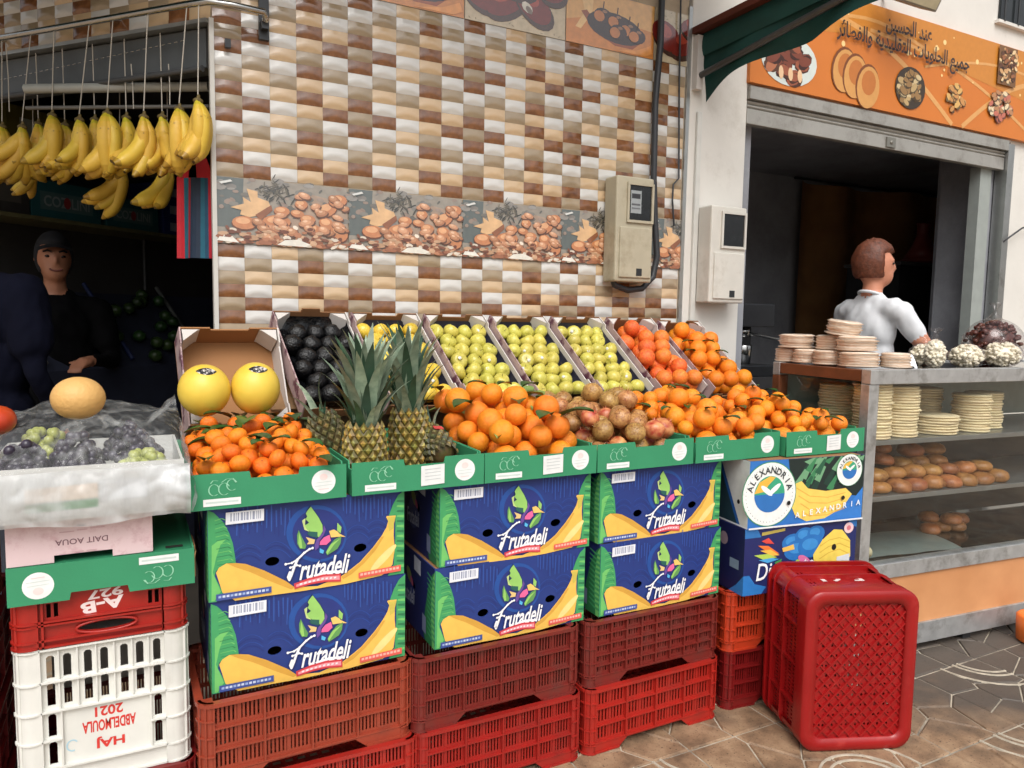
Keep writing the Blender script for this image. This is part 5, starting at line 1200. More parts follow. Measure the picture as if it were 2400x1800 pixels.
# shutter housing, chain and lamp inside the opening
shh = thing('shutter_box', 'dark grey roller shutter box under the tiled lintel', 'shutter')
mb = MB(); mb.prism([(LN(1.9, .02, 0).x, LN(1.9, .02, 0).y), (LN(.05, .02, 0).x, LN(.05, .02, 0).y), (LN(.05, .10, 0).x, LN(.05, .10, 0).y), (LN(1.9, .10, 0).x, LN(1.9, .10, 0).y)], 2.36, 2.50, lambda u, v, a: (u, v, a)); mb.build('housing', mat('shutter_grey', C(92, 96, 98), .45, .15, 6, metal=.3), shh)
mb = MB(); mb.tube([LN(1.9, .0, 2.34), LN(.05, .0, 2.35)], .012, 8); mb.build('bottom_bar', mat('shutter_grey2', C(70, 72, 74), .5), shh)
mb = MB()
for k in range(44): a = LN(1.5-1.38*k/44, -.0, 2.40+.06*(k/44)); b = LN(1.5-1.38*(k+.55)/44, -.0, 2.40+.06*((k+.55)/44)); mb.tube([a, b], .0022, 4)
tag(mb.build('chain', M_CHROME, shh), kind='stuff')
la = atZ(490, 203, 2.33); lb = atZ(60, 208, 2.33)
mb = MB(); M_LAMP = mat('lamp_housing', C(170, 172, 166), .4, .05)
lt = thing('strip_lamp', 'unlit white strip lamp across the dark shop behind the bananas', 'lamp')
mb.tube([la, lb], .019, 8); mb.build('tube', M_LAMP, lt); mb = MB(); dv = (lb-la); mb.tube([la+Vector((0, 0, -.075)), lb+Vector((0, 0, -.075))], .008, 6); mb.build('rod', mat('lamp_rod', C(110, 108, 104), .5), lt)
# striped bag by the corner
def bag_fn(u, v):
    p = atBar(412+85*u, 365+240*v, .03); w = .012*sin(u*9)*(.4+.6*v)
    return tuple(p+Nd*w)
q = MB(); 
for i in range(12):
    c_ = [C(190, 24, 40), C(190, 24, 40), C(14, 98, 118), C(14, 98, 118), C(160, 20, 40), C(22, 44, 66), C(22, 40, 62), C(22, 40, 62), C(14, 90, 112), C(20, 70, 96), C(176, 24, 44), C(150, 20, 40)][i]
    for j in range(14):
        if j < 3 and 4 <= i <= 6: continue
        uu = lambda a, b: Vector(bag_fn((a/12-.5)*(1.0 if b > 3 else .55+.15*b)+.52, b/14))
        q.add([uu(i, j), uu(i+1, j), uu(i+1, j+1), uu(i, j+1)], [(0, 1, 2, 3)], 0, True, c_ if j > 2 else C(176, 22, 38))
tag(q.build('striped_bag', ink_mat('woven_print', .6, .1)), 'red and blue striped shopping bag hanging beside the bananas', 'bag')

# unseen awning added over the shop front, blocking sky to darken the inside
aw2 = thing('added_shade_awning', 'unseen dark green awning added over the fruit shop front to shade its inside', 'awning'); M_AWN0 = mat('awning_green', C(10, 64, 60), .7, .2, 8, bump=.2, bscale=30)
q = MB(); q.sheet(lambda u, v: tuple(LN(-.05+2.1*u, -.03-1.1*v, 3.55-.58*v+.01*sin(u*30))), 20, 4); q.build('shade_canopy', M_AWN0, aw2); q = MB(); q.sheet(lambda u, v: tuple(LN(-.05+2.1*u, -1.13, 2.97-.16*v)), 20, 2); q.build('valance', M_AWN0, aw2)
# dark shelves with cartons
def atS(px, py, s):
    d = _ray(px, py); t = (s-CAM.dot(Ld))/d.dot(Ld); return CAM+d*t
shelf = thing('shelf_rack', 'dark shelf rack along the inside wall of the fruit shop', 'shelf')
M_SHELF = mat('shelf_board', C(84, 80, 50), .6, .2)
for z in (1.93, 2.28): 
    mb = MB(); a, b = LN(1.62, -.2, z), LN(1.62, 2.6, z); c_, d_ = LN(1.93, 2.6, z), LN(1.93, -.2, z)
    mb.prism([xy(a), xy(b), xy(c_), xy(d_)], z-.02, z, lambda u, v, t: (u, v, t)); mb.build('shelf_board', M_SHELF, shelf)
for n_ in (.05, 1.4, 2.55): mb = MB(); p = LN(1.9, n_, 0); mb.tube([(p.x, p.y, .03), (p.x, p.y, 2.5)], .015, 6); mb.build('upright', M_DKSTEEL, shelf)
def shelf_box(label, n0, n1, z0, z1, col, depth=.28, s=1.63, strip=None, word=None):
    t = thing('shelf_carton', label, 'cardboard box', (0, 0, 0), 0, 'cartons on the dark shelves'); M = Matrix.Translation(LN(s, n0, z0)) @ Matrix.Rotation(atan2(Nd.y, Nd.x), 4, 'Z')
    t.matrix_world = M; w, h = n1-n0, z1-z0
    for nm, a, b in [('front_panel', (0, -.004, 0), (w, 0, h)), ('side_panel', (0, .0005, 0), (.004, depth, h)), ('side_panel', (w-.004, .0005, 0), (w, depth, h)), ('base', (.0045, .0005, 0), (w-.0045, depth, .004)), ('back_panel', (0, depth+.0005, 0), (w, depth+.004, h))]:
        q = MB(); q.box(a, b); f = q.build(nm, col, t)
        if nm == 'front_panel' and strip:
            P = Print(lambda u, v, e: (u*w, -.0045-e, v*h)); P.poly([(.12, .2), (.88, .2), (.88, .7), (.12, .7)], strip)
            if word: P.text(word, .5, .45, .66, .3, C(112, 120, 120), 0, .02); P.ell(.5, .45, .05, .16, C(120, 36, 36))
            P.build(f, 'print')
M_TEAL = mat('teal_carton', C(16, 66, 70), .6); M_BLK = mat('black_carton', C(34, 32, 30), .6, .3); M_BLUE = mat('blue_carton', C(22, 34, 90), .6); M_OLIVE = mat('olive_carton', C(96, 90, 34), .6, .2)
shelf_box('black patterned carton on the dark shelf above the seller', .1, .45, 1.932, 2.18, M_BLK, strip=C(66, 62, 56)); shelf_box('teal carton on the dark shelf, left of its twin', .46, .86, 1.932, 2.12, M_TEAL, strip=C(60, 84, 84), word='COZILINI'); shelf_box('teal carton on the dark shelf, right of its twin', .9, 1.26, 1.932, 2.1, M_TEAL, strip=C(60, 84, 84), word='COZILINI')
for k in range(3): shelf_box(['blue carton in the dark shop, lowest of three', 'blue carton in the dark shop, middle of three', 'blue carton in the dark shop, top of three'][k], 1.3, 1.72, 1.932+.105*k, 2.035+.105*k, M_BLUE, strip=C(130, 138, 150))
shelf_box('olive yellow carton on the upper dark shelf behind the bananas', .35, .9, 2.282, 2.46, M_OLIVE, strip=C(150, 160, 150))
# slanted vegetable display in the gloom
disp = thing('vegetable_display', 'slanted display of vegetables at the back of the dark fruit shop', 'display')
q = MB(); a, b = LN(1.35, .3, 1.15), LN(1.35, 2.3, 1.15); c_, d_ = LN(1.7, 2.3, 1.55), LN(1.7, .3, 1.55); q.add([a, b, c_, d_], [(0, 1, 2, 3)]); q.add([a, b, LN(1.35, 2.3, 0.03), LN(1.35, .3, .03)], [(0, 1, 2, 3)]); q.build('sloping_board', mat('display_board', C(40, 44, 60), .6), disp)
for k in range(5):
    n_ = .3+.5*k; q = MB(); q.tube([LN(1.345, n_, 1.19), LN(1.7, n_, 1.6)], .012, 6); q.build('divider', mat('display_rail', C(30, 42, 84), .5) if k % 2 else mat('display_rail2', C(84, 86, 84), .5), disp)
M_GVEG = mat('green_pepper', C(42, 66, 28), .4, .2, rand=.3); ME_GV = rough_ball('green_vegetable', M_GVEG, 9, 10, 7)
random.seed(5)
for k in range(26):
    n_ = random.uniform(.55, 1.25); f = random.uniform(.05, .95); p = LN(1.35+.35*f, n_, 1.15+.4*f)+Vector((0, 0, .03))-Ld*.025
    fruit('vegetable', ME_GV, p, .036, 'green vegetable on the slanted display in the dark shop', 'vegetable', 'green vegetables in the dark shop')

# ---------------------------------------------------------------- people
def person_mesh(name, prims, mats, voxel=.011, smooth=6):
    """one continuous body: tapered capsules and ellipsoids fused by a voxel remesh; each face takes the material of the nearest primitive"""
    q = MB()
    for pr in prims:
        if pr[0] == 'c': _, a, b, r1, r2, _t = pr; a, b = Vector(a), Vector(b); q.tube([a, a+(b-a)*.5, b], [r1, (r1+r2)/2, r2], 12); q.ell(a, (r1,)*3, 12, 8); q.ell(b, (r2,)*3, 12, 8)
        else: _, c_, r, R, _t = pr; q.ell(c_, r, 16, 12, 0, R)
    me = q.mesh(name, mats[0]); o = bpy.data.objects.new(name, me); COL.objects.link(o)
    md = o.modifiers.new('r', 'REMESH'); md.mode = 'VOXEL'; md.voxel_size = voxel; ms = o.modifiers.new('s', 'SMOOTH'); ms.iterations = smooth; ms.factor = .5
    bpy.context.view_layer.update(); dg = bpy.context.evaluated_depsgraph_get(); m2 = bpy.data.meshes.new_from_object(o.evaluated_get(dg)); bpy.data.objects.remove(o)
    m2.materials.clear()
    for m in mats: m2.materials.append(m)
    def dist(p, pr):
        if pr[0] == 'c':
            a, b = Vector(pr[1]), Vector(pr[2]); d = b-a; t = max(0, min(1, (p-a).dot(d)/d.length_squared)); return (p-a-d*t).length-(pr[3]+(pr[4]-pr[3])*t)
        c_, r, R = Vector(pr[1]), pr[2], pr[3]; v = p-c_
        if R is not None: v = R.inverted() @ v
        k = sqrt((v.x/r[0])**2+(v.y/r[1])**2+(v.z/r[2])**2); return (k-1)*min(r)
    for f in m2.polygons:
        c_ = f.center; f.material_index = min(prims, key=lambda pr: dist(c_, pr))[-1]; f.use_smooth = True
    vn = [v.normal.copy() for v in m2.vertices]; cl = set()
    for f in m2.polygons:
        if f.material_index == 1: cl.update(f.vertices)
    from mathutils import noise as mn_
    for i in cl: v = m2.vertices[i]; c_ = v.co; v.co = c_+vn[i]*(.007*mn_.noise(Vector((c_.x*13+c_.z*7, c_.y*13, c_.z*5)))+.005*mn_.noise(Vector((c_.x*30-c_.z*14, c_.y*30, c_.z*12))))      # cloth folds
    return m2
def hand(w, d, side, tagi, up=(0, 0, 1)):
    """palm, four fingers, thumb; w wrist, d pointing direction"""
    w, d = Vector(w), Vector(d).normalized(); s = d.cross(Vector(up)).normalized()*side; dn = s.cross(d).normalized()
    out = [('c', w, w+d*.075, .026, .030, tagi), ('c', w+d*.05+s*.015, w+d*.07+s*.02, .022, .02, tagi)]
    for k, L_ in enumerate((.068, .078, .074, .058)):
        b = w+d*.085+s*(-.030+.020*k); m_ = b+d*L_*.55-dn*.01*side; out += [('c', b, m_, .0095, .0088, tagi), ('c', m_, m_+d*L_*.4-dn*.025*side, .0088, .0078, tagi)]
    b = w+d*.03-s*.032; out += [('c', b, b+d*.035-s*.022, .012, .0105, tagi), ('c', b+d*.035-s*.022, b+d*.065-s*.024, .0105, .009, tagi)]
    return out
def base_person(h=1.78, arms=None, shirt=1, pants=2, skin=0, sleeve=False, bulk=1.0, hy=0):
    """facing +Y; returns primitives. materials: 0 skin, 1 top, 2 trousers, 3 shoes"""
    k = h/1.78; B = bulk
    def S(*p): return tuple(v*k for v in p)
    hz = 1.655
    P = [('e', S(0, .0, hz), S(.076, .094, .112), None, 0), ('e', S(0, .045, hz-.055), S(.056, .052, .062), None, 0), ('e', S(0, .094, hz-.012), S(.014, .022, .026), Matrix.Rotation(.35, 3, 'X'), 0), ('c', S(0, .085, hz+.02), S(0, .098, hz-.02), .010*k, .012*k, 0),
         ('e', S(.077, -.004, hz-.005), S(.010, .022, .032), Matrix.Rotation(.2, 3, 'Z'), 0), ('e', S(-.077, -.004, hz-.005), S(.010, .022, .032), Matrix.Rotation(-.2, 3, 'Z'), 0), ('e', S(0, .078, hz-.062), S(.026, .018, .011), None, 0), ('e', S(0, .078, hz+.026), S(.050, .02, .012), None, 0),
         ('c', S(0, -.008, 1.50), S(0, .0, 1.57), .053*k, .050*k, 0),
         ('e', S(0, -.008, 1.32), S(.165*B, .112*B, .16), None, 1), ('e', S(0, .0, 1.14), S(.152*B, .108*B, .20), None, 1), ('c', S(-.15*B, -.01, 1.415), S(.15*B, -.01, 1.415), .062*k, .062*k, 1), ('c', S(-.05, -.015, 1.455), S(.05, -.015, 1.455), .05*k, .05*k, 1), ('e', S(0, 0, .97), S(.155*B, .115*B, .13), None, 1)]
    if hy:                              # head turned on the neck
        R3 = Matrix.Rotation(hy, 3, 'Z')
        for i in range(8):
            pr = P[i]
            if pr[0] == 'e': P[i] = ('e', tuple(R3 @ Vector(pr[1])), pr[2], R3 @ pr[3] if pr[3] is not None else R3.copy(), pr[4])
            else: P[i] = ('c', tuple(R3 @ Vector(pr[1])), tuple(R3 @ Vector(pr[2])), pr[3], pr[4], pr[5])
    for s in (-1, 1):
        P += [('c', S(s*.085, 0, .92), S(s*.095, .015, .5), .085*k, .058*k, 2), ('c', S(s*.095, .015, .5), S(s*.098, -.01, .09), .055*k, .040*k, 2), ('c', S(s*.1, -.03, .045), S(s*.11, .15, .035), .042*k, .034*k, 3)]
    for s in (-1, 1):
        sh, el, wr, hd = arms[s]
        P += [('c', S(*sh), tuple(Vector(S(*sh)).lerp(Vector(S(*el)), .62 if sleeve else .5)), .062*k*B, .058*k*B, 1), ('c', tuple(Vector(S(*sh)).lerp(Vector(S(*el)), .4)), S(*el), .047*k, .040*k, 1 if sleeve else 0), ('c', S(*el), S(*wr), .040*k, .028*k, 1 if sleeve else 0)] + hand(S(*wr), hd, s, 0)
    return P
def add_hair(o, h, m, cap=False, lift=1.06, zc=None, tilt=.25):
    k = h/1.78; q = MB(); c_ = Vector((0, -.006*k, 1.668*k)); rnd = random.Random(2)
    n, r_ = 44, 20; vv = []; keep = []; from mathutils import noise as mh
    for j in range(r_+1):
        th = pi/2*(1-j/r_*1.45)
        for i in range(n):
            a = 2*pi*i/n; d = Vector((cos(th)*cos(a), cos(th)*sin(a), sin(th))); amp = (1+.05*mh.noise(Vector((d.x*9, d.y*9, d.z*5)))+.03*mh.noise(Vector((d.x*26, d.y*26, d.z*12)))+rnd.uniform(-.012, .012)) if not cap else 1
            p = c_+Vector((d.x*.080*k, d.y*.100*k, d.z*.117*k))*lift*amp
            if d.y > .35 and p.z < c_.z+.055*k: p = c_+Vector((d.x*.066*k, d.y*.075*k, max(d.z, .35)*.1*k))      # hairline on the forehead
            vv.append(p)
    q.add(vv, [(j*n+i, j*n+(i+1) % n, (j+1)*n+(i+1) % n, (j+1)*n+i) for j in range(r_) for i in range(n)], 0, True)
    if cap:
        q.sheet(lambda u, v: (c_.x+(u-.5)*.15*k, c_.y+(.085+.075*v*(1-(2*u-1)**2*.6))*k, c_.z+(.055-.02*v-.02*(2*u-1)**2)*k), 8, 4)
    return q.build('cap' if cap else 'hair', m, o)
def add_eyes(o, h, m):
    k = h/1.78
    out = []
    for s in (-1, 1): q = MB(); q.ell((s*.032*k, .083*k, 1.662*k), (.013*k, .008*k, .007*k), 10, 6); out.append(q.build('eye', m, o))
    return out
M_SKIN = mat('skin', C(196, 132, 104), .5, .08, 10, sss=.0); M_SKIN2 = mat('skin_tan', C(176, 120, 92), .5, .08, 10)
M_TEE = mat('grey_tshirt', C(212, 214, 217), .85, .06, 10, bump=.5, bscale=14); M_JEANS = mat('dark_trousers', C(44, 48, 58), .85, .1); M_SHOE = mat('dark_shoes', C(30, 28, 28), .6); M_NAVYJ = mat('navy_jacket', C(9, 11, 26), .9, .12, 12, bump=.3, bscale=18, spec=.12); M_BLACKJ = mat('black_jacket', C(7, 7, 9), .9, .12, 12, spec=.12); M_HAIR = mat('auburn_hair', C(96, 50, 30), .55, .35, 60, bump=.6, bscale=90); M_CAP = mat('dark_cap', C(24, 24, 28), .8); M_EYE = mat('eye_dark', C(34, 26, 22), .2)
relaxed = {-1: ((-.19, -.01, 1.40), (-.25, -.04, 1.12), (-.24, .1, .9), (0, .4, -1)), 1: ((.19, -.01, 1.40), (.25, -.04, 1.12), (.24, .1, .9), (0, .4, -1))}
# seller in the dark fruit shop, facing the camera
hS = 1.80; me = person_mesh('person', base_person(hS, {-1: ((-.19, 0, 1.40), (-.24, .05, 1.14), (-.12, .30, 1.16), (.6, .8, -.1)), 1: relaxed[1]}, sleeve=True, bulk=1.08), [M_SKIN2, M_BLACKJ, M_JEANS, M_SHOE])
sp_ = LN(.0, .0, 0); fp = CAM+_ray(128, 640)*(3.75); sel = put('person', me, None, (fp.x, fp.y, .035), (0, 0, radians(188)))
tag(sel, 'smiling person in a dark cap and dark jacket inside the fruit shop', 'person'); add_hair(sel, hS, M_CAP, True, 1.08); add_eyes(sel, hS, M_EYE)
q = MB(); q.tube([(.026*cos(a)*hS/1.78, (.098-.006*abs(cos(a)))*hS/1.78, (1.592+.010*(1-sin(a)))*hS/1.78) for a in [pi*i/8 for i in range(9)]], .0045, 6); q.build('mouth', mat('lips', C(120, 66, 60), .5), sel)
for s_ in (-1, 1): q = MB(); q.tube([(s_*.015*hS/1.78, .096*hS/1.78, 1.683*hS/1.78), (s_*.034*hS/1.78, .092*hS/1.78, 1.690*hS/1.78), (s_*.05*hS/1.78, .08*hS/1.78, 1.684*hS/1.78)], .0045, 5); q.build('eyebrow', M_CAP, sel)
hC = 1.92; me = person_mesh('person', base_person(hC, relaxed, sleeve=True, bulk=1.28), [M_SKIN, M_NAVYJ, M_JEANS, M_SHOE])
fp = CAM+_ray(-66, 640)*(2.9); cu_ = put('person', me, None, (fp.x, fp.y, .0), (0, 0, radians(-28)))
tag(cu_, 'person in a dark navy jacket seen from behind at the left picture edge', 'person'); add_hair(cu_, hC, M_CAP)
# ================================================================ RIGHT: bakery
# ---- sign
sg = thing('bakery_sign', 'orange bakery sign with Arabic lettering and pastry pictures', 'sign')
SY = -.035
mb = MB(); mb.box((2.6, SY, 2.694), (5.6, -.002, 3.262)); sgp = mb.build('sign_board', mat('sign_orange', C(204, 118, 46), .4, .05, 3), sg)
def sgn(px, py, e): v = atY(px, py, SY); return (v.x, SY-.0006-e, v.z)
P = Print(sgn, .00012)
def Wc(x0, z0, pts): return [(x0+a, z0+b) for a, b in pts]
PW_ = Print(lambda x, z, e: (x, SY-.0006-e, z), .00012)
PW_.poly([(2.602, 2.98), (3.6, 3.1), (4.4, 3.02), (5.5, 2.9), (5.5, 3.26), (2.602, 3.26)], C(200, 130, 52))
for a, b, c_ in [((3.05, 3.17), (4.3, 2.70), .03), ((3.5, 3.12), (5.2, 2.72), .02), ((2.9, 3.05), (4.0, 3.1), .02), ((4.4, 2.7), (5.4, 3.1), .03), ((4.0, 3.0), (5.5, 3.05), .015)]:
    pts = [(a[0]+(b[0]-a[0])*t, a[1]+(b[1]-a[1])*t+.1*sin(pi*t)) for t in [i/10 for i in range(11)]]; PW_.line(pts, c_, C(216, 160, 96))
rnd = random.Random(12)
for _ in range(26): PW_.ell(rnd.uniform(3.2, 5.1), rnd.uniform(2.95, 3.22), *(2*[rnd.choice([.006, .009, .016])]), C(244, 206, 140), 0, 10, .3)
def pw(px, py): v = atY(px, py, SY); return v.x, v.z
def heap_print(cx, cz, rx, rz, cols, n, plate=None, sz=.03, sq=False):
    if plate: PW_.ell(cx, cz, rx*1.15, rz*1.1, plate, 0, 24)
    r2 = random.Random(int(cx*100))
    for _ in range(n):
        a, d = r2.uniform(0, 6.28), sqrt(r2.random()); x, z = (cx+rx*d*cos(a)*.85, cz+rz*d*sin(a)*.85) if not sq else (cx+rx*r2.uniform(-1, 1), cz+rz*r2.uniform(-1, 1))
        c_ = r2.choice(cols); s = sz*r2.uniform(.7, 1.2); PW_.ell(x, z-.005, s*1.1, s*.66, C(*[int(v*.5) for v in c_]), r2.uniform(-.8, .8), 9, .25); PW_.ell(x, z, s, s*.55, C(*c_), r2.uniform(-.8, .8), 9, .25)
x, z = pw(1850, 142); heap_print(x, z, .18, .12, [(150, 84, 58), (120, 62, 44), (176, 110, 76)], 26, C(206, 214, 208), .05); 
for k in range(3): PW_.ell(x-.06+.07*k, z-.07, .018, .035, C(226, 190, 150), .1, 10)
for k, (dx, dz) in enumerate([(-.11, .03), (-.02, .01), (.09, -.03)]):
    x, z = pw(2007, 184); PW_.ell(x+dx, z+dz, .10, .125, C(120, 66, 30), -.2, 20); PW_.ell(x+dx+.008, z+dz-.006, .094, .118, C(206, 150, 84), -.2, 20); PW_.ell(x+dx+.01, z+dz+.02, .06, .07, C(186, 112, 50), -.2, 16)
x, z = pw(2132, 207); heap_print(x, z, .12, .11, [(186, 158, 110), (150, 116, 72), (206, 184, 140)], 40, C(60, 48, 36), .032)
x, z = pw(2238, 230); heap_print(x, z, .10, .09, [(214, 170, 100), (196, 140, 80), (226, 196, 130)], 30, None, .028)
x, z = pw(2343, 250); heap_print(x, z, .14, .11, [(214, 180, 140), (190, 110, 90), (226, 206, 170), (180, 130, 90)], 50, None, .026)
x, z = pw(2357, 157); PW_.poly([(x-.1, z-.12), (x+.1, z-.12), (x+.1, z+.12), (x-.1, z+.12)], C(120, 84, 50)); heap_print(x, z, .09, .1, [(206, 160, 110), (150, 96, 60), (96, 60, 40), (226, 196, 150)], 60, None, .02, True)
x, z = pw(2121, 72); PW_.text(arab('عند الحسين'), x+.02, z, .42, .115, C(58, 44, 40), 0, .022)
x, z = pw(2113, 117); PW_.text(arab('جميع الحلويات التقليدية والفطائر'), x+.03, z, 1.20, .135, C(58, 44, 40), 0, .022)
PW_.build(sgp, 'print', ink_mat('sign_ink', .35, .04))
# flood lamp and barred window above the sign
fl_ = thing('flood_lamp', 'grey flood lamp on the wall above the bakery sign', 'lamp'); v = atY(2140, 20, -.2)
mb = MB(); M_ = Matrix.Translation((v.x, -.2, v.z+.05)) @ Matrix.Rotation(.5, 4, 'X'); mb.box((-.16, -.05, -.03), (.16, .07, .09), 0, M_); mb.build('housing', mat('lamp_grey', C(150, 146, 138), .5, .1), fl_, bevel=.006)
mb = MB(); mb.box((-.14, -.056, -.02), (.14, -.0505, .08), 0, M_); mb.build('glass', mat('lamp_glass', C(190, 180, 150), .1), fl_); mb = MB(); mb.tube([(v.x, -.15, v.z+.1), (v.x, -.001, v.z+.14)], .012, 6); mb.build('bracket', M_DKSTEEL, fl_)
wi = thing('barred_window', 'dark barred window above the right end of the bakery sign', 'window')
mb = MB(); mb.box((4.75, -.012, 3.42), (5.9, -.004, 3.62)); mb.build('pane', mat('window_dark', C(40, 44, 46), .15), wi)
for k in range(8): mb = MB(); mb.tube([(4.78+.15*k, -.03, 3.415), (4.78+.15*k, -.03, 3.62)], .008, 6); mb.build('bar', M_DKSTEEL, wi)
mb = MB(); mb.box((4.72, -.03, 3.40), (5.92, -.0, 3.419)); mb.build('sill', M_PLASTER, wi)
# ---- awning valance projecting from the pillar
aw = thing('awning', 'dark green awning flap projecting from the wall beside the bakery sign', 'awning')
M_AWN = mat('awning_green', C(10, 64, 60), .7, .2, 8, bump=.2, bscale=30); M_AWNB = mat('awning_underside', C(84, 34, 20), .7, .15, 8)
def awf(u, v):
    y = -1.55*u; zt = 2.86+.03*u; zb = 2.60+.10*u+.022*abs(sin(u*7.5))-.05*math.exp(-u*14)
    return (2.275+.025*sin(u*16+v*2)*v+.02*v, -.03+y, zt+(zb-zt)*v)
mb = MB(); mb.sheet(awf, 40, 8); mb.build('valance', M_AWN, aw)
mb = MB(); mb.sheet(lambda u, v: (awf(u, 0)[0]-.004-.012*sin(v*3.1), awf(u, 0)[1], awf(u, 0)[2]+.012-.11*v), 30, 5); mb.build('fold', M_AWN, aw)
mb = MB(); mb.tube([(2.262, -.005, 2.665), (2.262, -.42, 2.70), (2.27, -1.5, 2.80)], .016, 8); mb.build('arm', mat('awning_arm', C(84, 84, 84), .4, .1, metal=.6), aw)
mb = MB(); mb.box((2.224, -1.6, 2.87), (2.33, -.015, 2.90)); mb.build('cassette', M_AWNB, aw)
mb = MB(); mb.sheet(lambda u, v: (-1.6+3.95*u, -.0-.85*v, 3.5-.06*v+.01*sin(u*40)), 30, 4); mb.build('shade_canopy', M_AWN, aw)  # overhead cover outside the view, added and sized to shade the upper wall
mb = MB(); mb.box((2.235, -.05, 2.60), (2.275, -.0125, 2.86)); mb.build('bracket', M_WHITEC, aw)
# ---- meters and cables
def meter(label, x0, x1, z0, z1, y, m, mdl, lens):
    t = thing('electricity_meter', label, 'meter', ((x0+x1)/2, y, (z0+z1)/2), 0, 'electricity meter boxes'); w, h, d = x1-x0, z1-z0, .10
    q = MB(); q.box((-w/2, 0, -h/2), (w/2, d, h/2)); q.build('case', m, t, bevel=.008)
    q = MB(); q.box((-w*.40, -.008, -h*.46), (w*.46, .002, h*.02)); q.build('terminal_cover', m, t, bevel=.004)
    q = MB(); a, b, c_, e = -w*.18, w*.42, h*.09, h*.42
    for p0, p1 in [((a-.012, -.010, c_-.012), (b+.012, .002, c_)), ((a-.012, -.010, e), (b+.012, .002, e+.012)), ((a-.012, -.010, c_+.0005), (a, .002, e-.0005)), ((b, -.010, c_+.0005), (b+.012, .002, e-.0005))]: q.box(p0, p1)
    q.build('window_frame', m, t)
    q = MB(); q.box((a, -.003, c_), (b, -.0005, e)); q.build('window', mat(lens, C(30, 32, 34), .1, .3, 30), t)
    if mdl:
        P = Print(lambda u, v, e_: (a+(b-a)*u, -.0034-e_, c_+(e-c_)*v)); P.poly([(.08, .2), (.55, .2), (.55, .85), (.08, .85)], C(150, 156, 158)); P.poly([(.12, .62), (.5, .62), (.5, .76), (.12, .76)], C(50, 52, 56)); P.line([(.12, .45), (.5, .45)], .05, C(90, 92, 96)); P.line([(.12, .34), (.5, .34)], .04, C(110, 112, 116)); P.build(t, 'dial')
    q = MB(); q.box((w*.05, -.0095, -h*.44), (w*.2, -.0082, -h*.37)); q.build('seal', M_DKSTEEL, t)
    return t
M_MET = mat('meter_beige', C(176, 168, 146), .55, .08, 8, dirt=C(140, 128, 104), dscale=6, dlim=(.5, .8)); M_METW = mat('meter_white', C(206, 203, 194), .5, .06, 8, dirt=C(170, 164, 150), dscale=5, dlim=(.55, .85))
meter('beige electricity meter box on the tiled wall with a thick black cable', 1.73, 1.945, 1.63, 2.12, -.115, M_MET, True, 'meter_glass')
meter('white electricity meter box on the white pillar', 2.30, 2.535, 1.545, 2.03, -.125, M_METW, False, 'meter_glass_grey')
M_CAB = mat('black_cable', C(46, 48, 52), .5, .1)
def cable(label, pts, r, name='cable'): mb = MB(); mb.tube(pts, r, 8); return tag(mb.build(name, M_CAB), label, 'cable')
W_ = lambda px, py, y=-.03: atY(px, py, y)
cable('thick black cable running down the tiled wall and looping under the beige meter', [W_(1552, -20), W_(1548, 100), W_(1536, 240), W_(1532, 420, -.035), W_(1535, 520, -.04), W_(1540, 600, -.05), W_(1530, 650, -.05), W_(1505, 676, -.06), W_(1470, 680, -.06), W_(1440, 668, -.07), W_(1436, 652, -.07)], .0155)
cable('thin black wire down the right edge of the tiled wall', [W_(1596, -20, -.02), W_(1592, 200, -.02), W_(1591, 418, -.018), W_(1578, 432, -.018), W_(1576, 470, -.018), W_(1580, 530, -.018)], .0045)
# ---- counter
CO = thing('bakery_counter', 'aluminium and glass bakery counter with bread on its shelves', 'counter', (2.41, -.985, 0), radians(-5))
CM = CO.matrix_basis.copy(); CWD, CDP = 2.0, .57
def cpart(name, a, b, m, bevel=0): q = MB(); q.box(a, b); return q.build(name, m, CO, bevel=bevel)
M_ALU2 = mat('worn_aluminium', C(190, 192, 192), .34, .12, 16, metal=.6, dirt=C(132, 130, 126), dscale=9, dlim=(.5, .72)); M_WOODP = mat('beech_panel', C(200, 138, 90), .5, .08, 4, var2=C(212, 152, 104)); M_BRWOOD = mat('brown_wood', C(110, 62, 36), .5, .25, 12)
for x in (0, CWD-.055):
    for y in (0, CDP-.045): cpart('post', (x, y, .36), (x+.055, y+.045, 1.2), M_ALU2 if y == 0 else M_BRWOOD, .002)
cpart('top_rail', (0, -.004, 1.2005), (CWD, .045, 1.262), M_ALU2, .003); cpart('top_rail', (0, CDP-.045, 1.2005), (CWD, CDP, 1.262), M_ALU2, .003); cpart('side_rail', (.002, .0455, 1.21), (.05, CDP-.0455, 1.258), M_BRWOOD, .002)
M_BLKGL = mat('black_glass', C(12, 13, 14), .06, .2, 8); cpart('top_panel', (.0505, .0455, 1.248), (CWD, CDP-.0455, 1.256), M_BLKGL)
cpart('bottom_rail', (0, -.003, .36), (CWD, .05, .425), M_ALU2, .002); cpart('deck', (.004, .051, .40), (CWD-.004, CDP-.002, .415), mat('dark_deck', C(20, 24, 24), .12, .2))
cpart('front_panel', (.01, .01, .13), (CWD-.01, .025, .3595), M_WOODP); cpart('side_panel', (.011, .0255, .13), (.03, CDP-.01, .3595), M_WOODP); cpart('skirting', (.0, .0, .035), (CWD, .04, .1295), M_ALU2, .002); cpart('skirting', (.0, .0405, .035), (.04, CDP, .1295), M_ALU2, .002)
for x in (.05, .7, 1.9): cpart('foot', (x, .02, 0), (x+.05, .07, .035), M_DKSTEEL)
cpart('foot', (.05, CDP-.07, 0), (.1, CDP-.02, .035), M_DKSTEEL)
M_SHELFM = mat('steel_shelf', C(150, 154, 154), .3, .1, 12, metal=.7)
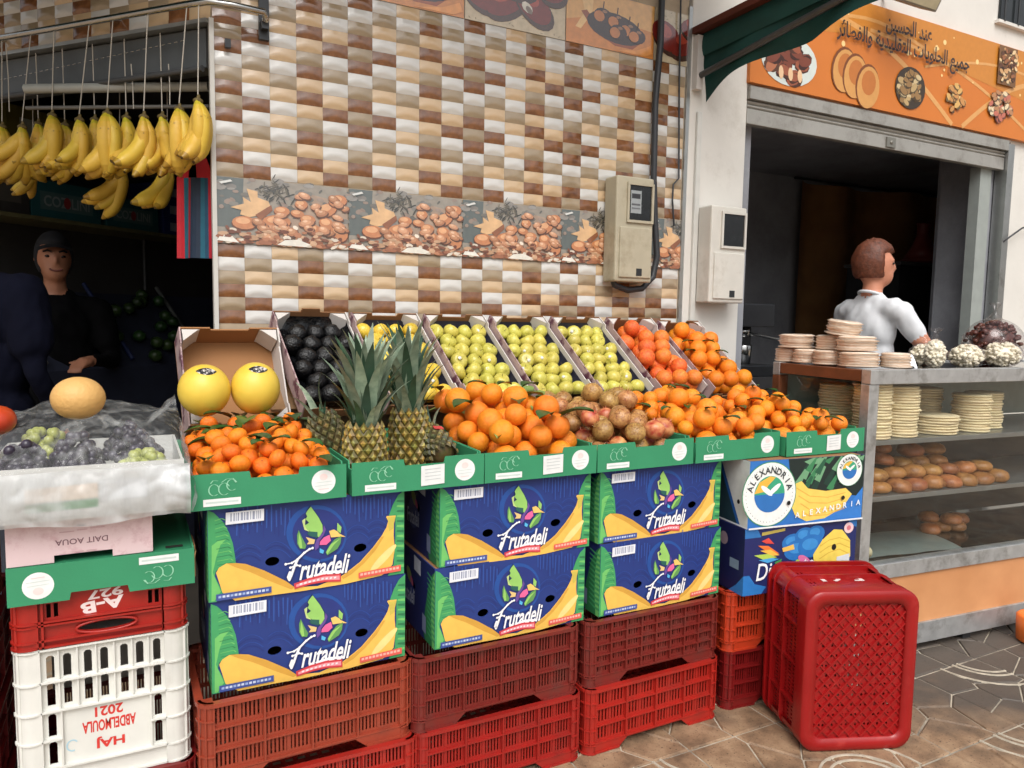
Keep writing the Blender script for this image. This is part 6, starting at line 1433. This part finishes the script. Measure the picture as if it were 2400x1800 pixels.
for z in (.935, .69): cpart('shelf', (.03, .035, z), (CWD-.03, CDP-.04, z+.022), M_SHELFM, .002)
def glass_mat(name, tint, a=.12):
    m = bpy.data.materials.new(name); m.use_nodes = True; n = m.node_tree.nodes; l = m.node_tree.links; n.remove(n['Principled BSDF'])
    t = n.new('ShaderNodeBsdfTransparent'); t.inputs[0].default_value = tint; g = n.new('ShaderNodeBsdfGlossy'); g.inputs['Roughness'].default_value = .03; lw = n.new('ShaderNodeLayerWeight'); lw.inputs[0].default_value = .5; pw_ = n.new('ShaderNodeMath'); pw_.operation = 'POWER'; pw_.inputs[1].default_value = 4; l.new(lw.outputs['Facing'], pw_.inputs[0]); fr = n.new('ShaderNodeMath'); fr.operation = 'MULTIPLY_ADD'; fr.inputs[1].default_value = .6; fr.inputs[2].default_value = .05; l.new(pw_.outputs[0], fr.inputs[0])
    mx = n.new('ShaderNodeMixShader'); l.new(fr.outputs[0], mx.inputs[0]); l.new(t.outputs[0], mx.inputs[1]); l.new(g.outputs[0], mx.inputs[2]); l.new(mx.outputs[0], n['Material Output'].inputs[0]); return m
M_PANE = glass_mat('counter_glass', (.975, .985, .98, 1))
q = MB(); q.box((.056, .012, .4255), (CWD-.056, .014, 1.2)); q.build('front_pane', M_PANE, CO); q = MB(); q.box((.02, .046, .4255), (.022, CDP-.046, 1.2)); q.build('side_pane', M_PANE, CO)
cpart('back_panel', (.056, CDP-.03, .4255), (CWD-.056, CDP-.02, .934), mat('counter_back', C(38, 42, 44), .4))
cpart('back_glass', (.056, CDP-.03, .96), (CWD-.056, CDP-.024, 1.2), mat('dull_glass', C(120, 136, 128), .25, .1))
def onC(x, y, z): return CM @ Vector((x, y, z))
# flat breads in stacks
M_BREAD = mat('flat_bread', C(232, 214, 174), .8, .08, 14, rand=.08, bump=.2, bscale=40); M_BUN = mat('bun_crust', C(164, 98, 50), .42, .25, 12, rand=.25, var2=C(206, 148, 88), dirt=C(112, 60, 28), dscale=14, dlim=(.46, .66)); M_PALEB = mat('pale_bread', C(226, 200, 156), .6, .08, 20, rand=.08, bump=.3, bscale=50)
def disc_mesh(name, m, r=.075, t=.012, n=18, wob=.04, seed=1):
    q = MB(); rnd = random.Random(seed); ph = rnd.uniform(0, 6)
    q.lathe([(.001, 0), (r*.9, .0), (r, t*.3), (r, t*.7), (r*.9, t), (.001, t)], n); q.v = [(x*(1+wob*sin(3*atan2(y, x)+ph)), y*(1+wob*cos(2*atan2(y, x)+ph)), z) for x, y, z in q.v]; return q.mesh(name, m)
ME_DISC = [disc_mesh('flat_bread', M_BREAD, seed=k) for k in range(3)]
def stack(label, x, y, z, n, r=1, grp='flat breads stacked on the top shelf of the counter'):
    for k in range(n):
        lb_ = '%s from the bottom, %s' % (ORD[k], label) if k < n-1 else 'topmost '+label
        o = put('flat_bread', random.choice(ME_DISC), None, onC(x+random.uniform(-.004, .004), y+random.uniform(-.004, .004), z+.0125*k), (0, 0, random.uniform(0, 6.28))); o.scale = (r, r, 1); tag(o, lb_, 'bread', grp)
random.seed(2)
stack('flat bread in the front stack beside the corner post', .145, .11, .958, 19, 1.06); stack('flat bread in the second front stack', .315, .115, .958, 18, 1.06); stack('flat bread in the tall shaded back stack', .50, .34, .958, 18, 1.12)
stack('flat bread in the low front stack', .56, .14, .958, 7, 1.4); stack('flat bread in the shorter back stack', .74, .34, .958, 15, 1.15); stack('flat bread in the right edge stack', .80, .13, .958, 14, 1.1); stack('flat bread in the dim back stack behind the corner post', .2, .36, .958, 17, 1.1); stack('flat bread in the last stack on the right', .98, .2, .958, 14, 1.1)
# round rolls
def bun_mesh(seed):
    q = MB(); q.lathe([(.001, 0), (.038, .0), (.049, .010), (.05, .022), (.044, .036), (.028, .046), (.001, .05)], 16); rnd = random.Random(seed); q.v = [(x*(1+rnd.uniform(-.025, .025)), y*(1+rnd.uniform(-.025, .025)), z*(1+rnd.uniform(-.05, .05))) for x, y, z in q.v]; return q.mesh('bread_roll', M_BUN)
ME_BUN = [bun_mesh(k) for k in range(4)]
bl = []
for k in range(9): bl.append((.09+.098*k, .10, .7125, 1.0, ORD[k]+' roll from the left in the front row on the lower shelf'))
for k in range(9): bl.append((.12+.098*k, .2, .7125, 1.0, ORD[k]+' roll from the left in the second row on the lower shelf'))
for k in range(8): bl.append((.10+.102*k, .135, .757, .98, ORD[k]+' roll from the left in the second layer on the lower shelf'))
for k in range(9): bl.append((.09+.1*k, .30, .7125, 1.0, ORD[k]+' roll from the left in the back row on the lower shelf'))
for k in range(6): bl.append((.09+.105*k, .2, .803 if k < 3 else .78, .95, ORD[k]+' roll from the left in the third layer on the lower shelf'))
for k in range(3): bl.append((.11+.12*k, .26, .84, .95, ORD[k]+' roll from the left along the top of the heap'))
for k in range(2): bl.append((.5+.13*k, .24, .825, 1.05, ['left', 'right'][k]+' of two larger rolls on top of the heap in the middle'))
for x, y, z, s, lb_ in [(x*1.1-.01, y*1.0-.005, .7125+(z-.7125)*1.12, s*1.14, lb_) for x, y, z, s, lb_ in bl]:
    o = put('bread_roll', random.choice(ME_BUN), None, onC(x, y+random.uniform(-.006, .006), z), (random.uniform(-.12, .12), random.uniform(-.12, .12), random.uniform(0, 6.28))); o.scale = (s, s, s*random.uniform(.85, 1.05)); tag(o, 'golden '+lb_ if 'larger' not in lb_ else lb_, 'bread roll', 'bread rolls on the lower shelf')
for k, (x, y, z) in enumerate([(.80, .30, .416), (.9, .32, .416), (.86, .36, .455), (.98, .3, .416), (.92, .28, .46), (1.04, .33, .44)]):
    o = put('bread_roll', random.choice(ME_BUN), None, onC(x, y, z), (0, 0, k)); tag(o, 'dark roll on the counter floor in the shadow at the right', 'bread roll', 'rolls on the counter floor')
q = MB(); q.sheet(lambda u, v: tuple(onC(.16+.55*u+.12*v, .10+.3*v-.04*u, .4165+.005*abs(sin(u*7+v*4)))), 10, 6); tag(q.build('plastic_sheet', mat('plastic_sheet', C(120, 134, 130), .3, .1)), 'grey plastic sheet lying on the counter floor', 'sheet')
mb = MB(); Mc = CM @ Matrix.Translation((.05, .11, .445)) @ Matrix.Rotation(pi/2, 4, 'Y') @ Matrix.Rotation(.0, 4, 'X')
tn = thing('tin_can', 'small printed tin lying on the counter floor behind the corner post', 'can'); mb.lathe([(.001, 0), (.027, 0), (.028, .003), (.027, .006), (.027, .112), (.028, .116), (.026, .12), (.001, .118)], 18, 0, Mc); mb.build('body', mat('tin_print', C(196, 186, 150), .35, .1, 20, dirt=C(150, 60, 50), dscale=14, dlim=(.58, .62)), tn)
# packs of bread piled on the counter corner, bags on the black glass
M_WRAP = glass_mat('clear_wrap', (.97, .95, .95, 1))
def wrap_mat():
    m = bpy.data.materials.new('wrapped_bread'); m.use_nodes = True; n = m.node_tree.nodes; l = m.node_tree.links; p = n['Principled BSDF']; tc = n.new('ShaderNodeTexCoord'); w = n.new('ShaderNodeTexWave'); w.bands_direction = 'Z'; w.inputs['Scale'].default_value = 30; w.inputs['Distortion'].default_value = 3; l.new(tc.outputs['Object'], w.inputs[0])
    cr = n.new('ShaderNodeValToRGB'); e = cr.color_ramp.elements; e[0].color = C(216, 182, 152); e[1].color = C(240, 222, 202); l.new(w.outputs[0], cr.inputs[0]); l.new(cr.outputs[0], p.inputs['Base Color']); p.inputs['Roughness'].default_value = .5; p.inputs['Coat Weight'].default_value = .8; p.inputs['Coat Roughness'].default_value = .12
    b = n.new('ShaderNodeBump'); b.inputs['Strength'].default_value = .4; b.inputs['Distance'].default_value = .004; nz = n.new('ShaderNodeTexNoise'); nz.inputs['Scale'].default_value = 40; l.new(tc.outputs['Object'], nz.inputs[0]); l.new(nz.outputs[0], b.inputs['Height']); l.new(b.outputs[0], p.inputs['Coat Normal']); return m
M_WB = wrap_mat()
from mathutils import noise as _mn
mnz = _mn.noise
def pack_mesh(seed):
    q = MB(); rnd = random.Random(seed); n = 20; pr = []; L_ = 5; h = .058
    for k in range(L_): z = h*k/L_; pr += [(.060+rnd.uniform(-.004, .003), z+.001), (.0685+rnd.uniform(-.005, .005), z+h/L_*.5)]
    pr = [(.001, 0), (.05, 0)]+pr+[(.055, h), (.001, h+.002)]; q.lathe(pr, n); q.v = [(x*(1+.07*mnz(Vector((x*30+seed, y*30, z*60)))), y*(1+.07*mnz(Vector((x*30, y*30+seed, z*60)))), z*(1+.06*mnz(Vector((x*18, y*18, seed))))) for x, y, z in q.v]; return q.mesh('bread_pack', M_WB)
PKS = 1.2
ME_PACK = [pack_mesh(k) for k in range(3)]
for k, (x, y, lev, s) in enumerate([(.085, .56, 0, .86), (.09, .445, 0, .9), (.10, .315, 0, 1.0), (.11, .165, 0, 1.12), (.235, .085, 0, .85), (.09, .52, 1, 1.08), (.15, .36, 1, .95), (.13, .20, 1, 1.15), (.13, .28, 2, 1.0)]):
    o = put('bread_pack', ME_PACK[k % 3], None, onC(x, y, 1.2625+.068*lev), (.0, .0 if lev < 2 else -.14, k)); o.scale = (s*1.12, s*1.12, 1.12); tag(o, ['bread pack at the back end of the bottom row', 'second bread pack from the back in the bottom row', 'middle bread pack of the bottom row', 'widest bread pack of the bottom row', 'small bread pack at the right end of the bottom row', 'bread pack of the middle layer, at the back', 'narrow bread pack in the middle of the middle layer', 'wide bread pack of the middle layer, at the front', 'single bread pack on top of the pile'][k], 'bread', 'wrapped bread packs on the counter corner')
M_POP = mat('pale_snack', C(232, 226, 204), .6, .12, 60, bump=1.0, bscale=55, dirt=C(190, 120, 100), dscale=30, dlim=(.66, .72)); M_DATES = mat('dark_dates', C(84, 40, 30), .35, .3, 40, bump=.8, bscale=40)
def bag_of(label, x, y, w, h, m, seed, knot=True):
    t = thing('snack_bag', label, 'bag', onC(x, y, 1.2563), 0, 'clear bags on the counter top'); rnd = random.Random(seed)
    q = MB(); br = .0085 if m is M_POP else .014
    for _ in range(260 if m is M_POP else 160):                  # loose pieces filling the bag
        a_, z_ = rnd.uniform(0, 6.28), rnd.uniform(-1, 1); rr_ = rnd.uniform(.75, 1.0)*sqrt(max(0, 1-z_*z_)); r_ = br*rnd.uniform(.7, 1.2)
        q.ell((w*.95*rr_*cos(a_), w*.76*rr_*sin(a_), max(r_, h*.42+h*.4*z_)), (r_*1.2, r_, r_*rnd.uniform(.7, 1.1)), 7, 5)
    q.ell((0, 0, h*.42), (w*.78, w*.62, h*.36), 12, 8); tag(q.build('contents', m, t), kind='stuff')
    q = MB(); q.ell((0, 0, h*.43), (w*1.06, w*.86, h*.47), 20, 14); q.v = [(a*(1+rnd.uniform(-.03, .03)), b*(1+rnd.uniform(-.03, .03)), max(0.0008, c_)) for a, b, c_ in q.v]
    if knot: q.lathe([(w*.35, h*.82), (.012, h*1.0), (.008, h*1.06), (.022, h*1.14), (.03, h*1.2)], 9)
    q.build('wrapper', M_WRAP, t)
bag_of('small tied clear bag of pale snacks on the counter top', .52, .12, .05, .15, M_POP, 1); bag_of('lumpy clear bag of pale snacks in the middle of the counter top', .74, .13, .085, .125, M_POP, 2); bag_of('clear bag of pale snacks at the right picture edge', .98, .13, .10, .14, M_POP, 3); bag_of('second lumpy bag of pale snacks behind the first', .68, .30, .08, .12, M_POP, 7); bag_of('brown bag of dates behind the snack bags', 1.16, .30, .15, .26, M_DATES, 4)
q = MB(); q.sheet(lambda u, v: tuple(onC(.27+.09*u, .06+.05*v, 1.2628+.028*sin(u*5+v*3)*u+.03*u*v)), 8, 5); tag(q.build('crumpled_film', mat('crumpled_film', C(196, 200, 206), .2, .1, spec=.8)), 'crumpled clear film beside the bread packs', 'film')
# orange thing on the pavement at the right edge
q = MB(); q.lathe([(.06, 0), (.075, .01), (.08, .12), (.07, .13), (.06, .125), (.055, .02)], 16); v = atZ(2425, 1505, 0); tag(q.build('orange_tub', mat('orange_plastic', C(230, 120, 50), .4), None, (v.x, v.y, 0)), 'orange plastic tub on the pavement cut by the right edge', 'tub')
# ---- duckboard and baker
mb = MB(); dk = thing('duckboard', 'low wooden duckboard behind the bakery counter', 'platform', (0, 0, 0))
for k in range(8): mb = MB(); mb.box((2.75, -.40+.095*k, .1), (4.6, -.32+.095*k, .12)); mb.build('slat', M_BRWOOD, dk)
for k in range(3): mb = MB(); mb.box((2.8+.85*k, -.39, .005), (2.86+.85*k, .34, .0995)); mb.build('bearer', M_BRWOOD, dk)
hB = 1.77
arms = {1: ((.185, 0, 1.40), (.285, .10, 1.19), (.12, .31, 1.15), (-.7, .6, -.15)), -1: ((-.185, 0, 1.40), (-.24, .08, 1.15), (-.12, .30, 1.12), (.6, .7, -.1))}
me = person_mesh('person', base_person(hB, arms, bulk=.92, hy=radians(-32)), [M_SKIN, M_TEE, M_JEANS, M_SHOE])
hp = CAM+_ray(2050, 620)*3.98; bk = put('person', me, None, (hp.x, hp.y, .12), (0, 0, radians(-94)))
tag(bk, 'person in a pale grey t-shirt working behind the bakery counter, face turned away', 'person'); q = MB(); kk = hB/1.78; q.tube([(.064*kk*cos(a), (-.010+.062*sin(a))*kk, (1.492-.022*sin(a))*kk) for a in [2*pi*i/20 for i in range(21)]], .0085, 7); q.build('collar', M_TEE, bk)
bh = add_hair(bk, hB, M_HAIR, False, 1.12); bh.rotation_euler = (0, 0, radians(-32))
for o in add_eyes(bk, hB, M_EYE): o.rotation_euler = (0, 0, radians(-32))
# ---- inside the bakery
cur = thing('brown_curtain', 'dark brown cloth hanging at the back of the bakery', 'curtain'); 
mb = MB(); mb.sheet(lambda u, v: (5.4+2.9*u, 2.1+.07*sin(u*22)+.1*sin(u*7), 1.0+1.8*v), 60, 4); mb.build('cloth', mat('brown_cloth', C(150, 106, 62), .9, .2, 4), cur); mb = MB(); mb.tube([(5.3, 2.1, 2.81), (8.35, 2.1, 2.81)], .012, 6); mb.build('rod', M_DKSTEEL, cur)
cb = thing('black_cabinet', 'black cabinet inside the bakery with pots on top', 'cabinet'); v0 = atY(2110, 612, .95); v1 = atY(2310, 612, .95); zc = v0.z
mb = MB(); mb.box((v0.x, .95, .035), (v1.x, 1.45, zc-.03)); mb.build('body', mat('black_lacquer', C(26, 26, 27), .5), cb); mb = MB(); mb.box((v0.x-.02, .93, zc-.0295), (v1.x+.02, 1.47, zc)); mb.build('top', mat('dark_top', C(60, 58, 56), .4), cb)
def onCab(px, label, name, cat, parts, m):
    v = atY(px, 608, 1.15); t = thing(name, label, cat, (v.x, 1.15, zc+.0005))
    for nm, prof, mm in parts: q = MB(); q.lathe(prof, 20); q.build(nm, mm, t)
M_CLAY = mat('red_clay', C(120, 44, 36), .4, .1); M_POT = mat('dark_pot', C(46, 46, 48), .25, .1, metal=.5)
onCab(2160, 'red clay tagine on the black cabinet', 'tagine', 'tagine', [('dish', [(.001, 0), (.12, 0), (.17, .04), (.165, .05), (.001, .03)], M_CLAY), ('lid', [(.15, .051), (.10, .14), (.05, .26), (.05, .34), (.06, .36), (.001, .365)], M_CLAY)], None)
onCab(2205, 'dark teapot on the black cabinet next to the tagine', 'teapot', 'teapot', [('body', [(.001, 0), (.06, 0), (.08, .05), (.06, .12), (.03, .15), (.001, .16)], M_POT), ('knob', [(.001, .161), (.015, .17), (.012, .19), (.001, .195)], M_CHROME)], None)
onCab(2235, 'small shiny pot on the black cabinet', 'pot', 'pot', [('body', [(.001, 0), (.035, 0), (.038, .09), (.03, .1), (.001, .1)], M_CHROME)], None)
onCab(2265, 'wide dark pan on the black cabinet', 'pan', 'pan', [('body', [(.001, 0), (.10, 0), (.12, .06), (.125, .06), (.115, .01), (.001, .01)], M_POT)], None)
cf = thing('coffee_machine', 'dark coffee machine at the left end behind the counter', 'machine', (3.08, .42, 0)); 
mb = MB(); mb.box((-.25, -.2, .035), (.25, .25, 1.12)); mb.build('stand', mat('machine_stand', C(44, 44, 46), .5), cf)
mb = MB(); mb.box((-.18, -.15, 1.1205), (.14, .2, 1.19)); mb.box((-.16, .05, 1.1905), (.12, .2, 1.42)); mb.box((-.18, -.12, 1.4205), (.14, .2, 1.56)); mb.build('body', mat('machine_body', C(52, 54, 58), .3, .1, metal=.6), cf, bevel=.006)
mb = MB(); mb.lathe([(.04, 1.36), (.045, 1.42)], 14); mb.tube([(0, -.05, 1.38), (.1, -.22, 1.345)], .01, 8); mb.build('filter_handle', M_CHROME, cf); mb = MB(); mb.lathe([(.001, 1.1905), (.05, 1.1905), (.055, 1.3), (.05, 1.31), (.001, 1.305)], 14); mb.build('jug', M_CHROME, cf)
v = atY(2395, 530, -.03); cable('thin black wire hanging across the right door frame', [W_(2440, 520, -.05), W_(2395, 535, -.05), W_(2360, 560, -.05), W_(2320, 590, .05), W_(2295, 605, .2), W_(2270, 606, .6)], .006, 'wire')
so = thing('wall_socket', 'dark socket box on the grey bakery wall', 'socket', (6.28, 2.24, 1.47)); mb = MB(); mb.box((-.14, -.03, -.08), (.14, .0, .08)); mb.build('plate', mat('socket_dark', C(20, 56, 50), .4), so, bevel=.004)
# wooden stand that carries the tilted trays
ds = thing('display_stand', 'plain wooden stand under the tilted fruit trays', 'stand'); M_PINEW = mat('stand_wood', C(128, 96, 62), .7, .2, 10)
mb = MB(); M_ = Matrix.Translation((.14, -.02, 1.372)) @ Matrix.Rotation(TILT, 4, 'X'); mb.box((0, -.40, -.02), (2.28, 0, -.008), 0, M_); mb.build('sloping_board', M_PINEW, ds)
for x in (.2, 1.2, 2.25):
    for y, h in ((-.07, 1.30), (-.37, 1.05)): mb = MB(); mb.box((x-.025, y-.02, 0), (x+.025, y+.02, h)); mb.build('leg', M_PINEW, ds)
# ================================================================ LEFT STACK TOP: pink carton, wrapped grapes, melon
pk = thing('pink_carton', 'pale pink carton turned upside down between the green tray and the wrapped grapes', 'cardboard box', (-.563, -1.0, .8545), radians(.5)); w, h, d = .305, .108, .42
M_PINK = mat('pink_print', C(222, 196, 198), .6, .05, 6, dirt=C(206, 172, 176), dscale=12, dlim=(.5, .6))
me = shape2d([(0, 0), (w*.31, 0), (w*.31, .017), (w*.71, .017), (w*.71, 0), (w, 0), (w, h), (0, h)], (), .004, 'front_panel'); me.materials.append(M_PINK); f = put('front_panel', me, pk, (0, 0, 0), (pi/2, 0, 0))
P = Print(lambda u, v, e: (u, v, .002+e)); P.text('DAIT AOUA', w*.50, h*.43, w*.36, .014, C(120, 84, 92), pi, .015); P.line([(w*.47, h*.78), (w*.53, h*.78)], .004, C(120, 92, 98))
for a, b, z in [(.35, .45, .66), (.47, .54, .68), (.56, .66, .7), (.05, .15, .86), (.17, .25, .86), (.45, .51, .2), (.53, .6, .2)]: P.line([(w*a, h*z), (w*b, h*z)], .0025, C(200, 164, 168))
P.build(f)
for nm, a, b, m in [('side_panel', (0, .0025, 0), (.004, d, h), M_PINK), ('side_panel', (w-.004, .0025, 0), (w, d, h), M_CARD), ('back_panel', (.0045, d-.004, 0), (w-.0045, d, h), M_PINK), ('top_panel', (.0045, .0025, h-.005), (w-.0045, d-.0045, h-.001), M_PINK)]: q = MB(); q.box(a, b); q.build(nm, m, pk)
# grape tray
gx0, gx1, gy0, gy1, gz = -.60, -.185, -1.045, -.60, .9655
gt = thing('grape_tray', 'white tray of grapes inside the clear plastic wrap', 'tray', (0, 0, 0)); M_WTRAY = mat('white_tray', C(204, 204, 200), .5, .06)
for nm, a, b in [('base', (gx0, gy0, gz), (gx1, gy1, gz+.006)), ('front_panel', (gx0, gy0, gz+.0065), (gx1, gy0+.006, gz+.125)), ('back_panel', (gx0, gy1-.006, gz+.0065), (gx1, gy1, gz+.12)), ('side_panel', (gx0, gy0+.0065, gz+.0065), (gx0+.006, gy1-.0065, gz+.12)), ('side_panel', (gx1-.006, gy0+.0065, gz+.0065), (gx1, gy1-.0065, gz+.12))]:
    q = MB(); q.box(a, b); o = q.build(nm, M_WTRAY, gt)
    if nm == 'front_panel':
        P = Print(lambda u, v, e: (gx0+u*(gx1-gx0), gy0-.0005-e, gz+v*.125)); P.poly([(.2, .18), (.55, .2), (.55, .36), (.2, .34)], C(70, 150, 90)); P.poly([(.2, .36), (.55, .38), (.55, .66), (.2, .62)], C(226, 200, 170)); P.poly([(.56, .3), (.8, .32), (.8, .7), (.56, .68)], C(222, 224, 226)); P.build(o)
M_GRAPE = mat('black_grape', C(44, 36, 50), .3, .2, 20, rand=.1, dirt=C(92, 88, 104), dscale=30, dlim=(.5, .75)); M_GRAPEG = mat('green_grape', C(170, 176, 96), .3, .1, 20); M_GSTEM = mat('grape_stem', C(120, 110, 60), .7)
def grape_bunch(label, c0, n, sx, sy, sz, m, seed):
    rnd = random.Random(seed); t = thing('grape_bunch', label, 'grapes', c0, 0, 'grape bunches under the plastic wrap'); q = MB()
    for k in range(n):
        a, b = rnd.uniform(0, 6.28), sqrt(rnd.random()); r = rnd.uniform(.0105, .0135); q.ell((sx*b*cos(a), sy*b*sin(a), .02+sz*(1-b*b)*rnd.uniform(.5, 1)), (r, r, r*1.1), 10, 7)
    tag(q.build('berries', m, t), kind='stuff'); q = MB(); q.tube([(-sx*.6, 0, .02), (0, .01, .03), (sx*.6, 0, .02)], .004, 5); q.build('stem', M_GSTEM, t)
gzt = gz+.06
grape_bunch('dark grapes at the front left under the plastic wrap', (-.525, -.97, gzt), 110, .065, .06, .095, M_GRAPE, 1); grape_bunch('dark grapes in the middle under the plastic wrap', (-.42, -.93, gzt), 110, .065, .07, .105, M_GRAPE, 2); grape_bunch('dark grapes at the back under the plastic wrap', (-.30, -.80, gzt+.02), 100, .07, .07, .085, M_GRAPE, 3); grape_bunch('pale green grapes at the right under the plastic wrap', (-.275, -.95, gzt), 90, .07, .06, .055, M_GRAPEG, 4); grape_bunch('pale grapes at the back left under the plastic wrap', (-.50, -.78, gzt), 110, .075, .07, .11, M_GRAPEG, 6)
# the wrap: a crumpled translucent bag round the tray
def wrap_material(name, col, alpha, rough, bs):
    m = bpy.data.materials.new(name); m.use_nodes = True; n = m.node_tree.nodes; l = m.node_tree.links; p = n['Principled BSDF']; p.inputs['Base Color'].default_value = col; p.inputs['Roughness'].default_value = rough; p.inputs['Specular IOR Level'].default_value = .7
    tc = n.new('ShaderNodeTexCoord'); nz = n.new('ShaderNodeTexNoise'); nz.inputs['Scale'].default_value = bs; nz.inputs['Detail'].default_value = 6; mp = n.new('ShaderNodeMapping'); mp.inputs['Scale'].default_value = (1, 1, .35); mp.inputs['Rotation'].default_value = (.4, .7, .3); l.new(tc.outputs['Object'], mp.inputs[0]); l.new(mp.outputs[0], nz.inputs['Vector'])
    b = n.new('ShaderNodeBump'); b.inputs['Strength'].default_value = .9; b.inputs['Distance'].default_value = .012; l.new(nz.outputs[0], b.inputs['Height']); l.new(b.outputs[0], p.inputs['Normal'])
    r = n.new('ShaderNodeMapRange'); r.inputs[1].default_value = .46; r.inputs[2].default_value = .72; r.inputs[3].default_value = alpha[0]; r.inputs[4].default_value = alpha[1]; l.new(nz.outputs[0], r.inputs[0]); l.new(r.outputs[0], p.inputs['Alpha']); return m
M_BAGT = wrap_material('clear_crumpled_plastic', C(216, 218, 216), (.07, .26), .08, 40); M_BAGF = wrap_material('milky_plastic', C(204, 206, 206), (.45, .85), .25, 12)
wr = thing('plastic_wrap', 'crumpled translucent plastic bag around the grape tray', 'plastic bag'); rnd = random.Random(8)
from mathutils import noise as mn
def nz3(x, y, z): v = Vector((x, y, z)); return 1.1*(abs(mn.noise(v*9))*2-.6)+.45*(abs(mn.noise(v*24+Vector((3, 1, 7))))*2-.6)
def topf(u, v):
    x = gx0-.012+(gx1-gx0+.024)*u; y = gy0-.012+(gy1-gy0+.05)*v; z = gz+.115+.082*sin(pi*min(1, v*1.05))**.6*sin(pi*u)**.45+.085*v
    return (x, y, z+.012*nz3(x, y, .3))
q = MB(); q.sheet(topf, 64, 60); q.build('top_sheet', M_BAGT, wr)
def frf(u, v):
    x = gx0-.012+(gx1-gx0+.024)*u; y = gy0-.014-.014*sin(pi*v)-.009*nz3(x*1.1, .1+v*.04, v*.13); z = gz-.012+(.128)*v+.012*(1-v)*sin(u*9)*.5
    return (x, y, z)
q = MB(); q.sheet(frf, 70, 30); q.build('front_sheet', M_BAGF, wr)
for s in (0, 1):
    def sdf(u, v, s=s): y = gy0-.012+(gy1-gy0+.03)*u; x = (gx1+.013 if s else gx0-.013)+(.01 if s else -.01)*sin(pi*v); return (x+.008*nz3(.2, y, v*.2), y, gz-.008+.128*v+.05*u*v)
    q = MB(); q.sheet(sdf, 40, 20); q.build('side_sheet', M_BAGF, wr)
q = MB(); q.sheet(lambda u, v: (-.44+.26*u, -.72+.05*u+.12*v, gz+.155+.06*u+.05*v*sin(u*6+1)+.02*nz3(u*.3, v*.3, 0)), 36, 20); q.build('crumpled_end', M_BAGT, wr)
p = atY(183, 924, -.86); q = MB(); q.ell((0, 0, 0), (.0615, .0615, .054), 28, 18); tag(q.build('melon', M_CANT, None, (p.x, p.y, p.z-.010)), 'pale orange round melon resting on the wrapped grapes', 'melon', 'melons')
# things on the crates at the left edge
M_MANGO = mat('mango_skin', C(206, 84, 30), .35, .15, 6, var2=C(190, 60, 36)); M_YEL = mat('yellow_card', C(206, 176, 60), .6)
p = atY(0, 985, -.86); 
for k, (dx, dz) in enumerate([(0, 0), (-.07, .0)]): q = MB(); q.ell((0, 0, 0), (.04, .05, .036), 18, 12); tag(q.build('mango', M_MANGO, None, (p.x+dx-.005, p.y+.02*k, p.z+dz)), ['red orange mango at the left picture edge, nearer the grapes', 'red orange mango at the left picture edge, further left'][k], 'mango', 'mangoes at the left edge')
mt = thing('mango_tray', 'tan cardboard tray with mangoes at the left picture edge', 'tray', (-1.0, -1.0, 3*CH+.0005)); zt_ = p.z-.05-3*CH
for a, b, nm in [((0, 0, 0), (.372, .4, .006), 'base'), ((0, 0, .0065), (.372, .006, zt_), 'front_panel'), ((0, .3945, .0065), (.372, .4, zt_), 'back_panel'), ((.366, .0065, .0065), (.372, .394, zt_), 'side_panel'), ((.0065, .0065, zt_-.02), (.3655, .394, zt_+.013), 'liner')]: q = MB(); q.box(a, b); q.build(nm, M_YEL if nm == 'liner' else M_CARD, mt)
